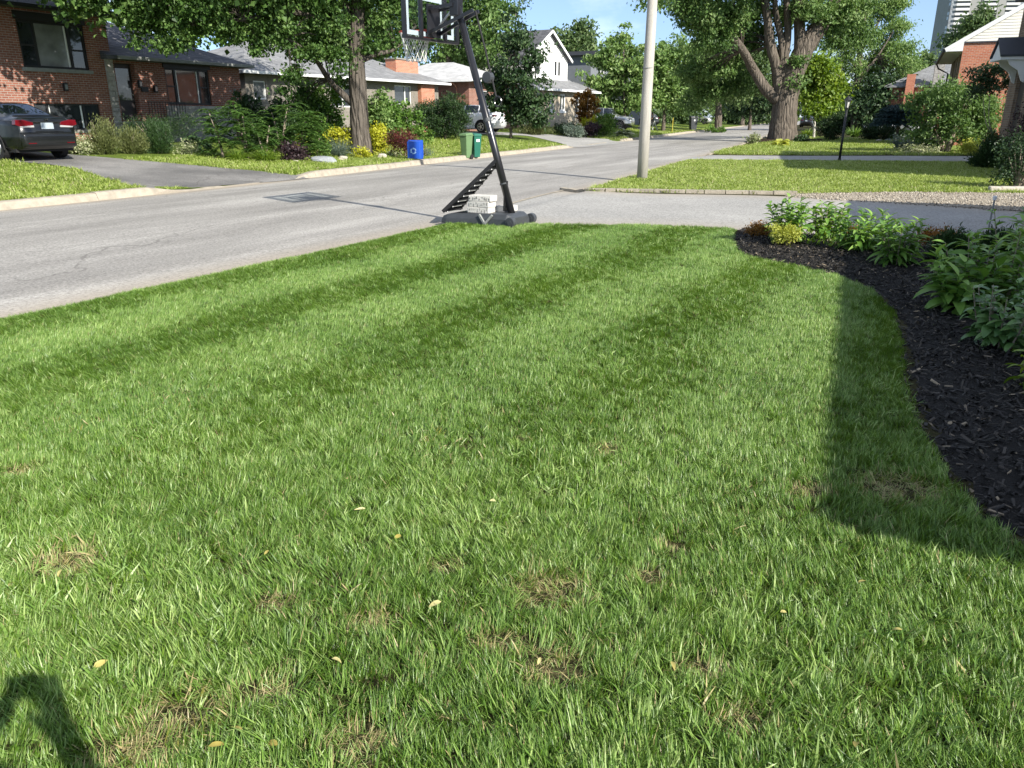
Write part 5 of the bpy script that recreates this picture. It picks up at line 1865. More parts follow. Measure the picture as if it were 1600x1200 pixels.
    for s in (-1, 1):
        tl = spec['tail']                            # polygon in (y, z)
        MB().prism([(s * p[0], p[1]) for p in tl], 'x', x0 - 0.015, x0 + spec.get('tail_depth', 0.22)).build('tail_light', M_TAIL, t, bevel=0.012)
        if 'tailw' in spec:
            MB().prism([(s * p[0], p[1]) for p in spec['tailw']], 'x', x0 - 0.02, x0 + 0.12).build('reverse_light', M_LAMPW, t, bevel=0.008)
        hl = spec['head']
        MB().prism([(s * p[0], p[1]) for p in hl], 'x', x1 - 0.35, x1 - 0.06).build('headlight', M_LAMPW, t, bevel=0.015)
        mx_ = spec['mirror']
        MB().box((mx_, s * (wmid + 0.09), spec['beltz'] + 0.06), (0.12, 0.2, 0.13)).build('mirror', paint, t, bevel=0.03)
        zc = spec['beltz'] - 0.12
        for hx in spec.get('handles', ()):
            MB().box((hx, s * (wmid + 0.004), zc), (0.18, 0.03, 0.025)).build('door_handle', M_CHROME if spec.get('chrome') else paint, t, bevel=0.008)
    pz = spec.get('plate_z', 0.80)
    if plate:
        MB().box((x0 - 0.012, 0, pz), (0.012, 0.32, 0.16)).build('licence_plate', mat('plate_pale', (0.33, 0.38, 0.42), 0.4, 0.2, 30), t)
    return t


SEDAN = dict(x0=-2.27, x1=2.27, halfw=0.875, wr=0.315, axles=(-1.36, 1.32), spokes=9,
             top=[(-2.27, 0.98), (-2.2, 1.045), (-1.75, 1.09), (-1.55, 1.15), (-0.85, 1.385), (-0.3, 1.435), (0.25, 1.42), (0.55, 1.34), (1.15, 1.0), (1.6, 0.92), (2.05, 0.80), (2.27, 0.62)],
             belt=[(-2.27, 0.94), (-1.8, 0.98), (-1.0, 0.96), (1.0, 0.90), (1.8, 0.83), (2.27, 0.58)],
             width=[(-2.27, 0.70), (-2.18, 0.79), (-1.95, 0.85), (-1.3, 0.875), (1.3, 0.875), (1.9, 0.83), (2.15, 0.72), (2.27, 0.58)],
             roofw=[(-2.27, 0.60), (-2.1, 0.68), (-1.7, 0.66), (-0.9, 0.55), (0.3, 0.57), (1.1, 0.68), (1.9, 0.66), (2.27, 0.45)],
             bottom=[(-2.27, 0.36), (-2.1, 0.26), (-1.7, 0.22), (1.9, 0.2), (2.27, 0.3)],
             rear_glass=(-1.58, -0.88), windshield=(0.42, 1.12), side_glass=(-1.25, 0.95), pillars=(-0.12,), tail=[(0.34, 0.86), (0.36, 0.93), (0.60, 0.985), (0.78, 0.98), (0.80, 0.86), (0.62, 0.80)],
             tail_depth=0.14, tailw=[(0.34, 0.80), (0.34, 0.85), (0.70, 0.825), (0.66, 0.79)], head=[(0.45, 0.62), (0.68, 0.66), (0.70, 0.76), (0.45, 0.74)], mirror=0.75, beltz=0.93, handles=(-0.65, 0.35), plate_z=0.84)
M_PAINT_D = mat('dark_grey_paint', (0.007, 0.008, 0.0085), 0.3, 0.08, 2, metal=0.0, spec=0.3, coat=0.6)
M_PAINT_W = mat('white_paint', (0.72, 0.73, 0.74), 0.3, 0.03, 2, coat=0.8)
M_PAINT_S = mat('silver_paint', (0.50, 0.51, 0.52), 0.3, 0.05, 2, metal=0.6, coat=0.8)
M_PAINT_K = mat('black_paint', (0.015, 0.015, 0.018), 0.25, 0.05, 2, coat=0.9)
RZ_V = math.atan2(V_.y, V_.x)
cp = P(52, 250)
sd = car('dark grey sedan parked on the driveway before the brick house', cp + V_ * 1.55 + U * 0.1 + Vector((0, 0, 0.02)), RZ_V, M_PAINT_D, SEDAN)
# bumper crease, chrome strip and badge on the boot
MB().span((-2.30, -0.36, 0.918), (-2.27, 0.36, 0.935)).build('chrome_strip', M_CHROME, sd)
MB().span((-2.296, -0.034, 0.955), (-2.27, -0.022, 1.015)).span((-2.296, 0.022, 0.955), (-2.27, 0.034, 1.015)).span((-2.295, -0.022, 0.98), (-2.27, 0.022, 0.992)).build('boot_emblem', M_CHROME, sd)
MB().add([(-2.25, -0.72, 0.30), (-2.25, 0.72, 0.30), (-2.36, 0.66, 0.36), (-2.36, -0.66, 0.36), (-2.25, -0.74, 0.70), (-2.25, 0.74, 0.70), (-2.36, 0.66, 0.62), (-2.36, -0.66, 0.62)],
         [(0, 1, 2, 3), (4, 5, 6, 7), (3, 2, 6, 7), (0, 3, 7, 4), (1, 2, 6, 5), (0, 1, 5, 4)]).build('rear_bumper', M_PAINT_D, sd, bevel=0.035, smooth=True)
for s in (-1, 1):
    MB().box((-2.363, s * 0.50, 0.42), (0.02, 0.20, 0.02)).build('reflector', M_TAIL, sd)

SUV = dict(SEDAN)
SUV.update(x0=-2.3, x1=2.3, halfw=0.92, wr=0.36, axles=(-1.38, 1.38), spokes=5,
           top=[(-2.3, 1.05), (-2.2, 1.15), (-1.85, 1.48), (-1.5, 1.63), (-0.5, 1.68), (0.3, 1.66), (0.6, 1.56), (1.2, 1.14), (1.7, 1.06), (2.1, 0.95), (2.3, 0.75)],
           belt=[(-2.3, 1.02), (-1.6, 1.10), (1.0, 1.02), (1.8, 0.97), (2.3, 0.7)], width=[(-2.3, 0.76), (-2.2, 0.84), (-1.9, 0.9), (-1.3, 0.92), (1.3, 0.92), (1.9, 0.88), (2.2, 0.76), (2.3, 0.64)],
           roofw=[(-2.3, 0.68), (-2.1, 0.70), (-1.5, 0.64), (0.3, 0.66), (1.1, 0.74), (1.9, 0.72), (2.3, 0.5)], rear_glass=(-2.1, -1.65), windshield=(0.5, 1.17), side_glass=(-1.75, 1.0), pillars=(-1.15, -0.1),
           tail=[(0.40, 0.98), (0.40, 1.03), (0.80, 1.08), (0.83, 0.98)], head=[(0.45, 0.76), (0.72, 0.78), (0.74, 0.87), (0.45, 0.86)], beltz=1.05, plate_z=0.92, darkarch=True, mirror=0.8)
SUV.pop('tailw', None)
s_p = P(748, 208)
car('white crossover parked behind the dark spreading yew', s_p + V_ * 1.25 + U * 0.95 + Vector((0, 0, 0.02)), RZ_V, M_PAINT_W, SUV)
TRUCK = dict(SUV)
TRUCK.update(x0=-2.75, x1=2.75, halfw=0.97, wr=0.40, axles=(-1.75, 1.75), spokes=6,
             top=[(-2.75, 1.18), (-2.7, 1.2), (-0.75, 1.2), (-0.7, 1.3), (-0.55, 1.85), (-0.2, 1.9), (0.7, 1.88), (1.2, 1.32), (1.5, 1.24), (2.4, 1.16), (2.75, 0.9)],
             belt=[(-2.75, 1.15), (2.0, 1.12), (2.75, 0.85)], width=[(-2.75, 0.92), (-2.5, 0.97), (2.3, 0.97), (2.75, 0.84)], roofw=[(-2.75, 0.88), (-0.8, 0.88), (-0.6, 0.74), (0.6, 0.72), (1.3, 0.82), (2.75, 0.7)],
             bottom=[(-2.75, 0.5), (2.75, 0.42)], rear_glass=(-0.7, -0.5), windshield=(0.72, 1.2), side_glass=(-0.5, 1.05), pillars=(0.2,), beltz=1.2, mirror=0.95, tail=[(0.78, 0.85), (0.78, 1.12), (0.92, 1.12), (0.92, 0.85)],
             head=[(0.55, 0.82), (0.85, 0.82), (0.85, 1.02), (0.55, 1.02)])
tp = P(956, 203)
car('silver pickup truck nosing out behind the shrubs', tp + V_ * 0.9, RZ_V + math.pi + 0.15, M_PAINT_S, TRUCK)
dp_ = P(1035, 199)
car('black car parked behind the person mowing', dp_ + V_ * 3, RZ_V + 0.5, M_PAINT_K, SUV)
fp = P(1108, 195)
car('silver hatchback half hidden behind the slim far trunk', fp + V_ * 2 + Vector((0, 0, 0.1)), RZ_V + math.pi, M_PAINT_S, SUV)
wp = at(1392, 200, 72)
car('white car seen below the drooping blue spruce', Vector((wp.x, wp.y, 0.02)), R(150), M_PAINT_W, SEDAN)
fw2 = at(1262, 190, 120)
car('dark car standing at the far end of the street', Vector((fw2.x, fw2.y, 0.0)), R(65), M_PAINT_K, SUV)
# ------------------------------------------------------------------ foliage
def unit(a):
    return a / np.maximum(np.linalg.norm(a, axis=1), 1e-9)[:, None]


def leaves(c, L, W, d, nrm, fold=0.22, r_=None, rn=None, spread=0.5):
    """folded diamond leaves: centres, length, width, tip direction, face normal"""
    n = len(c)
    d = unit(d)
    s = unit(np.cross(nrm, d))
    nn = np.cross(d, s)
    L = np.broadcast_to(L, n)[:, None]; W = np.broadcast_to(W, n)[:, None]
    v = np.stack([c - d * L * 0.5, c - s * W * 0.5 + nn * fold * W, c + d * L * 0.5, c + s * W * 0.5 + nn * fold * W], 1).reshape(-1, 3)
    o = np.arange(n)[:, None] * 4
    f = np.concatenate([np.concatenate([o, o + 1, o + 2], 1), np.concatenate([o, o + 2, o + 3], 1)])
    if rn is None:
        rn = r_.uniform(0, 1, n)
    return v, f, np.repeat(rn, 4)


def rand_dir(r_, n):
    return unit(r_.normal(0, 1, (n, 3)))


def crown_points(r_, ells, n, clump=0.45, shell=2.4, per=70, flat=0.6):
    """leaf centres gathered in small clumps spread through ellipsoids (cx, cy, cz, rx, ry, rz[, weight])"""
    E_ = np.array([e[:6] for e in ells], float)
    wgt = np.array([(e[6] if len(e) > 6 else 1.0) * (e[3] * e[4] * e[5]) ** 0.75 for e in ells])
    wgt /= wgt.sum()
    m = max(4, n // per)
    k = r_.choice(len(ells), m, p=wgt)
    u_ = rand_dir(r_, m) * (r_.uniform(0, 1, m) ** (1 / shell))[:, None]
    cc = E_[k, :3] + u_ * E_[k, 3:6]
    out = unit(u_ / E_[k, 3:6])
    size = clump * r_.uniform(0.6, 1.4, m)
    q = r_.integers(0, m, n)
    off = r_.normal(0, 1, (n, 3)) * size[q][:, None] * np.array([1, 1, flat])
    tone = np.clip(r_.normal(0.5, 0.2, m), 0, 1)
    return cc[q] + off, out[q], tone[q], cc


def foliage(name, parent, m, r_, ells, n, L=0.12, W=0.08, clump=0.45, shell=2.4, per=70, droop=0.3, flat=0.6, up=0.6, kind=None, smooth=False):
    c, out, tone, cc = crown_points(r_, ells, n, clump, shell, per, flat)
    d = rand_dir(r_, n) + out * 0.5 + np.array([0, 0, -droop])
    nr = rand_dir(r_, n) * 0.8 + out * 0.45 + np.array([0, 0, up])
    sz = r_.uniform(0.45, 1.4, n)
    rn = np.clip(tone + r_.normal(0, 0.2, n), 0, 1)
    v, f, rr = leaves(c, L * sz, W * sz, d, nr, rn=rn)
    o = link(name, np_mesh(name, v, f, rr), m, parent, kind)
    return o, cc


def bark_mat(name, a_, b_):
    m, n, l, b, o = _new(name)
    g = n.new('ShaderNodeTexCoord')
    mp_ = n.new('ShaderNodeMapping'); mp_.inputs['Scale'].default_value = (9, 9, 1.3)
    l.new(g.outputs['Object'], mp_.inputs['Vector'])
    t = n.new('ShaderNodeTexNoise'); t.inputs['Scale'].default_value = 1.0; t.inputs['Detail'].default_value = 8; t.inputs['Roughness'].default_value = 0.7
    l.new(mp_.outputs['Vector'], t.inputs['Vector'])
    vo = n.new('ShaderNodeTexVoronoi'); vo.feature = 'DISTANCE_TO_EDGE'; vo.inputs['Scale'].default_value = 1.1
    mxv = n.new('ShaderNodeMix'); mxv.data_type = 'VECTOR'; mxv.inputs[0].default_value = 0.35
    l.new(mp_.outputs['Vector'], mxv.inputs[4]); l.new(t.outputs['Color'], mxv.inputs[5])
    l.new(mxv.outputs[1], vo.inputs['Vector'])
    r = ramp(n, [(0.25, a_), (0.55, tuple((x + y) / 2 for x, y in zip(a_, b_))), (0.75, b_)])
    l.new(t.outputs['Fac'], r.inputs['Fac'])
    l.new(r.outputs['Color'], b.inputs['Base Color'])
    b.inputs['Roughness'].default_value = 0.95
    b.inputs['Specular IOR Level'].default_value = 0.1
    r2 = ramp(n, [(0.0, (0, 0, 0)), (0.25, (1, 1, 1))])
    l.new(vo.outputs['Distance'], r2.inputs['Fac'])
    bp = n.new('ShaderNodeBump'); bp.inputs['Strength'].default_value = 1.0; bp.inputs['Distance'].default_value = 0.06
    l.new(r2.outputs['Color'], bp.inputs['Height'])
    bp2 = n.new('ShaderNodeBump'); bp2.inputs['Strength'].default_value = 0.6; bp2.inputs['Distance'].default_value = 0.03
    l.new(t.outputs['Fac'], bp2.inputs['Height']); l.new(bp.outputs['Normal'], bp2.inputs['Normal'])
    l.new(bp2.outputs['Normal'], b.inputs['Normal'])
    return m


M_BARK = bark_mat('maple_bark', (0.05, 0.043, 0.036), (0.20, 0.175, 0.145))
M_BARK2 = bark_mat('silver_maple_bark', (0.055, 0.046, 0.038), (0.25, 0.215, 0.175))
M_BARK3 = bark_mat('slim_bark', (0.10, 0.085, 0.07), (0.2, 0.17, 0.14))
M_TWIG = mat('pale_stem', (0.28, 0.23, 0.18), 0.9, 0.25, 8)
L_MAPLE = leaf_mat('maple_leaf', (0.029, 0.068, 0.016), (0.077, 0.156, 0.032), (0.172, 0.271, 0.079))
L_SILVER = leaf_mat('silver_maple_leaf', (0.048, 0.101, 0.024), (0.122, 0.217, 0.056), (0.259, 0.364, 0.140))
L_LOCUST = leaf_mat('locust_leaf', (0.080, 0.150, 0.040), (0.181, 0.292, 0.080), (0.351, 0.453, 0.188))
L_LIME = leaf_mat('lime_leaf', (0.076, 0.140, 0.017), (0.166, 0.268, 0.031), (0.275, 0.370, 0.070))
L_DARK = leaf_mat('dark_leaf', (0.016, 0.038, 0.014), (0.035, 0.074, 0.024), (0.081, 0.132, 0.049), 0.2)
L_PLAIN = leaf_mat('green_leaf', (0.045, 0.106, 0.018), (0.112, 0.217, 0.036), (0.227, 0.345, 0.081))
L_FAR = leaf_mat('far_leaf', (0.050, 0.092, 0.031), (0.108, 0.175, 0.060), (0.199, 0.266, 0.110))
L_GOLD = leaf_mat('gold_leaf', (0.24, 0.26, 0.014), (0.42, 0.44, 0.030), (0.58, 0.58, 0.08))
L_RED = leaf_mat('barberry_leaf', (0.055, 0.016, 0.018), (0.13, 0.035, 0.030), (0.24, 0.085, 0.055))
L_PURP = leaf_mat('plum_leaf', (0.020, 0.014, 0.018), (0.048, 0.028, 0.034), (0.10, 0.06, 0.06))
L_YEW = leaf_mat('yew_needle', (0.011, 0.029, 0.009), (0.024, 0.057, 0.015), (0.050, 0.094, 0.024), 0.15)
L_JUN = leaf_mat('juniper_needle', (0.040, 0.057, 0.016), (0.092, 0.113, 0.034), (0.172, 0.190, 0.069), 0.15)
L_SPRUCE = leaf_mat('spruce_needle', (0.014, 0.032, 0.032), (0.030, 0.058, 0.060), (0.060, 0.10, 0.10), 0.1)
L_SUMAC = leaf_mat('sumac_leaf', (0.026, 0.065, 0.014), (0.065, 0.138, 0.029), (0.145, 0.246, 0.058))
L_BLUEG = leaf_mat('blue_grass', (0.08, 0.12, 0.09), (0.16, 0.21, 0.16), (0.28, 0.33, 0.26))
L_VARI = leaf_mat('variegated_leaf', (0.10, 0.15, 0.05), (0.32, 0.36, 0.18), (0.60, 0.60, 0.42))
L_ORNG = leaf_mat('copper_leaf', (0.10, 0.055, 0.012), (0.26, 0.13, 0.022), (0.40, 0.24, 0.06))
L_SPIR = leaf_mat('spirea_leaf', (0.20, 0.24, 0.03), (0.38, 0.42, 0.07), (0.55, 0.58, 0.16))
L_BED = leaf_mat('bed_leaf', (0.073, 0.170, 0.027), (0.151, 0.291, 0.050), (0.268, 0.425, 0.098), 0.28, 0.42, 0.45)
L_HYD = leaf_mat('hydrangea_leaf', (0.053, 0.126, 0.034), (0.109, 0.220, 0.059), (0.194, 0.325, 0.105), 0.25, 0.4, 0.5)


def limb(b, pts, r0, r1, n=9, jit=0.05):
    p = catmull([tuple(q) for q in pts], 4)
    k = len(p)
    b.tube([tuple(x) for x in p], [r0 + (r1 - r0) * (i / (k - 1)) ** 0.8 for i in range(k)], n, True, jit)


def tree(name, label, base, trunk_pts, r0, r1, limbs, ells, lm, bark, n, L, W, seed, clump=0.5, twigs=40, flare=1.35, group=None, cat='tree', per=70, droop=0.3, shell=2.4, extra=None, rz=0.0):
    """trunk_pts, limbs and crown ellipsoids are relative to the base"""
    r_ = np.random.default_rng(seed)
    t = thing(name, label, cat, base, rz, group)
    b = MB()
    tp_ = catmull([tuple(q) for q in trunk_pts], 6)
    k = len(tp_)
    rad = [r0 + (r1 - r0) * i / (k - 1) for i in range(k)]
    for i in range(k):
        h = tp_[i][2] - tp_[0][2]
        rad[i] *= 1 + (flare - 1) * math.exp(-h / (r0 * 1.3 + 0.02))
    b.tube([tuple(x) for x in tp_], rad, 16, True, 0.045)
    for (pts, a, c) in limbs:
        limb(b, pts, a, c)
    fo, cc = foliage('crown', t, lm, r_, ells, n, L, W, clump, shell, per, droop)
    if extra:
        foliage('crown', t, lm, r_, extra['ells'], extra['n'], extra['L'], extra['W'], extra.get('clump', 0.6), 2.0, 60, droop)
    # twigs running out to some of the leaf clumps
    ends = [Vector(tp_[-1])] + [Vector(l_[0][-1]) for l_ in limbs] + [Vector(tp_[int(k * 0.7)])] + [Vector(l_[0][len(l_[0]) // 2]) for l_ in limbs]
    for q in r_.choice(len(cc), min(twigs, len(cc)), replace=False):
        c_ = Vector(cc[q])
        e = min(ends, key=lambda v: (v - c_).length)
        if (e - c_).length > 0.3:
            mid = e.lerp(c_, 0.5) + Vector((0, 0, 0.12 * (e - c_).length))
            rr = min(r1 * 0.45, 0.012 * (e - c_).length + 0.01)
            limb(b, [e, mid, c_], rr, 0.008, 5)
    b.build('trunk', bark, t, smooth=True)
    return t


def rel(base, lst):
    return [tuple(p - base) for p in lst]


# ---- the maple across the street, left
B = P(566, 241)
Yb = B.y
print('MAPLE', B)
trunk = rel(B, [B + Vector((0.0, 0, -0.2)), at(562, 200, Yb), at(560, 150, Yb), at(557, 90, Yb), at(558, 40, Yb), at(560, -40, Yb)])
lim = [(rel(B, [at(556, 165, Yb), at(538, 150, Yb), at(515, 126, Yb - .3), at(490, 90, Yb - 1), at(450, 60, Yb - 2)]), 0.16, 0.05),
       (rel(B, [at(563, 95, Yb), at(590, 84, Yb), at(618, 76, Yb + .3), at(650, 40, Yb + 1)]), 0.12, 0.04),
       (rel(B, [at(556, 50, Yb), at(540, 10, Yb), at(500, -60, Yb - 1), at(420, -140, Yb - 2)]), 0.22, 0.08),
       (rel(B, [at(557, 60, Yb), at(470, 20, Yb - 1.5), at(380, 30, Yb - 2.5), at(290, 40, Yb - 3)]), 0.13, 0.04),
       (rel(B, [at(558, 20, Yb), at(590, -40, Yb), at(640, -120, Yb)]), 0.2, 0.06),
       (rel(B, [at(540, -10, Yb), at(400, -60, Yb - 2), at(240, -60, Yb - 3), at(120, -50, Yb - 3.5)]), 0.15, 0.04)]


def el(px, py, Y, r, rz=None, w=1.0):
    p = at(px, py, Y) - B
    return (p.x, p.y, p.z, r, r, rz or r * 0.8, w)


ell = [el(225, 28, Yb - 3, 0.6), el(285, 35, Yb - 3, 0.6), el(248, 62, Yb - 3.2, 0.4), el(350, 35, Yb - 2.6, 0.65), el(395, 72, Yb - 2, 0.5), el(430, 45, Yb - 2, 0.8), el(470, 80, Yb - 1.5, 0.55),
       el(455, 115, Yb - 1.5, 0.45), el(500, 70, Yb - 1, 0.7), el(530, 95, Yb - 1, 0.45), el(515, 30, Yb - 1, 0.8), el(330, 10, Yb - 3, 0.9), el(420, 0, Yb - 2, 0.9), el(265, 5, Yb - 3, 0.9), el(590, 35, Yb, 0.6),
       el(610, 65, Yb + .5, 0.45), el(575, 75, Yb, 0.4), el(620, 10, Yb + .5, 0.7), el(150, 5, Yb - 3.5, 0.45), el(200, 20, Yb - 3.3, 0.5), el(480, -20, Yb - 1, 1.0), el(560, -20, Yb, 0.9), el(215, 60, Yb - 3, 0.3), el(272, 66, Yb - 3, 0.35), el(235, 80, Yb - 3.1, 0.22),
       el(470, 150, Yb + 1.0, 0.55), el(500, 165, Yb + 1.2, 0.45), el(535, 125, Yb + .6, 0.35), el(440, 140, Yb - 1.4, 0.25)]
extra = dict(ells=[(-3.5, -1.2, 6.6, 4.6, 4.2, 2.6), (-7.0, -2.6, 6.3, 4.0, 3.6, 2.2), (1.0, 0.5, 7.5, 3.6, 3.6, 2.6), (-2.5, 0.5, 9.5, 4.5, 4.5, 2.4), (-8.6, -4.2, 6.6, 2.8, 2.6, 1.8)], n=42000, L=0.20, W=0.16, clump=0.45)
tree('maple_tree', 'large leafy maple with thick trunk across the street at left', B, trunk, 0.36, 0.24, lim, ell, L_MAPLE, M_BARK, 46000, 0.12, 0.08, 21, 0.17, 150, 1.3, per=90, extra=extra, droop=0.5)

# ---- a street maple just outside the left edge, shading the sedan
B = Vector((-13.6, 11.4, tz(-13.6, 11.4)))
tree('maple_tree', 'street maple just outside the left edge shading the sedan', B, [(0, 0, -0.2), (0.1, 0, 2), (0.6, 0.2, 4.5), (1.5, 0.6, 7)], 0.34, 0.2,
     [([(0.6, 0.2, 4.5), (2.5, 1.0, 6.0), (5.0, 2.0, 7.2)], 0.18, 0.05), ([(0.5, 0.2, 4.2), (-1, 1.5, 6), (-2, 2.5, 7.5)], 0.16, 0.05)],
     [(5.0, 2.0, 8.3, 3.6, 3.6, 2.0), (2.0, 1.0, 9.0, 3.6, 3.6, 2.3), (-1.0, 1.5, 8.5, 3, 3, 2.0), (3.6, 3.6, 8.0, 2.6, 2.6, 1.6)], L_MAPLE, M_BARK, 17000, 0.22, 0.18, 27, 0.4, 50, 1.3, per=60)

# ---- the big forked maple on the right side of the street
B = P(1222, 221)
Yb = B.y
trunk = rel(B, [B + Vector((0, 0, -0.3)), at(1224, 190, Yb), at(1229, 150, Yb), at(1242, 110, Yb), at(1258, 75, Yb), at(1285, 35, Yb), at(1325, -20, Yb)])
lim = [(rel(B, [at(1215, 155, Yb), at(1196, 138, Yb), at(1178, 110, Yb), at(1160, 78, Yb - 1), at(1128, 35, Yb - 2), at(1100, -10, Yb - 3)]), 0.42, 0.16),
       (rel(B, [at(1218, 150, Yb), at(1214, 110, Yb), at(1204, 70, Yb), at(1198, 20, Yb), at(1190, -40, Yb)]), 0.40, 0.2),
       (rel(B, [at(1226, 140, Yb), at(1226, 90, Yb), at(1231, 50, Yb), at(1228, -20, Yb)]), 0.32, 0.2),
       (rel(B, [at(1222, 130, Yb), at(1222, 70, Yb), at(1212, 20, Yb), at(1210, -30, Yb)]), 0.26, 0.14),
       (rel(B, [at(1250, 90, Yb), at(1250, 50, Yb), at(1247, 0, Yb), at(1250, -40, Yb)]), 0.42, 0.25),
       (rel(B, [at(1262, 70, Yb), at(1272, 40, Yb + 1), at(1282, 0, Yb + 1)]), 0.3, 0.15)]
ell = [el(1090, 25, Yb - 3, 1.3), el(1110, 60, Yb - 2, 1.3), el(1075, 5, Yb - 3, 1.1), el(1140, 20, Yb - 2, 1.3), el(1130, 95, Yb + 2, 1.3), el(1090, 110, Yb + 2, 1.2), el(1160, 60, Yb + 2, 1.3), el(1180, 10, Yb + 1, 1.2),
       el(1150, 130, Yb + 3, 1.2), el(1110, 140, Yb + 3, 1.1), el(1185, 50, Yb + 2, 1.0), el(1215, 85, Yb + 1.5, 0.6), el(1270, 10, Yb - 1, 0.9), el(1250, 95, Yb - .8, 0.35), el(1243, 130, Yb - .7, 0.35), el(1300, 30, Yb, 1.1), el(1330, 15, Yb, 1.2),
       el(1310, 60, Yb + 1, 0.9), el(1225, 20, Yb + 2, 1.0), el(1055, -10, Yb - 3.5, 1.0), el(1010, -6, Yb - 5, 0.5), el(998, 2, Yb - 5, 0.35), el(1030, 3, Yb - 5, 0.5), el(1085, 160, Yb + 4, 0.9), el(1345, 50, Yb + 1, 1.0), el(1000, 22, Yb - 5, 0.18)]
extra = dict(ells=[(-3, -2, 12.5, 6, 6, 3.0), (3, 1, 13.5, 6, 6, 3.5), (-5, -4, 10.5, 4, 4, 2.2)], n=26000, L=0.34, W=0.26, clump=0.6)
tree('maple_tree', 'massive forked silver maple leaning over the right side of the street', B, trunk, 0.84, 0.44, lim, ell, L_SILVER, M_BARK2, 52000, 0.20, 0.11, 22, 0.30, 120, 1.22, per=90, extra=extra, droop=0.6)
# planted ring at its foot
rg = loft_sheet('mulch_ring', [B + Vector((-2.6, -1.3, 0)), B + Vector((-0.5, -1.9, 0)), B + Vector((2.4, -1.2, 0))], [B + Vector((-1.9, 1.2, 0)), B + Vector((0, 1.8, 0)), B + Vector((2.2, 1.0, 0))], M_SOIL, 0.03, 24, 6, mound=0.12, label='dark soil ring around the forked maple trunk')

# ---- tall bright tree at right
B = P(1335, 206)
Yb = B.y + 6
B = Vector((at(1335, 206, Yb).x, Yb, 0))
trunk = rel(B, [B + Vector((0, 0, -0.2)), at(1337, 160, Yb), at(1342, 100, Yb), at(1350, 20, Yb), at(1352, -60, Yb)])
lim = [(rel(B, [at(1340, 130, Yb), at(1370, 90, Yb), at(1395, 50, Yb)]), 0.2, 0.06), (rel(B, [at(1341, 110, Yb), at(1315, 70, Yb), at(1300, 20, Yb)]), 0.2, 0.06), (rel(B, [at(1345, 80, Yb), at(1375, 30, Yb), at(1390, -20, Yb)]), 0.18, 0.06)]
ell = [el(x, y, Yb + random.uniform(-3, 3), r) for x, y, r in [(1300, 60, 1.8), (1330, 20, 2), (1370, 15, 2), (1395, 45, 1.7), (1345, 60, 2), (1385, 80, 2), (1410, 95, 1.6), (1320, 100, 2), (1360, 110, 2), (1400, 125, 1.8), (1425, 130, 1.0), (1300, 135, 1.6), (1340, 150, 1.8),
                                                               (1380, 150, 1.7), (1410, 155, 1.2), (1350, -30, 2.5), (1310, -20, 2.0), (1400, 5, 1.2), (1408, 40, 0.9), (1430, 110, .7), (1310, 165, 1.3), (1365, 175, 1.2), (1432, 150, 1.3), (1420, 172, 1.2), (1395, 170, 1.4), (1418, 70, .9)]]
tree('locust_tree', 'tall bright feathery tree left of the apartment tower', B, trunk, 0.4, 0.2, lim, ell, L_LOCUST, M_BARK3, 62000, 0.26, 0.13, 23, 0.42, 60, per=80, droop=0.7)

# ---- smaller trees: (name, label, base px, distance or None, crown list (px, py, r), leaf, bark, trunk r, n, leaf length, seed)
def small_tree(name, label, bx, by, Y, crown, lm, r0, n, L, seed, clump=0.3, bark=None, top=None, W=None, per=60, droop=0.4, dy=1.0, twigs=40):
    global B
    p = P(bx, by)
    if Y:
        q = at(bx, by, Y)
        p = Vector((q.x, Y, tz(q.x, Y)))
    B = p
    Yb = p.y
    r_ = random.Random(seed)
    ell = [el(x, y, Yb + r_.uniform(-dy, dy), r) for x, y, r in crown]
    tx, ty = top or (bx + 2, min(c[1] for c in crown) + 8)
    tr = rel(p, [p + Vector((0, 0, -0.1)), at(bx + (tx - bx) * .3, by + (ty - by) * .3, Yb), at(bx + (tx - bx) * .6, by + (ty - by) * .6, Yb), at(tx, ty, Yb)])
    return tree(name, label, p, tr, r0, r0 * 0.25, [], ell, lm, bark or M_BARK3, n, L, W or L * 0.62, seed, clump, twigs, 1.2, per=per, droop=droop)


small_tree('young_tree', 'slender dark leaved young tree behind the hoop pole', 798, 216, None, [(800, 25, .45), (815, 60, .75), (795, 70, .7), (785, 100, .9), (830, 95, .75), (800, 110, 1.0), (845, 80, .4), (775, 130, .7), (815, 135, 1.1), (845, 125, .5), (790, 160, 1.1),
                                                                                                 (830, 165, 1.1), (810, 180, .8), (812, 10, .25), (850, 150, .5), (770, 155, .4), (842, 180, .6)], L_DARK, 0.09, 9500, 0.22, 31, 0.24, top=(806, 20))
small_tree('young_tree', 'open crowned bright green young tree beside the dark house', 976, 203, 76, [(974, 42, 0.32), (972, 58, 0.57), (958, 75, 0.89), (985, 80, 0.89), (940, 92, 0.89), (965, 105, 1.40), (998, 102, 1.02), (930, 128, 0.76), (955, 135, 1.52), (988, 135, 1.40), (940, 160, 1.02), (972, 165, 1.27), (1000, 160, 0.89),
                                                                                                   (916, 112, 0.44), (920, 92, 0.38), (1008, 75, 0.51), (1012, 120, 0.64)], L_LOCUST, 0.16, 11000, 0.34, 32, 0.3, top=(974, 50), per=45)
small_tree('round_tree', 'dense round tree behind the white gabled house', 897, 190, 112, [(897, 55, 2.6), (880, 70, 2.2), (915, 72, 2.2), (897, 85, 3), (875, 92, 2), (920, 95, 2.2), (897, 120, 3)], L_FAR, 0.3, 9000, 0.5, 33, 0.7)
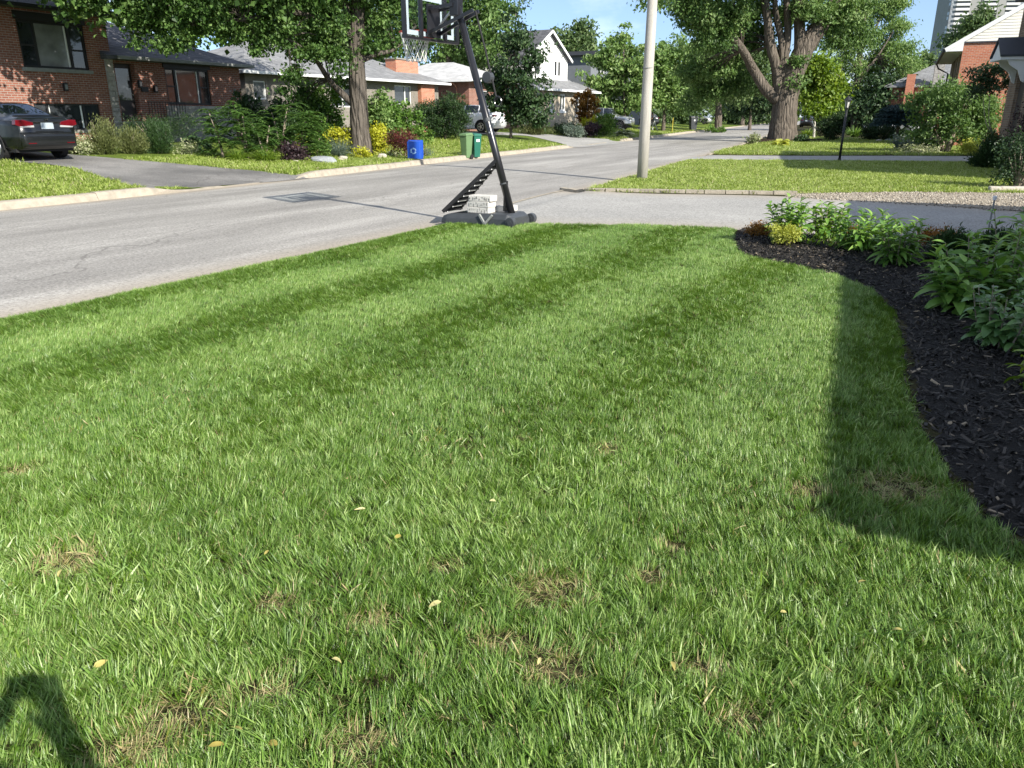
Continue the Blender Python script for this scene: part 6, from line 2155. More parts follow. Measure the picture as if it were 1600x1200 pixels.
small_tree('lime_tree', 'broad yellow green tree right of the utility pole', 1036, 204, 78, [(1030, 95, 1.8), (1060, 85, 1.9), (1090, 95, 1.7), (1045, 120, 2), (1080, 120, 2), (1105, 130, 1.3), (1020, 130, 1.5), (1050, 150, 2), (1090, 150, 1.4), (1020, 155, 1.0), (1060, 160, 1.2)],
           L_LOCUST, 0.2, 16000, 0.34, 34, 0.45, top=(1045, 90), droop=0.2)
small_tree('street_tree', 'tall far tree with slim pale trunk left of the forked maple', 1123, 198, 84, [(1110, 80, 2), (1140, 90, 2), (1165, 110, 1.8), (1105, 120, 1.8), (1150, 140, 1.6), (1135, 50, 2), (1110, 150, 1.2), (1185, 90, 1.8), (1190, 130, 1.5), (1175, 155, 1.0)], L_FAR, 0.4, 14000, 0.36, 35, 0.5,
           bark=M_BARK2, top=(1122, 70))
small_tree('street_tree', 'small dark ornamental tree on the lawn left of the forked maple', 1172, 193, 95, [(1165, 150, 1.6), (1185, 155, 1.6), (1175, 165, 1.8), (1195, 165, 1.4), (1158, 168, 1.4)], L_DARK, 0.2, 6000, 0.34, 36, 0.4)
small_tree('tulip_tree', 'small lime green tree with white post right of the forked maple', 1272, 212, 58, [(1275, 95, .6), (1285, 105, .8), (1270, 120, .9), (1295, 125, .9), (1280, 140, 1.1), (1305, 140, .6), (1265, 150, .8), (1290, 158, 1.0), (1310, 160, .5), (1270, 172, .7)], L_LIME, 0.09, 8000, 0.26, 37, 0.3,
           bark=mat('post_white', (0.5, 0.48, 0.42), 0.8), top=(1277, 110))
small_tree('backyard_tree', 'tall green tree rising behind the hoop and the chimney', 700, 190, 66, [(650, 30, 2.2), (690, 20, 2.4), (730, 30, 2.4), (770, 30, 2), (640, 75, 1.6), (670, 70, 2), (710, 70, 2), (750, 75, 1.8), (780, 75, 1.3), (690, -30, 3), (750, -20, 3), (745, 100, .8), (690, 100, 1.0), (625, 100, 1)],
           L_SILVER, 0.35, 22000, 0.30, 38, 0.5, dy=2)
small_tree('backyard_tree', 'leafy tree behind the split level house roof', 300, 190, 52, [(230, 20, 2), (280, 10, 2.2), (330, 25, 2), (380, 40, 1.8), (420, 60, 1.6), (350, -20, 2.5), (430, 20, 2), (470, 60, 1.5), (400, 80, 1.3)], L_PLAIN, 0.3, 14000, 0.28, 39, 0.5, dy=2)
small_tree('backyard_tree', 'far tree closing the gap behind the grey bungalow', 545, 190, 72, [(520, 50, 2), (560, 40, 2.4), (600, 60, 2), (540, 85, 2), (590, 95, 1.6), (500, 85, 1.6)], L_FAR, 0.3, 9000, 0.36, 40, 0.6, dy=2)
small_tree('tower_tree', 'rounded tree in front of the apartment tower', 1530, 190, 95, [(1530, 30, 1.8), (1545, 38, 1.6), (1515, 45, 1.6), (1530, 55, 2.2), (1500, 62, 1.6), (1550, 60, 1.8), (1490, 75, 1.2)], L_FAR, 0.3, 7000, 0.42, 41, 0.5)
small_tree('street_tree', 'far tree at the end of the street left of the trunk', 1160, 190, 140, [(1150, 120, 4), (1180, 130, 4), (1200, 150, 3), (1130, 150, 3), (1170, 165, 3)], L_FAR, 0.4, 6000, 0.6, 42, 0.9)
small_tree('street_tree', 'far tree at the end of the street right of the trunk', 1262, 188, 150, [(1250, 150, 4), (1280, 140, 5), (1262, 165, 3), (1300, 155, 4), (1240, 120, 5), (1290, 120, 4)], L_FAR, 0.4, 6000, 0.6, 43, 0.9)
small_tree('street_tree', 'dense tree filling the gap below the bright feathery tree', 1400, 190, 88, [(1370, 140, 2.5), (1410, 150, 2.2), (1440, 150, 1.8), (1390, 165, 2), (1350, 165, 2), (1425, 168, 1.6)], L_DARK, 0.3, 8000, 0.4, 44, 0.6)
small_tree('street_tree', 'far leafy tree behind the silver pickup', 1010, 192, 125, [(960, 140, 4), (1000, 120, 4), (1040, 130, 4), (1080, 140, 4), (1000, 160, 4), (1050, 165, 3.5), (960, 170, 3), (1100, 165, 3)], L_FAR, 0.4, 8000, 0.6, 45, 0.9)
small_tree('backyard_tree', 'distant tree left of the stone chimney', 1440, 190, 130, [(1430, 108, 3), (1445, 112, 2.5), (1420, 125, 3)], L_FAR, 0.4, 4000, 0.6, 46, 0.8)

# ------------------------------------------------------------------ shrubs and border plants
def size_at(p, px):
    d = p.y * math.cos(PITCH) + (CAM_H - p.z) * math.sin(PITCH)
    return px * d / F


def shrub(name, label, px, py, w, h, lm, n, L, W, seed, kind='mound', cat='shrub', group=None, depth=None, Y=None, clump=0.12, stems=5, base=None, per=40):
    r_ = np.random.default_rng(seed)
    p = P(px, py) if base is None else Vector(base)
    if Y:
        q = at(px, py, Y)
        p = Vector((q.x, Y, tz(q.x, Y)))
    w_, h_ = size_at(p, w), size_at(p, h)
    d_ = depth or w_ * 0.9
    t = thing(name, label, cat, p, r_.uniform(-0.3, 0.3), group)
    if kind in ('mound', 'open'):
        m = 11 if kind == 'mound' else 14
        ells = [(0, 0, h_ * 0.48, w_ * 0.40, d_ * 0.40, h_ * 0.42, 1.0)]
        for k in range(m):
            a = r_.uniform(0, 6.28); q = r_.uniform(0.2, 0.36 if kind == 'mound' else 0.42); zc = r_.uniform(0.2, 0.8)
            s = r_.uniform(0.14, 0.24)
            ells.append((math.cos(a) * w_ * q, math.sin(a) * d_ * q, h_ * zc, w_ * s, d_ * s, h_ * s, 0.7))
        foliage('foliage', t, lm, r_, ells, n, L, W, clump, 3.5 if kind == 'mound' else 2.2, per, 0.1, 0.8, 0.7)
    elif kind == 'feather':                         # sprays fanning up and outwards
        m = max(20, n // 60)
        a = r_.uniform(0, 6.28, m); el_ = r_.uniform(0.15, 1.35, m)
        ln_ = r_.uniform(0.6, 1.0, m)
        tip = np.stack([np.cos(a) * np.cos(el_) * w_ * 0.5 * ln_, np.sin(a) * np.cos(el_) * d_ * 0.5 * ln_, np.sin(el_) * h_ * ln_ * 0.98 + 0.03], 1)
        root = tip * np.array([0.25, 0.25, 0.1])
        q = r_.integers(0, m, n)
        f = r_.uniform(0.1, 1, n) ** 0.7
        c = root[q] + (tip[q] - root[q]) * f[:, None] + r_.normal(0, 1, (n, 3)) * (0.035 * w_ + 0.02)
        c[:, 2] = np.maximum(c[:, 2], 0.02)
        d = unit(tip[q] - root[q]) + rand_dir(r_, n) * 0.55
        rn = np.clip(r_.normal(0.35, 0.12, m)[q] + f * 0.35 + r_.normal(0, 0.12, n), 0, 1)
        v, fa, rr = leaves(c, L * r_.uniform(0.6, 1.2, n), W * r_.uniform(0.6, 1.2, n), d, rand_dir(r_, n) + np.array([0, 0, 0.8]), rn=rn)
        link('foliage', np_mesh('foliage', v, fa, rr), lm, t)
    elif kind == 'blades':
        V, f, rn, ht = blades(r_, n, w_ * 0.16, h_ * 0.9, h_ * 1.35, W * 0.6, W, 0.1, 0.9, 5, 0.28, None, 0.85)
        link('foliage', np_mesh('foliage', V, f, rn), lm, t)
    elif kind == 'rosette':                         # broad arching leaves, each its own piece
        me = leaf_piece(lm)
        for k in range(n):
            a = r_.uniform(0, 6.28); q = math.sqrt(r_.uniform(0, 1))
            o = link('leaf', me[k % len(me)], None, t)
            Lk = L * r_.uniform(0.7, 1.15)
            o.location = (math.cos(a) * w_ * 0.22 * q, math.sin(a) * d_ * 0.22 * q, h_ * (0.75 - 0.5 * q) * r_.uniform(0.6, 1.1))
            o.rotation_euler = (r_.normal(0, 0.25), -0.45 + 0.75 * q + r_.normal(0, 0.15), a)
            o.scale = (Lk, W * r_.uniform(0.8, 1.2), Lk)
    if stems:
        b = MB()
        for k in range(stems):
            a = r_.uniform(0, 6.28)
            e = (math.cos(a) * w_ * 0.25, math.sin(a) * d_ * 0.25, h_ * r_.uniform(0.5, 0.85))
            b.tube([(e[0] * .15, e[1] * .15, -0.05), (e[0] * .5, e[1] * .5, e[2] * 0.5), e], [max(0.006, 0.018 * h_), max(0.005, 0.012 * h_), 0.004], 5)
        b.build('stem', M_TWIG if kind != 'feather' else M_BARK3, t, kind='stuff')
    return t


_lp = {}


def leaf_piece(lm, n=7):
    """unit long leaf meshes (length 1 along +x), a few variants per material"""
    if lm.name in _lp:
        return _lp[lm.name]
    r_ = np.random.default_rng(77)
    out_ = []
    for k in range(n):
        seg = 5
        V, f = [], []
        bend = r_.uniform(0.25, 0.8); fold = r_.uniform(0.12, 0.3); side = r_.normal(0, 0.08)
        x, z, th = 0.0, 0.0, r_.uniform(0.2, 0.5)
        for i in range(seg + 1):
            q = i / seg
            w = 0.5 * math.sin(math.pi * min(1, q ** 0.72 * 0.97 + 0.02)) ** 0.85
            V += [(x, -w + side * q * q, z + fold * w * 0.5), (x, side * q * q, z), (x, w + side * q * q, z + fold * w * 0.5)]
            x += math.cos(th) / seg; z += math.sin(th) / seg * 0.7
            th -= bend / seg * 2.2
        for i in range(seg):
            for j in range(2):
                f.append((i * 3 + j, i * 3 + j + 1, (i + 1) * 3 + j + 1, (i + 1) * 3 + j))
        me = np_mesh('leaf', np.array(V), np.array(f), np.clip(np.full(len(V), (k + 0.2) / (n - 0.6)) + r_.normal(0, 0.06, len(V)), 0, 1), smooth=True)
        me.materials.append(lm)
        out_.append(me)
    _lp[lm.name] = out_
    return out_


# --- in front of the brick house
shrub('boxwood_shrub', 'small clipped shrub in front of the basement window', 86, 203, 52, 32, L_YEW, 3500, 0.05, 0.03, 51)
shrub('ground_cover', 'white edged ground cover beside the sedan rear', 118, 240, 52, 22, L_VARI, 2200, 0.07, 0.05, 52)
shrub('juniper_shrub', 'olive juniper nearest the sedan', 165, 241, 62, 60, L_JUN, 5200, 0.11, 0.02, 53, 'feather')
shrub('juniper_shrub', 'olive juniper second from the sedan', 207, 240, 56, 48, L_JUN, 4600, 0.11, 0.02, 54, 'feather')
shrub('juniper_shrub', 'darker juniper third from the sedan', 250, 240, 58, 58, L_YEW, 5000, 0.11, 0.02, 55, 'feather')
shrub('yew_hedge', 'dark low yew hedge under the porch railing', 245, 229, 130, 50, L_YEW, 8000, 0.06, 0.02, 56, depth=0.9)
shrub('hosta_plant', 'dark broad leaved hosta clump right of the junipers', 308, 236, 62, 34, L_DARK, 120, 0.30, 0.13, 57, 'rosette', cat='plant', stems=0)
shrub('hosta_plant', 'pale flowering clump below the stone band', 292, 241, 36, 14, L_VARI, 900, 0.06, 0.04, 58, cat='plant')
# --- sumacs and border round the maple
def sumac(label, px, py, h, n_fr, seed, w=60):
    r_ = np.random.default_rng(seed)
    p = P(px, py)
    H_ = size_at(p, h); Wd = size_at(p, w)
    t = thing('sumac_shrub', label, 'shrub', p, 0, 'sumacs beside the maple')
    tops = []
    for k in range(3):
        a = r_.uniform(0, 6.28)
        e = Vector((math.cos(a) * Wd * 0.3, math.sin(a) * Wd * 0.25, H_ * r_.uniform(0.65, 0.85)))
        MB().tube([(0, 0, -0.05), e * 0.5 + Vector((0, 0, 0.15)), e], [0.03, 0.024, 0.014], 6).build('stem', M_TWIG, t)
        tops.append(e)
    C_, D_, N_, R_ = [], [], [], []
    for k in range(n_fr):
        o = np.array(tops[k % 3]) * np.array([r_.uniform(.5, 1.2), r_.uniform(.5, 1.2), r_.uniform(0.12, 1.08)])
        a = r_.uniform(0, 6.28)
        l_ = r_.uniform(0.25, 0.85) * min(1, Wd / 1.2)
        for q in np.linspace(0.1, 1, 12):
            x = q * l_
            pos = o + np.array([math.cos(a) * x, math.sin(a) * x, 0.22 * l_ * math.sin(q * 2.6) - 0.18 * l_ * q * q])
            for s in (-1, 1):
                d = np.array([math.cos(a) * 0.5 - math.sin(a) * s, math.sin(a) * 0.5 + math.cos(a) * s, -0.25])
                C_.append(pos + unit(d[None])[0] * 0.06); D_.append(d); N_.append((r_.normal(0, .2), r_.normal(0, .2), 1)); R_.append(r_.uniform(0.2, 0.9))
    v, f, rr = leaves(np.array(C_), 0.14, 0.05, np.array(D_), np.array(N_), rn=np.array(R_))
    link('foliage', np_mesh('foliage', v, f, rr), L_SUMAC, t)
    return t


sumac('feathery sumac, leftmost of the clump beside the maple', 350, 248, 78, 60, 61, 60)
sumac('feathery sumac second from the left beside the maple', 388, 250, 92, 90, 62, 70)
sumac('feathery sumac in the middle of the clump beside the maple', 416, 249, 66, 70, 63, 60)
sumac('feathery sumac nearest the maple trunk', 470, 244, 80, 130, 64, 75)
sumac('short feathery sumac behind the lime hosta', 440, 238, 85, 80, 65, 60)
shrub('backing_shrub', 'dark leafy shrub behind the sumacs before the grey bungalow', 430, 228, 110, 78, L_DARK, 7000, 0.14, 0.09, 66, 'open', depth=1.6)
shrub('backing_shrub', 'green shrub left of the maple trunk under the low limb', 505, 232, 75, 105, L_PLAIN, 6500, 0.12, 0.08, 67, 'open', depth=1.4)
shrub('sedge_clump', 'bright yellow green grass clump at the left end of the border', 372, 252, 40, 20, L_LIME, 260, 0.1, 0.02, 68, 'blades', cat='plant', stems=0)
shrub('sedge_clump', 'second yellow green grass clump beside the purple plant', 415, 253, 56, 22, L_LIME, 340, 0.1, 0.02, 69, 'blades', cat='plant', stems=0)
shrub('hosta_plant', 'lime leaved hosta above the purple plant', 474, 232, 36, 34, L_SPIR, 60, 0.24, 0.17, 70, 'rosette', cat='plant', stems=0)
shrub('coral_bell_plant', 'dark purple leaved plant in the border', 458, 252, 38, 27, L_PURP, 1500, 0.08, 0.07, 71, cat='plant')
shrub('perennial_plant', 'upright green perennial behind the grey rock', 500, 246, 34, 26, L_PLAIN, 1300, 0.07, 0.03, 72, cat='plant')
shrub('blue_grass_clump', 'spiky blue grey grass clump beside the grey rock', 530, 246, 44, 30, L_BLUEG, 420, 0.1, 0.014, 73, 'blades', cat='plant', stems=0)
shrub('golden_shrub', 'golden leaved shrub left of the maple trunk', 538, 238, 50, 36, L_GOLD, 2600, 0.10, 0.07, 74)
shrub('golden_shrub', 'tall golden leaved shrub right of the maple trunk', 590, 240, 34, 42, L_GOLD, 2600, 0.09, 0.06, 75)
shrub('coral_bell_plant', 'yellow leaved low plants at the foot of the maple', 565, 248, 34, 12, L_GOLD, 700, 0.07, 0.06, 76, cat='plant')
shrub('perennial_plant', 'pale green hosta in front of the barberry', 616, 246, 24, 16, L_VARI, 40, 0.2, 0.12, 77, 'rosette', cat='plant', stems=0)
shrub('perennial_plant', 'pale hosta between maple foot and round stone', 588, 247, 22, 13, L_SPIR, 36, 0.18, 0.12, 78, 'rosette', cat='plant', stems=0)
shrub('barberry_shrub', 'dark red barberry shrub behind the blue box', 631, 246, 52, 42, L_RED, 4500, 0.05, 0.035, 79)
shrub('perennial_plant', 'grey green plant right of the blue box', 664, 246, 20, 14, L_BLUEG, 500, 0.06, 0.03, 80, cat='plant')
shrub('lilac_shrub', 'bright green leafy shrub right of the maple trunk', 618, 226, 86, 72, L_PLAIN, 5500, 0.14, 0.10, 81, 'open')
shrub('lilac_shrub', 'taller light leafed shrub close behind the maple trunk', 592, 224, 50, 88, L_LOCUST, 3000, 0.14, 0.10, 82, 'open', Y=33)
shrub('yew_shrub', 'large dark spreading yew left of the white crossover', 692, 219, 98, 68, L_YEW, 22000, 0.13, 0.035, 83, 'mound', depth=3.4)
# --- farther up the left side
shrub('spreading_shrub', 'low spreading evergreen right of the dark young tree', 835, 212, 70, 20, L_JUN, 3200, 0.16, 0.05, 84, 'feather', Y=54)
shrub('spreading_shrub', 'dark low hedge in front of the beige brick wall', 885, 211, 55, 22, L_YEW, 4000, 0.12, 0.05, 85, Y=56)
shrub('ball_shrub', 'round grey green shrub before the rhododendron', 898, 213, 34, 20, L_BLUEG, 2600, 0.09, 0.05, 86, Y=54)
shrub('rhododendron_shrub', 'dark shrub with pale blossoms before the pickup', 922, 212, 40, 28, L_PURP, 2600, 0.14, 0.07, 87, Y=55)
shrub('golden_shrub', 'yellow green shrub against the white house corner', 925, 200, 44, 26, L_GOLD, 2200, 0.16, 0.10, 88, Y=64)
shrub('ninebark_shrub', 'copper brown tall shrub beside the white house', 915, 204, 40, 66, L_ORNG, 3600, 0.18, 0.12, 89, Y=66, kind='open')
shrub('evergreen_shrub', 'green bushy shrub left of the pickup', 945, 211, 42, 40, L_PLAIN, 4200, 0.13, 0.06, 90, Y=56)
shrub('hosta_plant', 'pale hosta at the right end of the far border', 975, 211, 30, 18, L_VARI, 50, 0.6, 0.35, 91, 'rosette', cat='plant', stems=0, Y=57)
shrub('ground_cover', 'small mound of green beside the far kerb', 1118, 202, 36, 10, L_PLAIN, 900, 0.2, 0.1, 92, cat='plant', Y=80)
shrub('far_hedge', 'dark hedge at the far end of the street left of the forked trunk', 1150, 190, 90, 26, L_DARK, 3500, 0.5, 0.3, 121, Y=150, depth=4, clump=0.4)
shrub('far_hedge', 'dark hedge closing the end of the street behind the forked trunk', 1215, 189, 90, 34, L_FAR, 3500, 0.5, 0.3, 122, Y=165, depth=4, clump=0.4)
shrub('far_hedge', 'dark hedge right of the road end below the far trees', 1285, 190, 80, 30, L_DARK, 3500, 0.5, 0.3, 123, Y=140, depth=4, clump=0.4)
shrub('far_hedge', 'green hedge behind the black car and the mowing person', 1055, 191, 80, 20, L_FAR, 3500, 0.4, 0.25, 124, Y=118, depth=4, clump=0.4)
shrub('far_hedge', 'dark hedge behind the daylilies and the lamp post', 1340, 195, 90, 36, L_DARK, 4000, 0.4, 0.25, 125, Y=95, depth=4, clump=0.35)
# --- right side of the street
shrub('clipped_yew', 'dark round clipped yew beside the lamp post', 1299, 221, 46, 44, L_YEW, 9000, 0.10, 0.045, 93)
shrub('hosta_plant', 'yellow green hosta at the foot of the forked maple', 1219, 229, 22, 12, L_SPIR, 40, 0.55, 0.3, 94, 'rosette', cat='plant', stems=0)
shrub('ground_cover', 'white edged plant left of the forked maple trunk', 1176, 224, 18, 11, L_VARI, 700, 0.12, 0.08, 95, cat='plant')
shrub('ground_cover', 'dark low plant right of the forked maple trunk', 1250, 223, 22, 10, L_DARK, 700, 0.14, 0.08, 96, cat='plant')
shrub('daylily_clump', 'strappy daylily clump by the white post tree', 1263, 213, 22, 12, L_LIME, 160, 0.1, 0.06, 97, 'blades', cat='plant', stems=0)
shrub('daylily_clump', 'strappy daylily clump between clipped yew and spruce', 1335, 214, 30, 16, L_PLAIN, 200, 0.1, 0.06, 98, 'blades', cat='plant', stems=0)
shrub('border_shrub', 'dark border planting below the blue spruce', 1375, 220, 80, 28, L_DARK, 5000, 0.14, 0.06, 99, depth=1.5)
shrub('daylily_clump', 'tall grassy clump in the border below the spruce', 1395, 219, 50, 26, L_PLAIN, 300, 0.1, 0.05, 100, 'blades', cat='plant', stems=0)
shrub('border_shrub', 'grey green border plants with stones left of the dogwood', 1420, 236, 60, 26, L_BLUEG, 2500, 0.1, 0.06, 101, cat='plant')
shrub('ground_cover', 'pale low edging plants along the second driveway', 1440, 241, 70, 10, L_VARI, 1600, 0.08, 0.05, 102, cat='plant', depth=0.8)
shrub('dogwood_shrub', 'broad light green dogwood beside the second driveway', 1474, 240, 140, 118, L_SILVER, 15000, 0.15, 0.08, 103, 'open', clump=0.16, stems=12, per=30)
shrub('dogwood_shrub', 'smaller light green shrub right of the dogwood', 1518, 238, 50, 88, L_PLAIN, 2600, 0.13, 0.07, 104, 'open', clump=0.15, per=30)
shrub('euonymus_shrub', 'small lime topped shrub at the driveway edge', 1513, 243, 30, 26, L_SPIR, 1400, 0.07, 0.05, 105)
shrub('juniper_shrub', 'dark green spreading juniper at the right of the driveway', 1545, 264, 70, 60, L_YEW, 7000, 0.12, 0.03, 106, 'feather')
shrub('rose_shrub', 'tangled dark rose bush at the right edge', 1590, 296, 90, 90, L_DARK, 4200, 0.06, 0.04, 107, 'open', clump=0.12, stems=16)
shrub('rose_shrub', 'taller tangled bush with reddish tips behind the rose', 1600, 268, 90, 110, L_PURP, 2800, 0.07, 0.04, 108, 'open', clump=0.14, stems=12)
# multi stemmed small tree before the brown house
p = P(1560, 247)
B = p
ells_ = [el(1530, 115, p.y, .4), el(1550, 118, p.y, .45), el(1570, 125, p.y + .3, .4), el(1520, 128, p.y, .35), el(1590, 140, p.y, .35), el(1545, 140, p.y, .4), el(1595, 170, p.y, .3), el(1560, 105, p.y, .35), el(1585, 120, p.y, .3), el(1525, 145, p.y, .3)]
tree('serviceberry_tree', 'multi stemmed bare legged small tree before the brown house', p, rel(p, [p, at(1562, 215, p.y), at(1568, 180, p.y), at(1578, 130, p.y)]), 0.03, 0.012,
     [(rel(p, [p, at(1550, 210, p.y), at(1545, 180, p.y), at(1548, 130, p.y)]), 0.028, 0.01), (rel(p, [p, at(1568, 210, p.y), at(1583, 180, p.y), at(1592, 140, p.y)]), 0.028, 0.01), (rel(p, [p, at(1555, 215, p.y), at(1540, 190, p.y), at(1535, 130, p.y)]), 0.025, 0.01)],
     ells_, L_DARK, M_TWIG, 4200, 0.10, 0.06, 109, 0.14, 20, 1.0)
# drooping blue spruce
p = P(1398, 219)
p = Vector((at(1398, 219, 46).x, 46, 0))
r_ = np.random.default_rng(110)
t = thing('weeping_spruce', 'drooping blue spruce spreading over the white car', 'tree', p)
w_, h_ = size_at(p, 76), size_at(p, 58)
n = 9000
a = r_.uniform(0, 6.28, n); q = r_.uniform(0, 1, n) ** 0.6
tier = r_.integers(0, 4, n)
zc = h_ * (0.95 - 0.12 * tier) - q * q * h_ * 0.10 + r_.normal(0, 0.05, n)
c = np.stack([np.cos(a) * q * w_ * (0.35 + 0.06 * tier), np.sin(a) * q * w_ * 0.4, zc], 1)
v, f, rr = leaves(c, 0.24, 0.06, np.stack([np.cos(a), np.sin(a), np.full(n, -0.35)], 1) + rand_dir(r_, n) * 0.5, rand_dir(r_, n) + np.array([0, 0, 1]), r_=r_)
link('foliage', np_mesh('foliage', v, f, rr), L_SPRUCE, t)
MB().tube([(0, 0, -0.1), (0.1, 0, h_ * 0.5), (0.05, 0, h_ * 0.95)], [0.11, 0.08, 0.03], 8).build('trunk', M_BARK3, t)

# ------------------------------------------------------------------ stones
def rock(label, px, py, w, h, seed, m, base=None):
    r_ = np.random.default_rng(seed)
    p = P(px, py) if base is None else base
    bm = bmesh.new()
    bmesh.ops.create_icosphere(bm, subdivisions=3, radius=1)
    ph = r_.uniform(0, 6, 9)
    for v in bm.verts:
        c = v.co
        k = 1 + 0.13 * math.sin(c.x * 3 + ph[0]) * math.sin(c.y * 3.3 + ph[1]) + 0.10 * math.sin(c.z * 4 + ph[2] + c.x * 2) + 0.05 * math.sin(c.x * 9 + ph[3]) * math.sin(c.y * 8 + ph[4])
        v.co = c * k
        if v.co.z > 0.55:
            v.co.z = 0.55 + (v.co.z - 0.55) * 0.3
    me = bpy.data.meshes.new('garden_rock')
    bm.to_mesh(me); bm.free()
    o = link('garden_rock', me, m)
    W_, H_ = size_at(p, w), size_at(p, h)
    o.scale = (W_ / 2, W_ / 2.6, H_ * 0.75)
    o.location = p + Vector((0, 0, H_ * 0.25))
    o.rotation_euler = (0, 0, r_.uniform(-.4, .4))
    tag(o, label, 'rock', 'rocks in the border')
    return o


M_ROCK = mat('granite', (0.27, 0.29, 0.30), 0.9, 0.35, 4, 0.8, 18)
M_ROCKP = mat('pale_rock', (0.46, 0.42, 0.35), 0.9, 0.25, 4, 0.7, 18)
rock('large grey boulder at the front of the border', 506, 254, 44, 13, 1, M_ROCK)
rock('small cream stone right of the grey boulder', 536, 250, 15, 8, 2, M_ROCKP)
rock('pale round stone near the barberry', 597, 248, 15, 10, 3, M_ROCKP)
rock('small pale stone by the purple plant', 462, 254, 9, 5, 4, M_ROCKP)
rock('pale stone in the border below the spruce', 1372, 222, 12, 5, 5, M_ROCKP)
rock('low flat stone beside the pale border stone', 1388, 221, 10, 5, 6, M_ROCK)
for k, (px_, w_) in enumerate(((1553, 16), (1572, 20), (1592, 20))):
    o = MB().box((0, 0, 0), (size_at(P(px_, 299), w_), 0.22, 0.13)).build('edging_stone', M_ROCKP, None, bevel=0.03)
    o.location = P(px_, 300) + Vector((0, 0, 0.05))
    o.rotation_euler = (0, 0, R(-20 + k * 4))
    tag(o, ['left', 'middle', 'right'][k] + ' stone of the low edging under the rose bush', 'stone', 'stones under the rose bush')

# ------------------------------------------------------------------ plants of the near garden bed
def bed_plant(name, label, px, py, h, n_st, n_lf, L, W, lm, seed, spread=0.16, cat='plant', group='leafy plants in the near bed', base=None, pitch=0.5, z0=0.15, base_spread=0.07):
    """upright leafy perennial: every stem and every leaf is a piece of its own"""
    r_ = np.random.default_rng(seed)
    p = P(px, py) if base is None else Vector(base)
    p.z = bed_z(p.x, p.y)
    t = thing(name, label, cat, p, r_.uniform(0, 6.28), group)
    me = leaf_piece(lm)
    st = []
    for k in range(n_st):
        a = 6.28 * k / n_st + r_.uniform(-.4, .4)
        q = math.sqrt(r_.uniform(0.02, 1))
        hh = h * r_.uniform(0.72, 1.05) * (1.0 - 0.25 * q)
        b0 = Vector((math.cos(a) * base_spread * q, math.sin(a) * base_spread * q, -0.02))
        e = Vector((math.cos(a) * spread * q, math.sin(a) * spread * q, hh))
        m_ = b0.lerp(e, 0.5) + Vector((math.cos(a), math.sin(a), 0)) * 0.02
        MB().tube([b0, m_, e], [0.006, 0.005, 0.003], 5).build('stem', lm if seed % 2 else M_TWIG, t)
        st.append((b0, m_, e))
    for k in range(n_lf):
        b0, m_, e = st[k % n_st]
        lv = k // n_st
        f = z0 + (1 - z0) * min(1.0, ((lv + r_.uniform(0, 1)) / max(1, n_lf / n_st)))
        pos = b0.lerp(m_, f * 2) if f < 0.5 else m_.lerp(e, f * 2 - 1)
        a = lv * 2.4 + r_.uniform(-.6, .6) + (k % n_st)
        o = link('leaf', me[int(r_.integers(0, len(me)))], None, t)
        sz = r_.uniform(0.7, 1.15) * (1.15 - 0.5 * f)
        o.location = pos
        o.rotation_euler = (r_.normal(0, 0.25), pitch - 0.9 * f + r_.normal(0, 0.2), a)
        o.scale = (L * sz, W * sz * r_.uniform(0.85, 1.2), L * sz)
    return t


bed_plant('leafy_perennial', 'tallest dark upright plant at the tip of the bed', 1228, 384, 0.60, 16, 298, 0.19, 0.062, L_BED, 201, 0.26)
bed_plant('leafy_perennial', 'second dark upright plant from the tip of the bed', 1290, 381, 0.50, 14, 290, 0.19, 0.062, L_BED, 202, 0.26)
bed_plant('leafy_perennial', 'sunlit arching plant in the middle of the bed', 1338, 399, 0.46, 12, 260, 0.20, 0.046, L_BED, 203, 0.30)
bed_plant('leafy_perennial', 'tall loose plant right of the arching one', 1400, 420, 0.56, 12, 270, 0.22, 0.05, L_BED, 204, 0.28)
bed_plant('leafy_perennial', 'short leafy plant tucked behind the arching one', 1372, 392, 0.44, 6, 100, 0.18, 0.04, L_BED, 205, 0.22)
bed_plant('peony_plant', 'large dark leafy peony at the right edge behind the hydrangea', 1530, 480, 0.74, 14, 280, 0.22, 0.065, L_BED, 206, 0.42, base=(3.95, 6.25, 0), base_spread=0.2)
bed_plant('peony_plant', 'dark leafy peony left of the big one, leaves low over the mulch', 1500, 470, 0.52, 12, 240, 0.24, 0.075, L_BED, 207, 0.30, base=(3.62, 6.05, 0), base_spread=0.1)
bed_plant('peony_plant', 'tall leafy peony behind the others at the right edge', 1580, 430, 0.82, 14, 290, 0.20, 0.06, L_BED, 208, 0.40, base=(4.75, 7.0, 0), base_spread=0.2)
bed_plant('peony_plant', 'peony by the driveway at the right edge', 1590, 420, 0.74, 14, 280, 0.20, 0.06, L_BED, 209, 0.36, base=(5.6, 7.7, 0), base_spread=0.2)
bed_plant('hydrangea_plant', 'broad leaved hydrangea nearest the viewer at the right edge', 1570, 560, 0.44, 16, 290, 0.14, 0.066, L_HYD, 210, 0.34, base=(3.28, 4.95, 0), base_spread=0.14, pitch=0.7)
bed_plant('hydrangea_plant', 'broad leaved hydrangea cut by the right edge', 1610, 520, 0.48, 14, 260, 0.14, 0.066, L_HYD, 211, 0.34, base=(3.85, 5.25, 0), base_spread=0.14, pitch=0.7)
bed_plant('hydrangea_plant', 'low sprig of arching leaves at the right edge over the mulch', 1625, 615, 0.26, 5, 40, 0.17, 0.05, L_LIME, 212, 0.25, base=(3.0, 4.1, 0), pitch=0.8)
shrub('spirea_shrub', 'round lime yellow spirea at the tip of the bed', 1222, 388, 54, 34, L_SPIR, 2600, 0.032, 0.018, 220, cat='shrub', base=(3.28, 9.2, 0.05), clump=0.035)
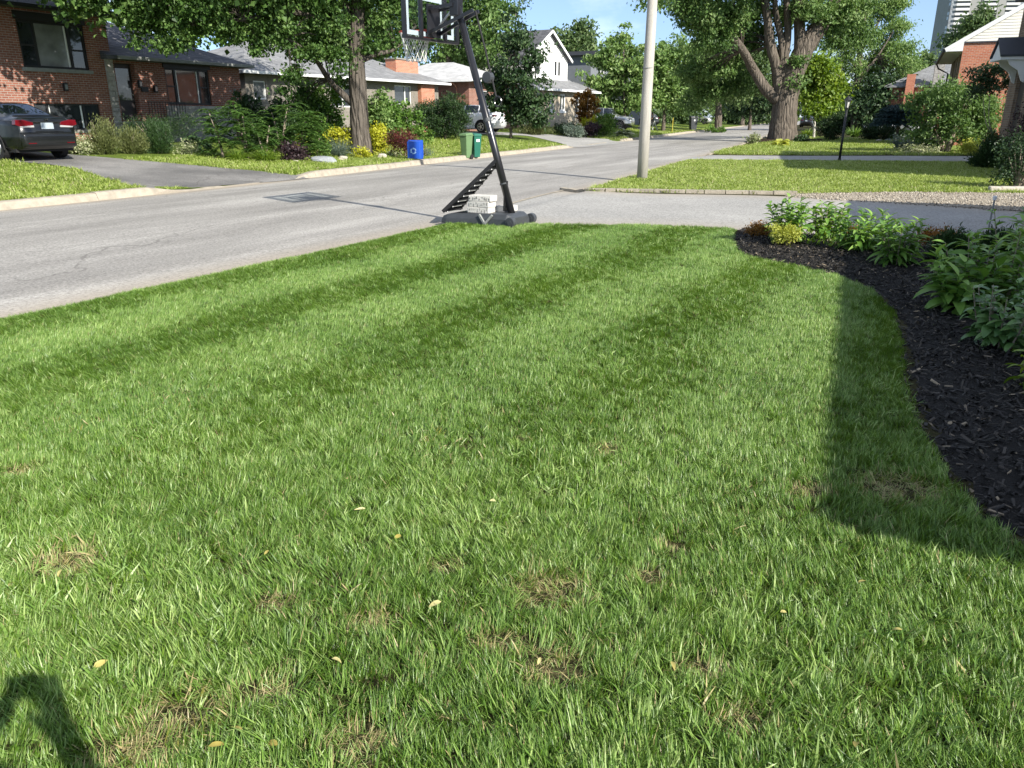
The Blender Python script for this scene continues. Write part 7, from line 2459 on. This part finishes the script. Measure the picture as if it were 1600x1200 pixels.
shrub('spirea_shrub', 'copper orange spirea behind the tip of the bed', 1190, 378, 40, 26, L_ORNG, 1500, 0.03, 0.015, 221, base=(3.15, 9.95, 0.03), clump=0.04)
shrub('spirea_shrub', 'copper orange spirea by the driveway behind the arching plant', 1440, 384, 66, 26, L_ORNG, 2200, 0.03, 0.015, 222, base=(5.1, 9.3, 0.04), clump=0.045)
shrub('spirea_shrub', 'small copper shoots between the first two dark plants', 1322, 362, 22, 16, L_ORNG, 700, 0.03, 0.015, 223, base=(4.35, 10.0, 0.04), clump=0.04)
shrub('creeping_juniper', 'dark green creeping juniper in the shaded bed', 1462, 416, 92, 44, L_YEW, 5200, 0.06, 0.016, 224, 'feather', base=(4.65, 8.1, 0.06))
shrub('creeping_juniper', 'second creeping juniper toward the right edge', 1520, 402, 80, 40, L_YEW, 4200, 0.06, 0.016, 225, 'feather', base=(5.3, 8.4, 0.06))
shrub('dried_flower_clump', 'pale dry looking sprig beside the creeping juniper', 1462, 432, 34, 20, L_VARI, 60, 0.1, 0.008, 226, 'blades', cat='plant', base=(4.1, 7.35, 0.08), stems=0)
shrub('ground_cover', 'tiny pale sprouts at the foot of the arching plant', 1285, 385, 26, 12, L_LIME, 260, 0.05, 0.03, 227, cat='plant', base=(3.75, 9.2, 0.06))

# ------------------------------------------------------------------ leaves fallen on the lawn
M_FALL = leaf_mat('fallen_leaf', (0.32, 0.26, 0.06), (0.48, 0.42, 0.14), (0.55, 0.50, 0.25), 0.2)
fl = leaf_piece(M_FALL)
for k, (px_, py_) in enumerate([(437, 1184), (382, 1163), (1338, 932), (18, 932), (1217, 972), (840, 1056), (572, 808), (617, 856), (415, 884), (1048, 1052), (1405, 1008), (100, 905), (520, 1048), (775, 800), (330, 1192), (1335, 1185), (150, 1060), (950, 712), (545, 760), (690, 960)]):
    p = P(px_, py_)
    o = link('fallen_leaf', fl[k % len(fl)], None)
    o.location = (p.x, p.y, 0.035 + random.uniform(0, 0.02))
    o.rotation_euler = (random.uniform(-.6, .6), random.uniform(-.3, .3), random.uniform(0, 6.28))
    o.scale = (random.uniform(0.026, 0.048), random.uniform(0.009, 0.02), 0.04)
    tag(o, 'small yellowed fallen leaf lying in the near lawn', 'leaf', 'fallen leaves on the lawn')
# ------------------------------------------------------------------ people
M_SKIN = mat('skin', (0.42, 0.25, 0.18), 0.55, 0.06, 6)
M_HAIR = mat('brown_hair', (0.04, 0.025, 0.016), 0.6, 0.2, 20)
M_TEE = mat('grey_tee', (0.22, 0.25, 0.30), 0.9, 0.1, 5)
M_PANTS = mat('pale_trousers', (0.55, 0.55, 0.54), 0.9, 0.08, 5)
M_SHOE = mat('dark_shoe', (0.05, 0.05, 0.055), 0.7, 0.1, 6)
M_JEANS = mat('blue_jeans', (0.06, 0.09, 0.16), 0.9, 0.15, 6)


def skin_body(name, parent, J, E, zone, mats):
    """one continuous body grown over a skeleton; J: joint -> (x, y, z, radius)"""
    keys = list(J)
    me = bpy.data.meshes.new(name)
    me.from_pydata([J[k][:3] for k in keys], [(keys.index(a), keys.index(b)) for a, b in E], [])
    o = bpy.data.objects.new(name, me)
    C.objects.link(o)
    md = o.modifiers.new('skin', 'SKIN')
    md.use_smooth_shade = True
    sv = me.skin_vertices[0].data
    for i, k in enumerate(keys):
        sv[i].radius = (J[k][3], J[k][4] if len(J[k]) > 4 else J[k][3])
        sv[i].use_root = (k == 'pelvis')
    sd_ = o.modifiers.new('sub', 'SUBSURF')
    sd_.levels = sd_.render_levels = 2
    dg = bpy.context.evaluated_depsgraph_get()
    m2 = bpy.data.meshes.new_from_object(o.evaluated_get(dg))
    bpy.data.objects.remove(o)
    for m in mats:
        m2.materials.append(m)
    for p in m2.polygons:
        p.material_index = zone(p.center)
        p.use_smooth = True
    return link(name, m2, None, parent)


def head_bits(t, c, f, s=1.0, hair=M_HAIR):
    """hair cap, nose, eyes and ears on a head centred at c and facing f"""
    f = Vector(f).normalized(); u = Vector((0, 0, 1)); r = f.cross(u).normalized()
    bm = bmesh.new()
    bmesh.ops.create_uvsphere(bm, u_segments=16, v_segments=12, radius=1)
    for v in list(bm.verts):
        if v.co.z < -0.35 or (v.co.y > 0.35 and v.co.z < 0.45):
            bm.verts.remove(v)
    for v in bm.verts:
        q = v.co
        v.co = Vector(c) + (r * q.x * 0.088 + f * (q.y * 0.108 - 0.008) + u * (q.z * 0.118 + 0.03)) * s
    me = bpy.data.meshes.new('hair')
    bm.to_mesh(me); bm.free()
    link('hair', me, hair, t)


def person(name, label, loc, rz, pose, mats, zone, group=None):
    t = thing(name, label, 'person', loc, rz, group)
    J = dict(pelvis=(0, 0, 0.95, 0.15, 0.11), waist=(0, 0.0, 1.10, 0.14, 0.10), chest=(0, 0.01, 1.30, 0.17, 0.11), neck0=(0, 0.0, 1.46, 0.075, 0.07), neck=(0, 0.01, 1.52, 0.055), head0=(0, 0.03, 1.58, 0.075, 0.085), head=(0, 0.03, 1.68, 0.08, 0.095), top=(0, 0.02, 1.76, 0.05, 0.06))
    E = [('pelvis', 'waist'), ('waist', 'chest'), ('chest', 'neck0'), ('neck0', 'neck'), ('neck', 'head0'), ('head0', 'head'), ('head', 'top')]
    for s, sd_ in ((-1, 'l'), (1, 'r')):
        J['hip' + sd_] = (s * 0.10, 0, 0.88, 0.095); J['knee' + sd_] = (s * 0.11, 0.03, 0.49, 0.062); J['calf' + sd_] = (s * 0.112, -0.01, 0.34, 0.058)
        J['ankle' + sd_] = (s * 0.115, -0.02, 0.09, 0.042); J['toe' + sd_] = (s * 0.13, 0.15, 0.035, 0.038)
        J['sho' + sd_] = (s * 0.19, 0, 1.42, 0.072); J['elb' + sd_] = (s * 0.26, -0.03, 1.13, 0.052); J['wri' + sd_] = (s * 0.24, 0.12, 0.92, 0.03); J['palm' + sd_] = (s * 0.235, 0.17, 0.86, 0.034, 0.02)
        E += [('pelvis', 'hip' + sd_), ('hip' + sd_, 'knee' + sd_), ('knee' + sd_, 'calf' + sd_), ('calf' + sd_, 'ankle' + sd_), ('ankle' + sd_, 'toe' + sd_), ('neck0', 'sho' + sd_), ('sho' + sd_, 'elb' + sd_), ('elb' + sd_, 'wri' + sd_), ('wri' + sd_, 'palm' + sd_)]
    for k, v in pose.items():
        J[k] = tuple(v) + J[k][3:]
    for s, sd_ in ((-1, 'l'), (1, 'r')):            # fingers and thumb
        w = Vector(J['wri' + sd_][:3]); p = Vector(J['palm' + sd_][:3])
        d = (p - w).normalized()
        side = d.cross(Vector((0, 0, 1)))
        side = side.normalized() if side.length > 1e-3 else Vector((1, 0, 0))
        dn = side.cross(d)
        for i, (o_, l_) in enumerate(((-0.030, 0.065), (-0.010, 0.078), (0.010, 0.073), (0.030, 0.055))):
            a = p + side * o_ + d * 0.03; b = a + d * l_ * 0.5; c = b + (d * 0.6 - dn * 0.7 * pose_curl) * l_ * 0.6
            for q, (n_, rr) in zip((a, b, c), (('a', .010), ('b', .009), ('c', .0075))):
                J['f%d%s%s' % (i, n_, sd_)] = (*q, rr)
            E += [('palm' + sd_, 'f%da%s' % (i, sd_)), ('f%da%s' % (i, sd_), 'f%db%s' % (i, sd_)), ('f%db%s' % (i, sd_), 'f%dc%s' % (i, sd_))]
        a = w.lerp(p, 0.6) - side * s * 0.04
        J['tha' + sd_] = (*a, 0.012); J['thb' + sd_] = (*(a - side * s * 0.015 + d * 0.04), 0.009)
        E += [('wri' + sd_, 'tha' + sd_), ('tha' + sd_, 'thb' + sd_)]
    body = skin_body('body', t, J, E, zone, mats)
    h = Vector(J['head'][:3])
    fwd = Vector((0, 1, -0.1))
    head_bits(t, h, fwd)
    hz_ = Vector((h.x, h.y, h.z))
    MB().add([hz_ + Vector((-0.012, 0.095, -0.03)), hz_ + Vector((0.012, 0.095, -0.03)), hz_ + Vector((0, 0.122, -0.035)), hz_ + Vector((0, 0.092, 0.015))], [(0, 1, 2), (0, 2, 3), (1, 3, 2), (0, 3, 1)]).build('nose', M_SKIN, t)
    for s in (-1, 1):
        MB().disc(hz_ + Vector((s * 0.03, 0.092, 0.0)), 0.009, (0, 1, 0), 0.01, 8).build('eye', M_BLACK, t)
        MB().disc(hz_ + Vector((s * 0.083, 0.0, -0.01)), 0.026, (1, 0, 0), 0.015, 10).build('ear', M_SKIN, t)
    return t


pose_curl = 0.8


def zone_std(c):
    if c.z > 1.485:
        return 0                                    # skin
    if abs(c.x) > 0.205 and c.z < 1.28 or (c.y > 0.16 and c.z > 0.8):
        return 0
    if c.z > 0.93:
        return 1                                    # shirt
    if c.z > 0.10:
        return 2                                    # trousers
    return 3


def zone_hold(c):
    if c.z > 1.485 and c.y < 0.2:
        return 0
    if c.y > 0.2:
        return 0
    if c.z > 0.93:
        return 1
    return 2 if c.z > 0.10 else 3


# the photographer stands behind the camera, phone held up in both hands
person('person', 'person in grey tee holding up a phone whose shadow falls at the lower left', (0.20, -0.36, 0.0), 0.0,
       dict(elbl=(-0.23, 0.10, 1.20), wril=(-0.13, 0.27, 1.40), palml=(-0.09, 0.305, 1.45), elbr=(0.23, 0.10, 1.20), wrir=(0.07, 0.27, 1.40), palmr=(0.03, 0.305, 1.45)), [M_SKIN, M_TEE, M_JEANS, M_SHOE], zone_hold)
ph_ = thing('phone', 'black phone held up in the hands of the photographer', 'phone', (0.17, -0.012, 1.475))
MB().span((-0.075, -0.009, -0.036), (0.075, 0.0, 0.036)).build('phone_body', M_BLACK, ph_, bevel=0.003)
MB().span((-0.07, -0.011, -0.032), (0.07, -0.0095, 0.032)).build('screen', M_GLASS, ph_)

# someone mowing far up the street
mp_p = P(1022, 205)
mrz = RZ_V - math.pi / 2 + 0.35
person('person', 'person in grey tee and pale trousers mowing beyond the utility pole', mp_p, mrz,
       dict(chest=(0, 0.10, 1.28), neck0=(0, 0.17, 1.42), neck=(0, 0.20, 1.47), head0=(0, 0.24, 1.52), head=(0, 0.26, 1.61), top=(0, 0.26, 1.69), shol=(-0.18, 0.15, 1.38), shor=(0.18, 0.15, 1.38),
            elbl=(-0.24, 0.26, 1.14), wril=(-0.2, 0.48, 1.03), palml=(-0.19, 0.54, 1.01), elbr=(0.24, 0.26, 1.14), wrir=(0.2, 0.48, 1.03), palmr=(0.19, 0.54, 1.01),
            kneel=(-0.10, 0.18, 0.50), calfl=(-0.1, 0.16, 0.34), anklel=(-0.1, 0.15, 0.09), toel=(-0.11, 0.31, 0.035), kneer=(0.10, -0.10, 0.48), calfr=(0.1, -0.2, 0.34), ankler=(0.1, -0.30, 0.12), toer=(0.1, -0.17, 0.035)),
       [M_SKIN, M_TEE, M_PANTS, M_SHOE], zone_std)
mo = thing('lawn_mower', 'small dark push mower ahead of the person beyond the pole', 'lawn mower', mp_p, mrz)
MB().span((-0.26, 1.15, 0.1), (0.26, 1.75, 0.26)).span((-0.13, 1.3, 0.26), (0.13, 1.6, 0.42)).build('deck', M_PLAS, mo, bevel=0.03)
for sx in (-0.28, 0.28):
    for sy in (1.2, 1.68):
        MB().disc((sx, sy, 0.11), 0.11, (1, 0, 0), 0.05, 14).build('wheel', M_RUBBER, mo)
    MB().tube([(sx * 0.8, 1.2, 0.24), (sx * 0.75, 0.58, 0.98)], 0.016, 8).build('handle_rail', M_BLACK, mo)
MB().tube([(-0.22, 0.57, 0.99), (0.22, 0.57, 0.99)], 0.016, 8).build('handle_bar', M_BLACK, mo)
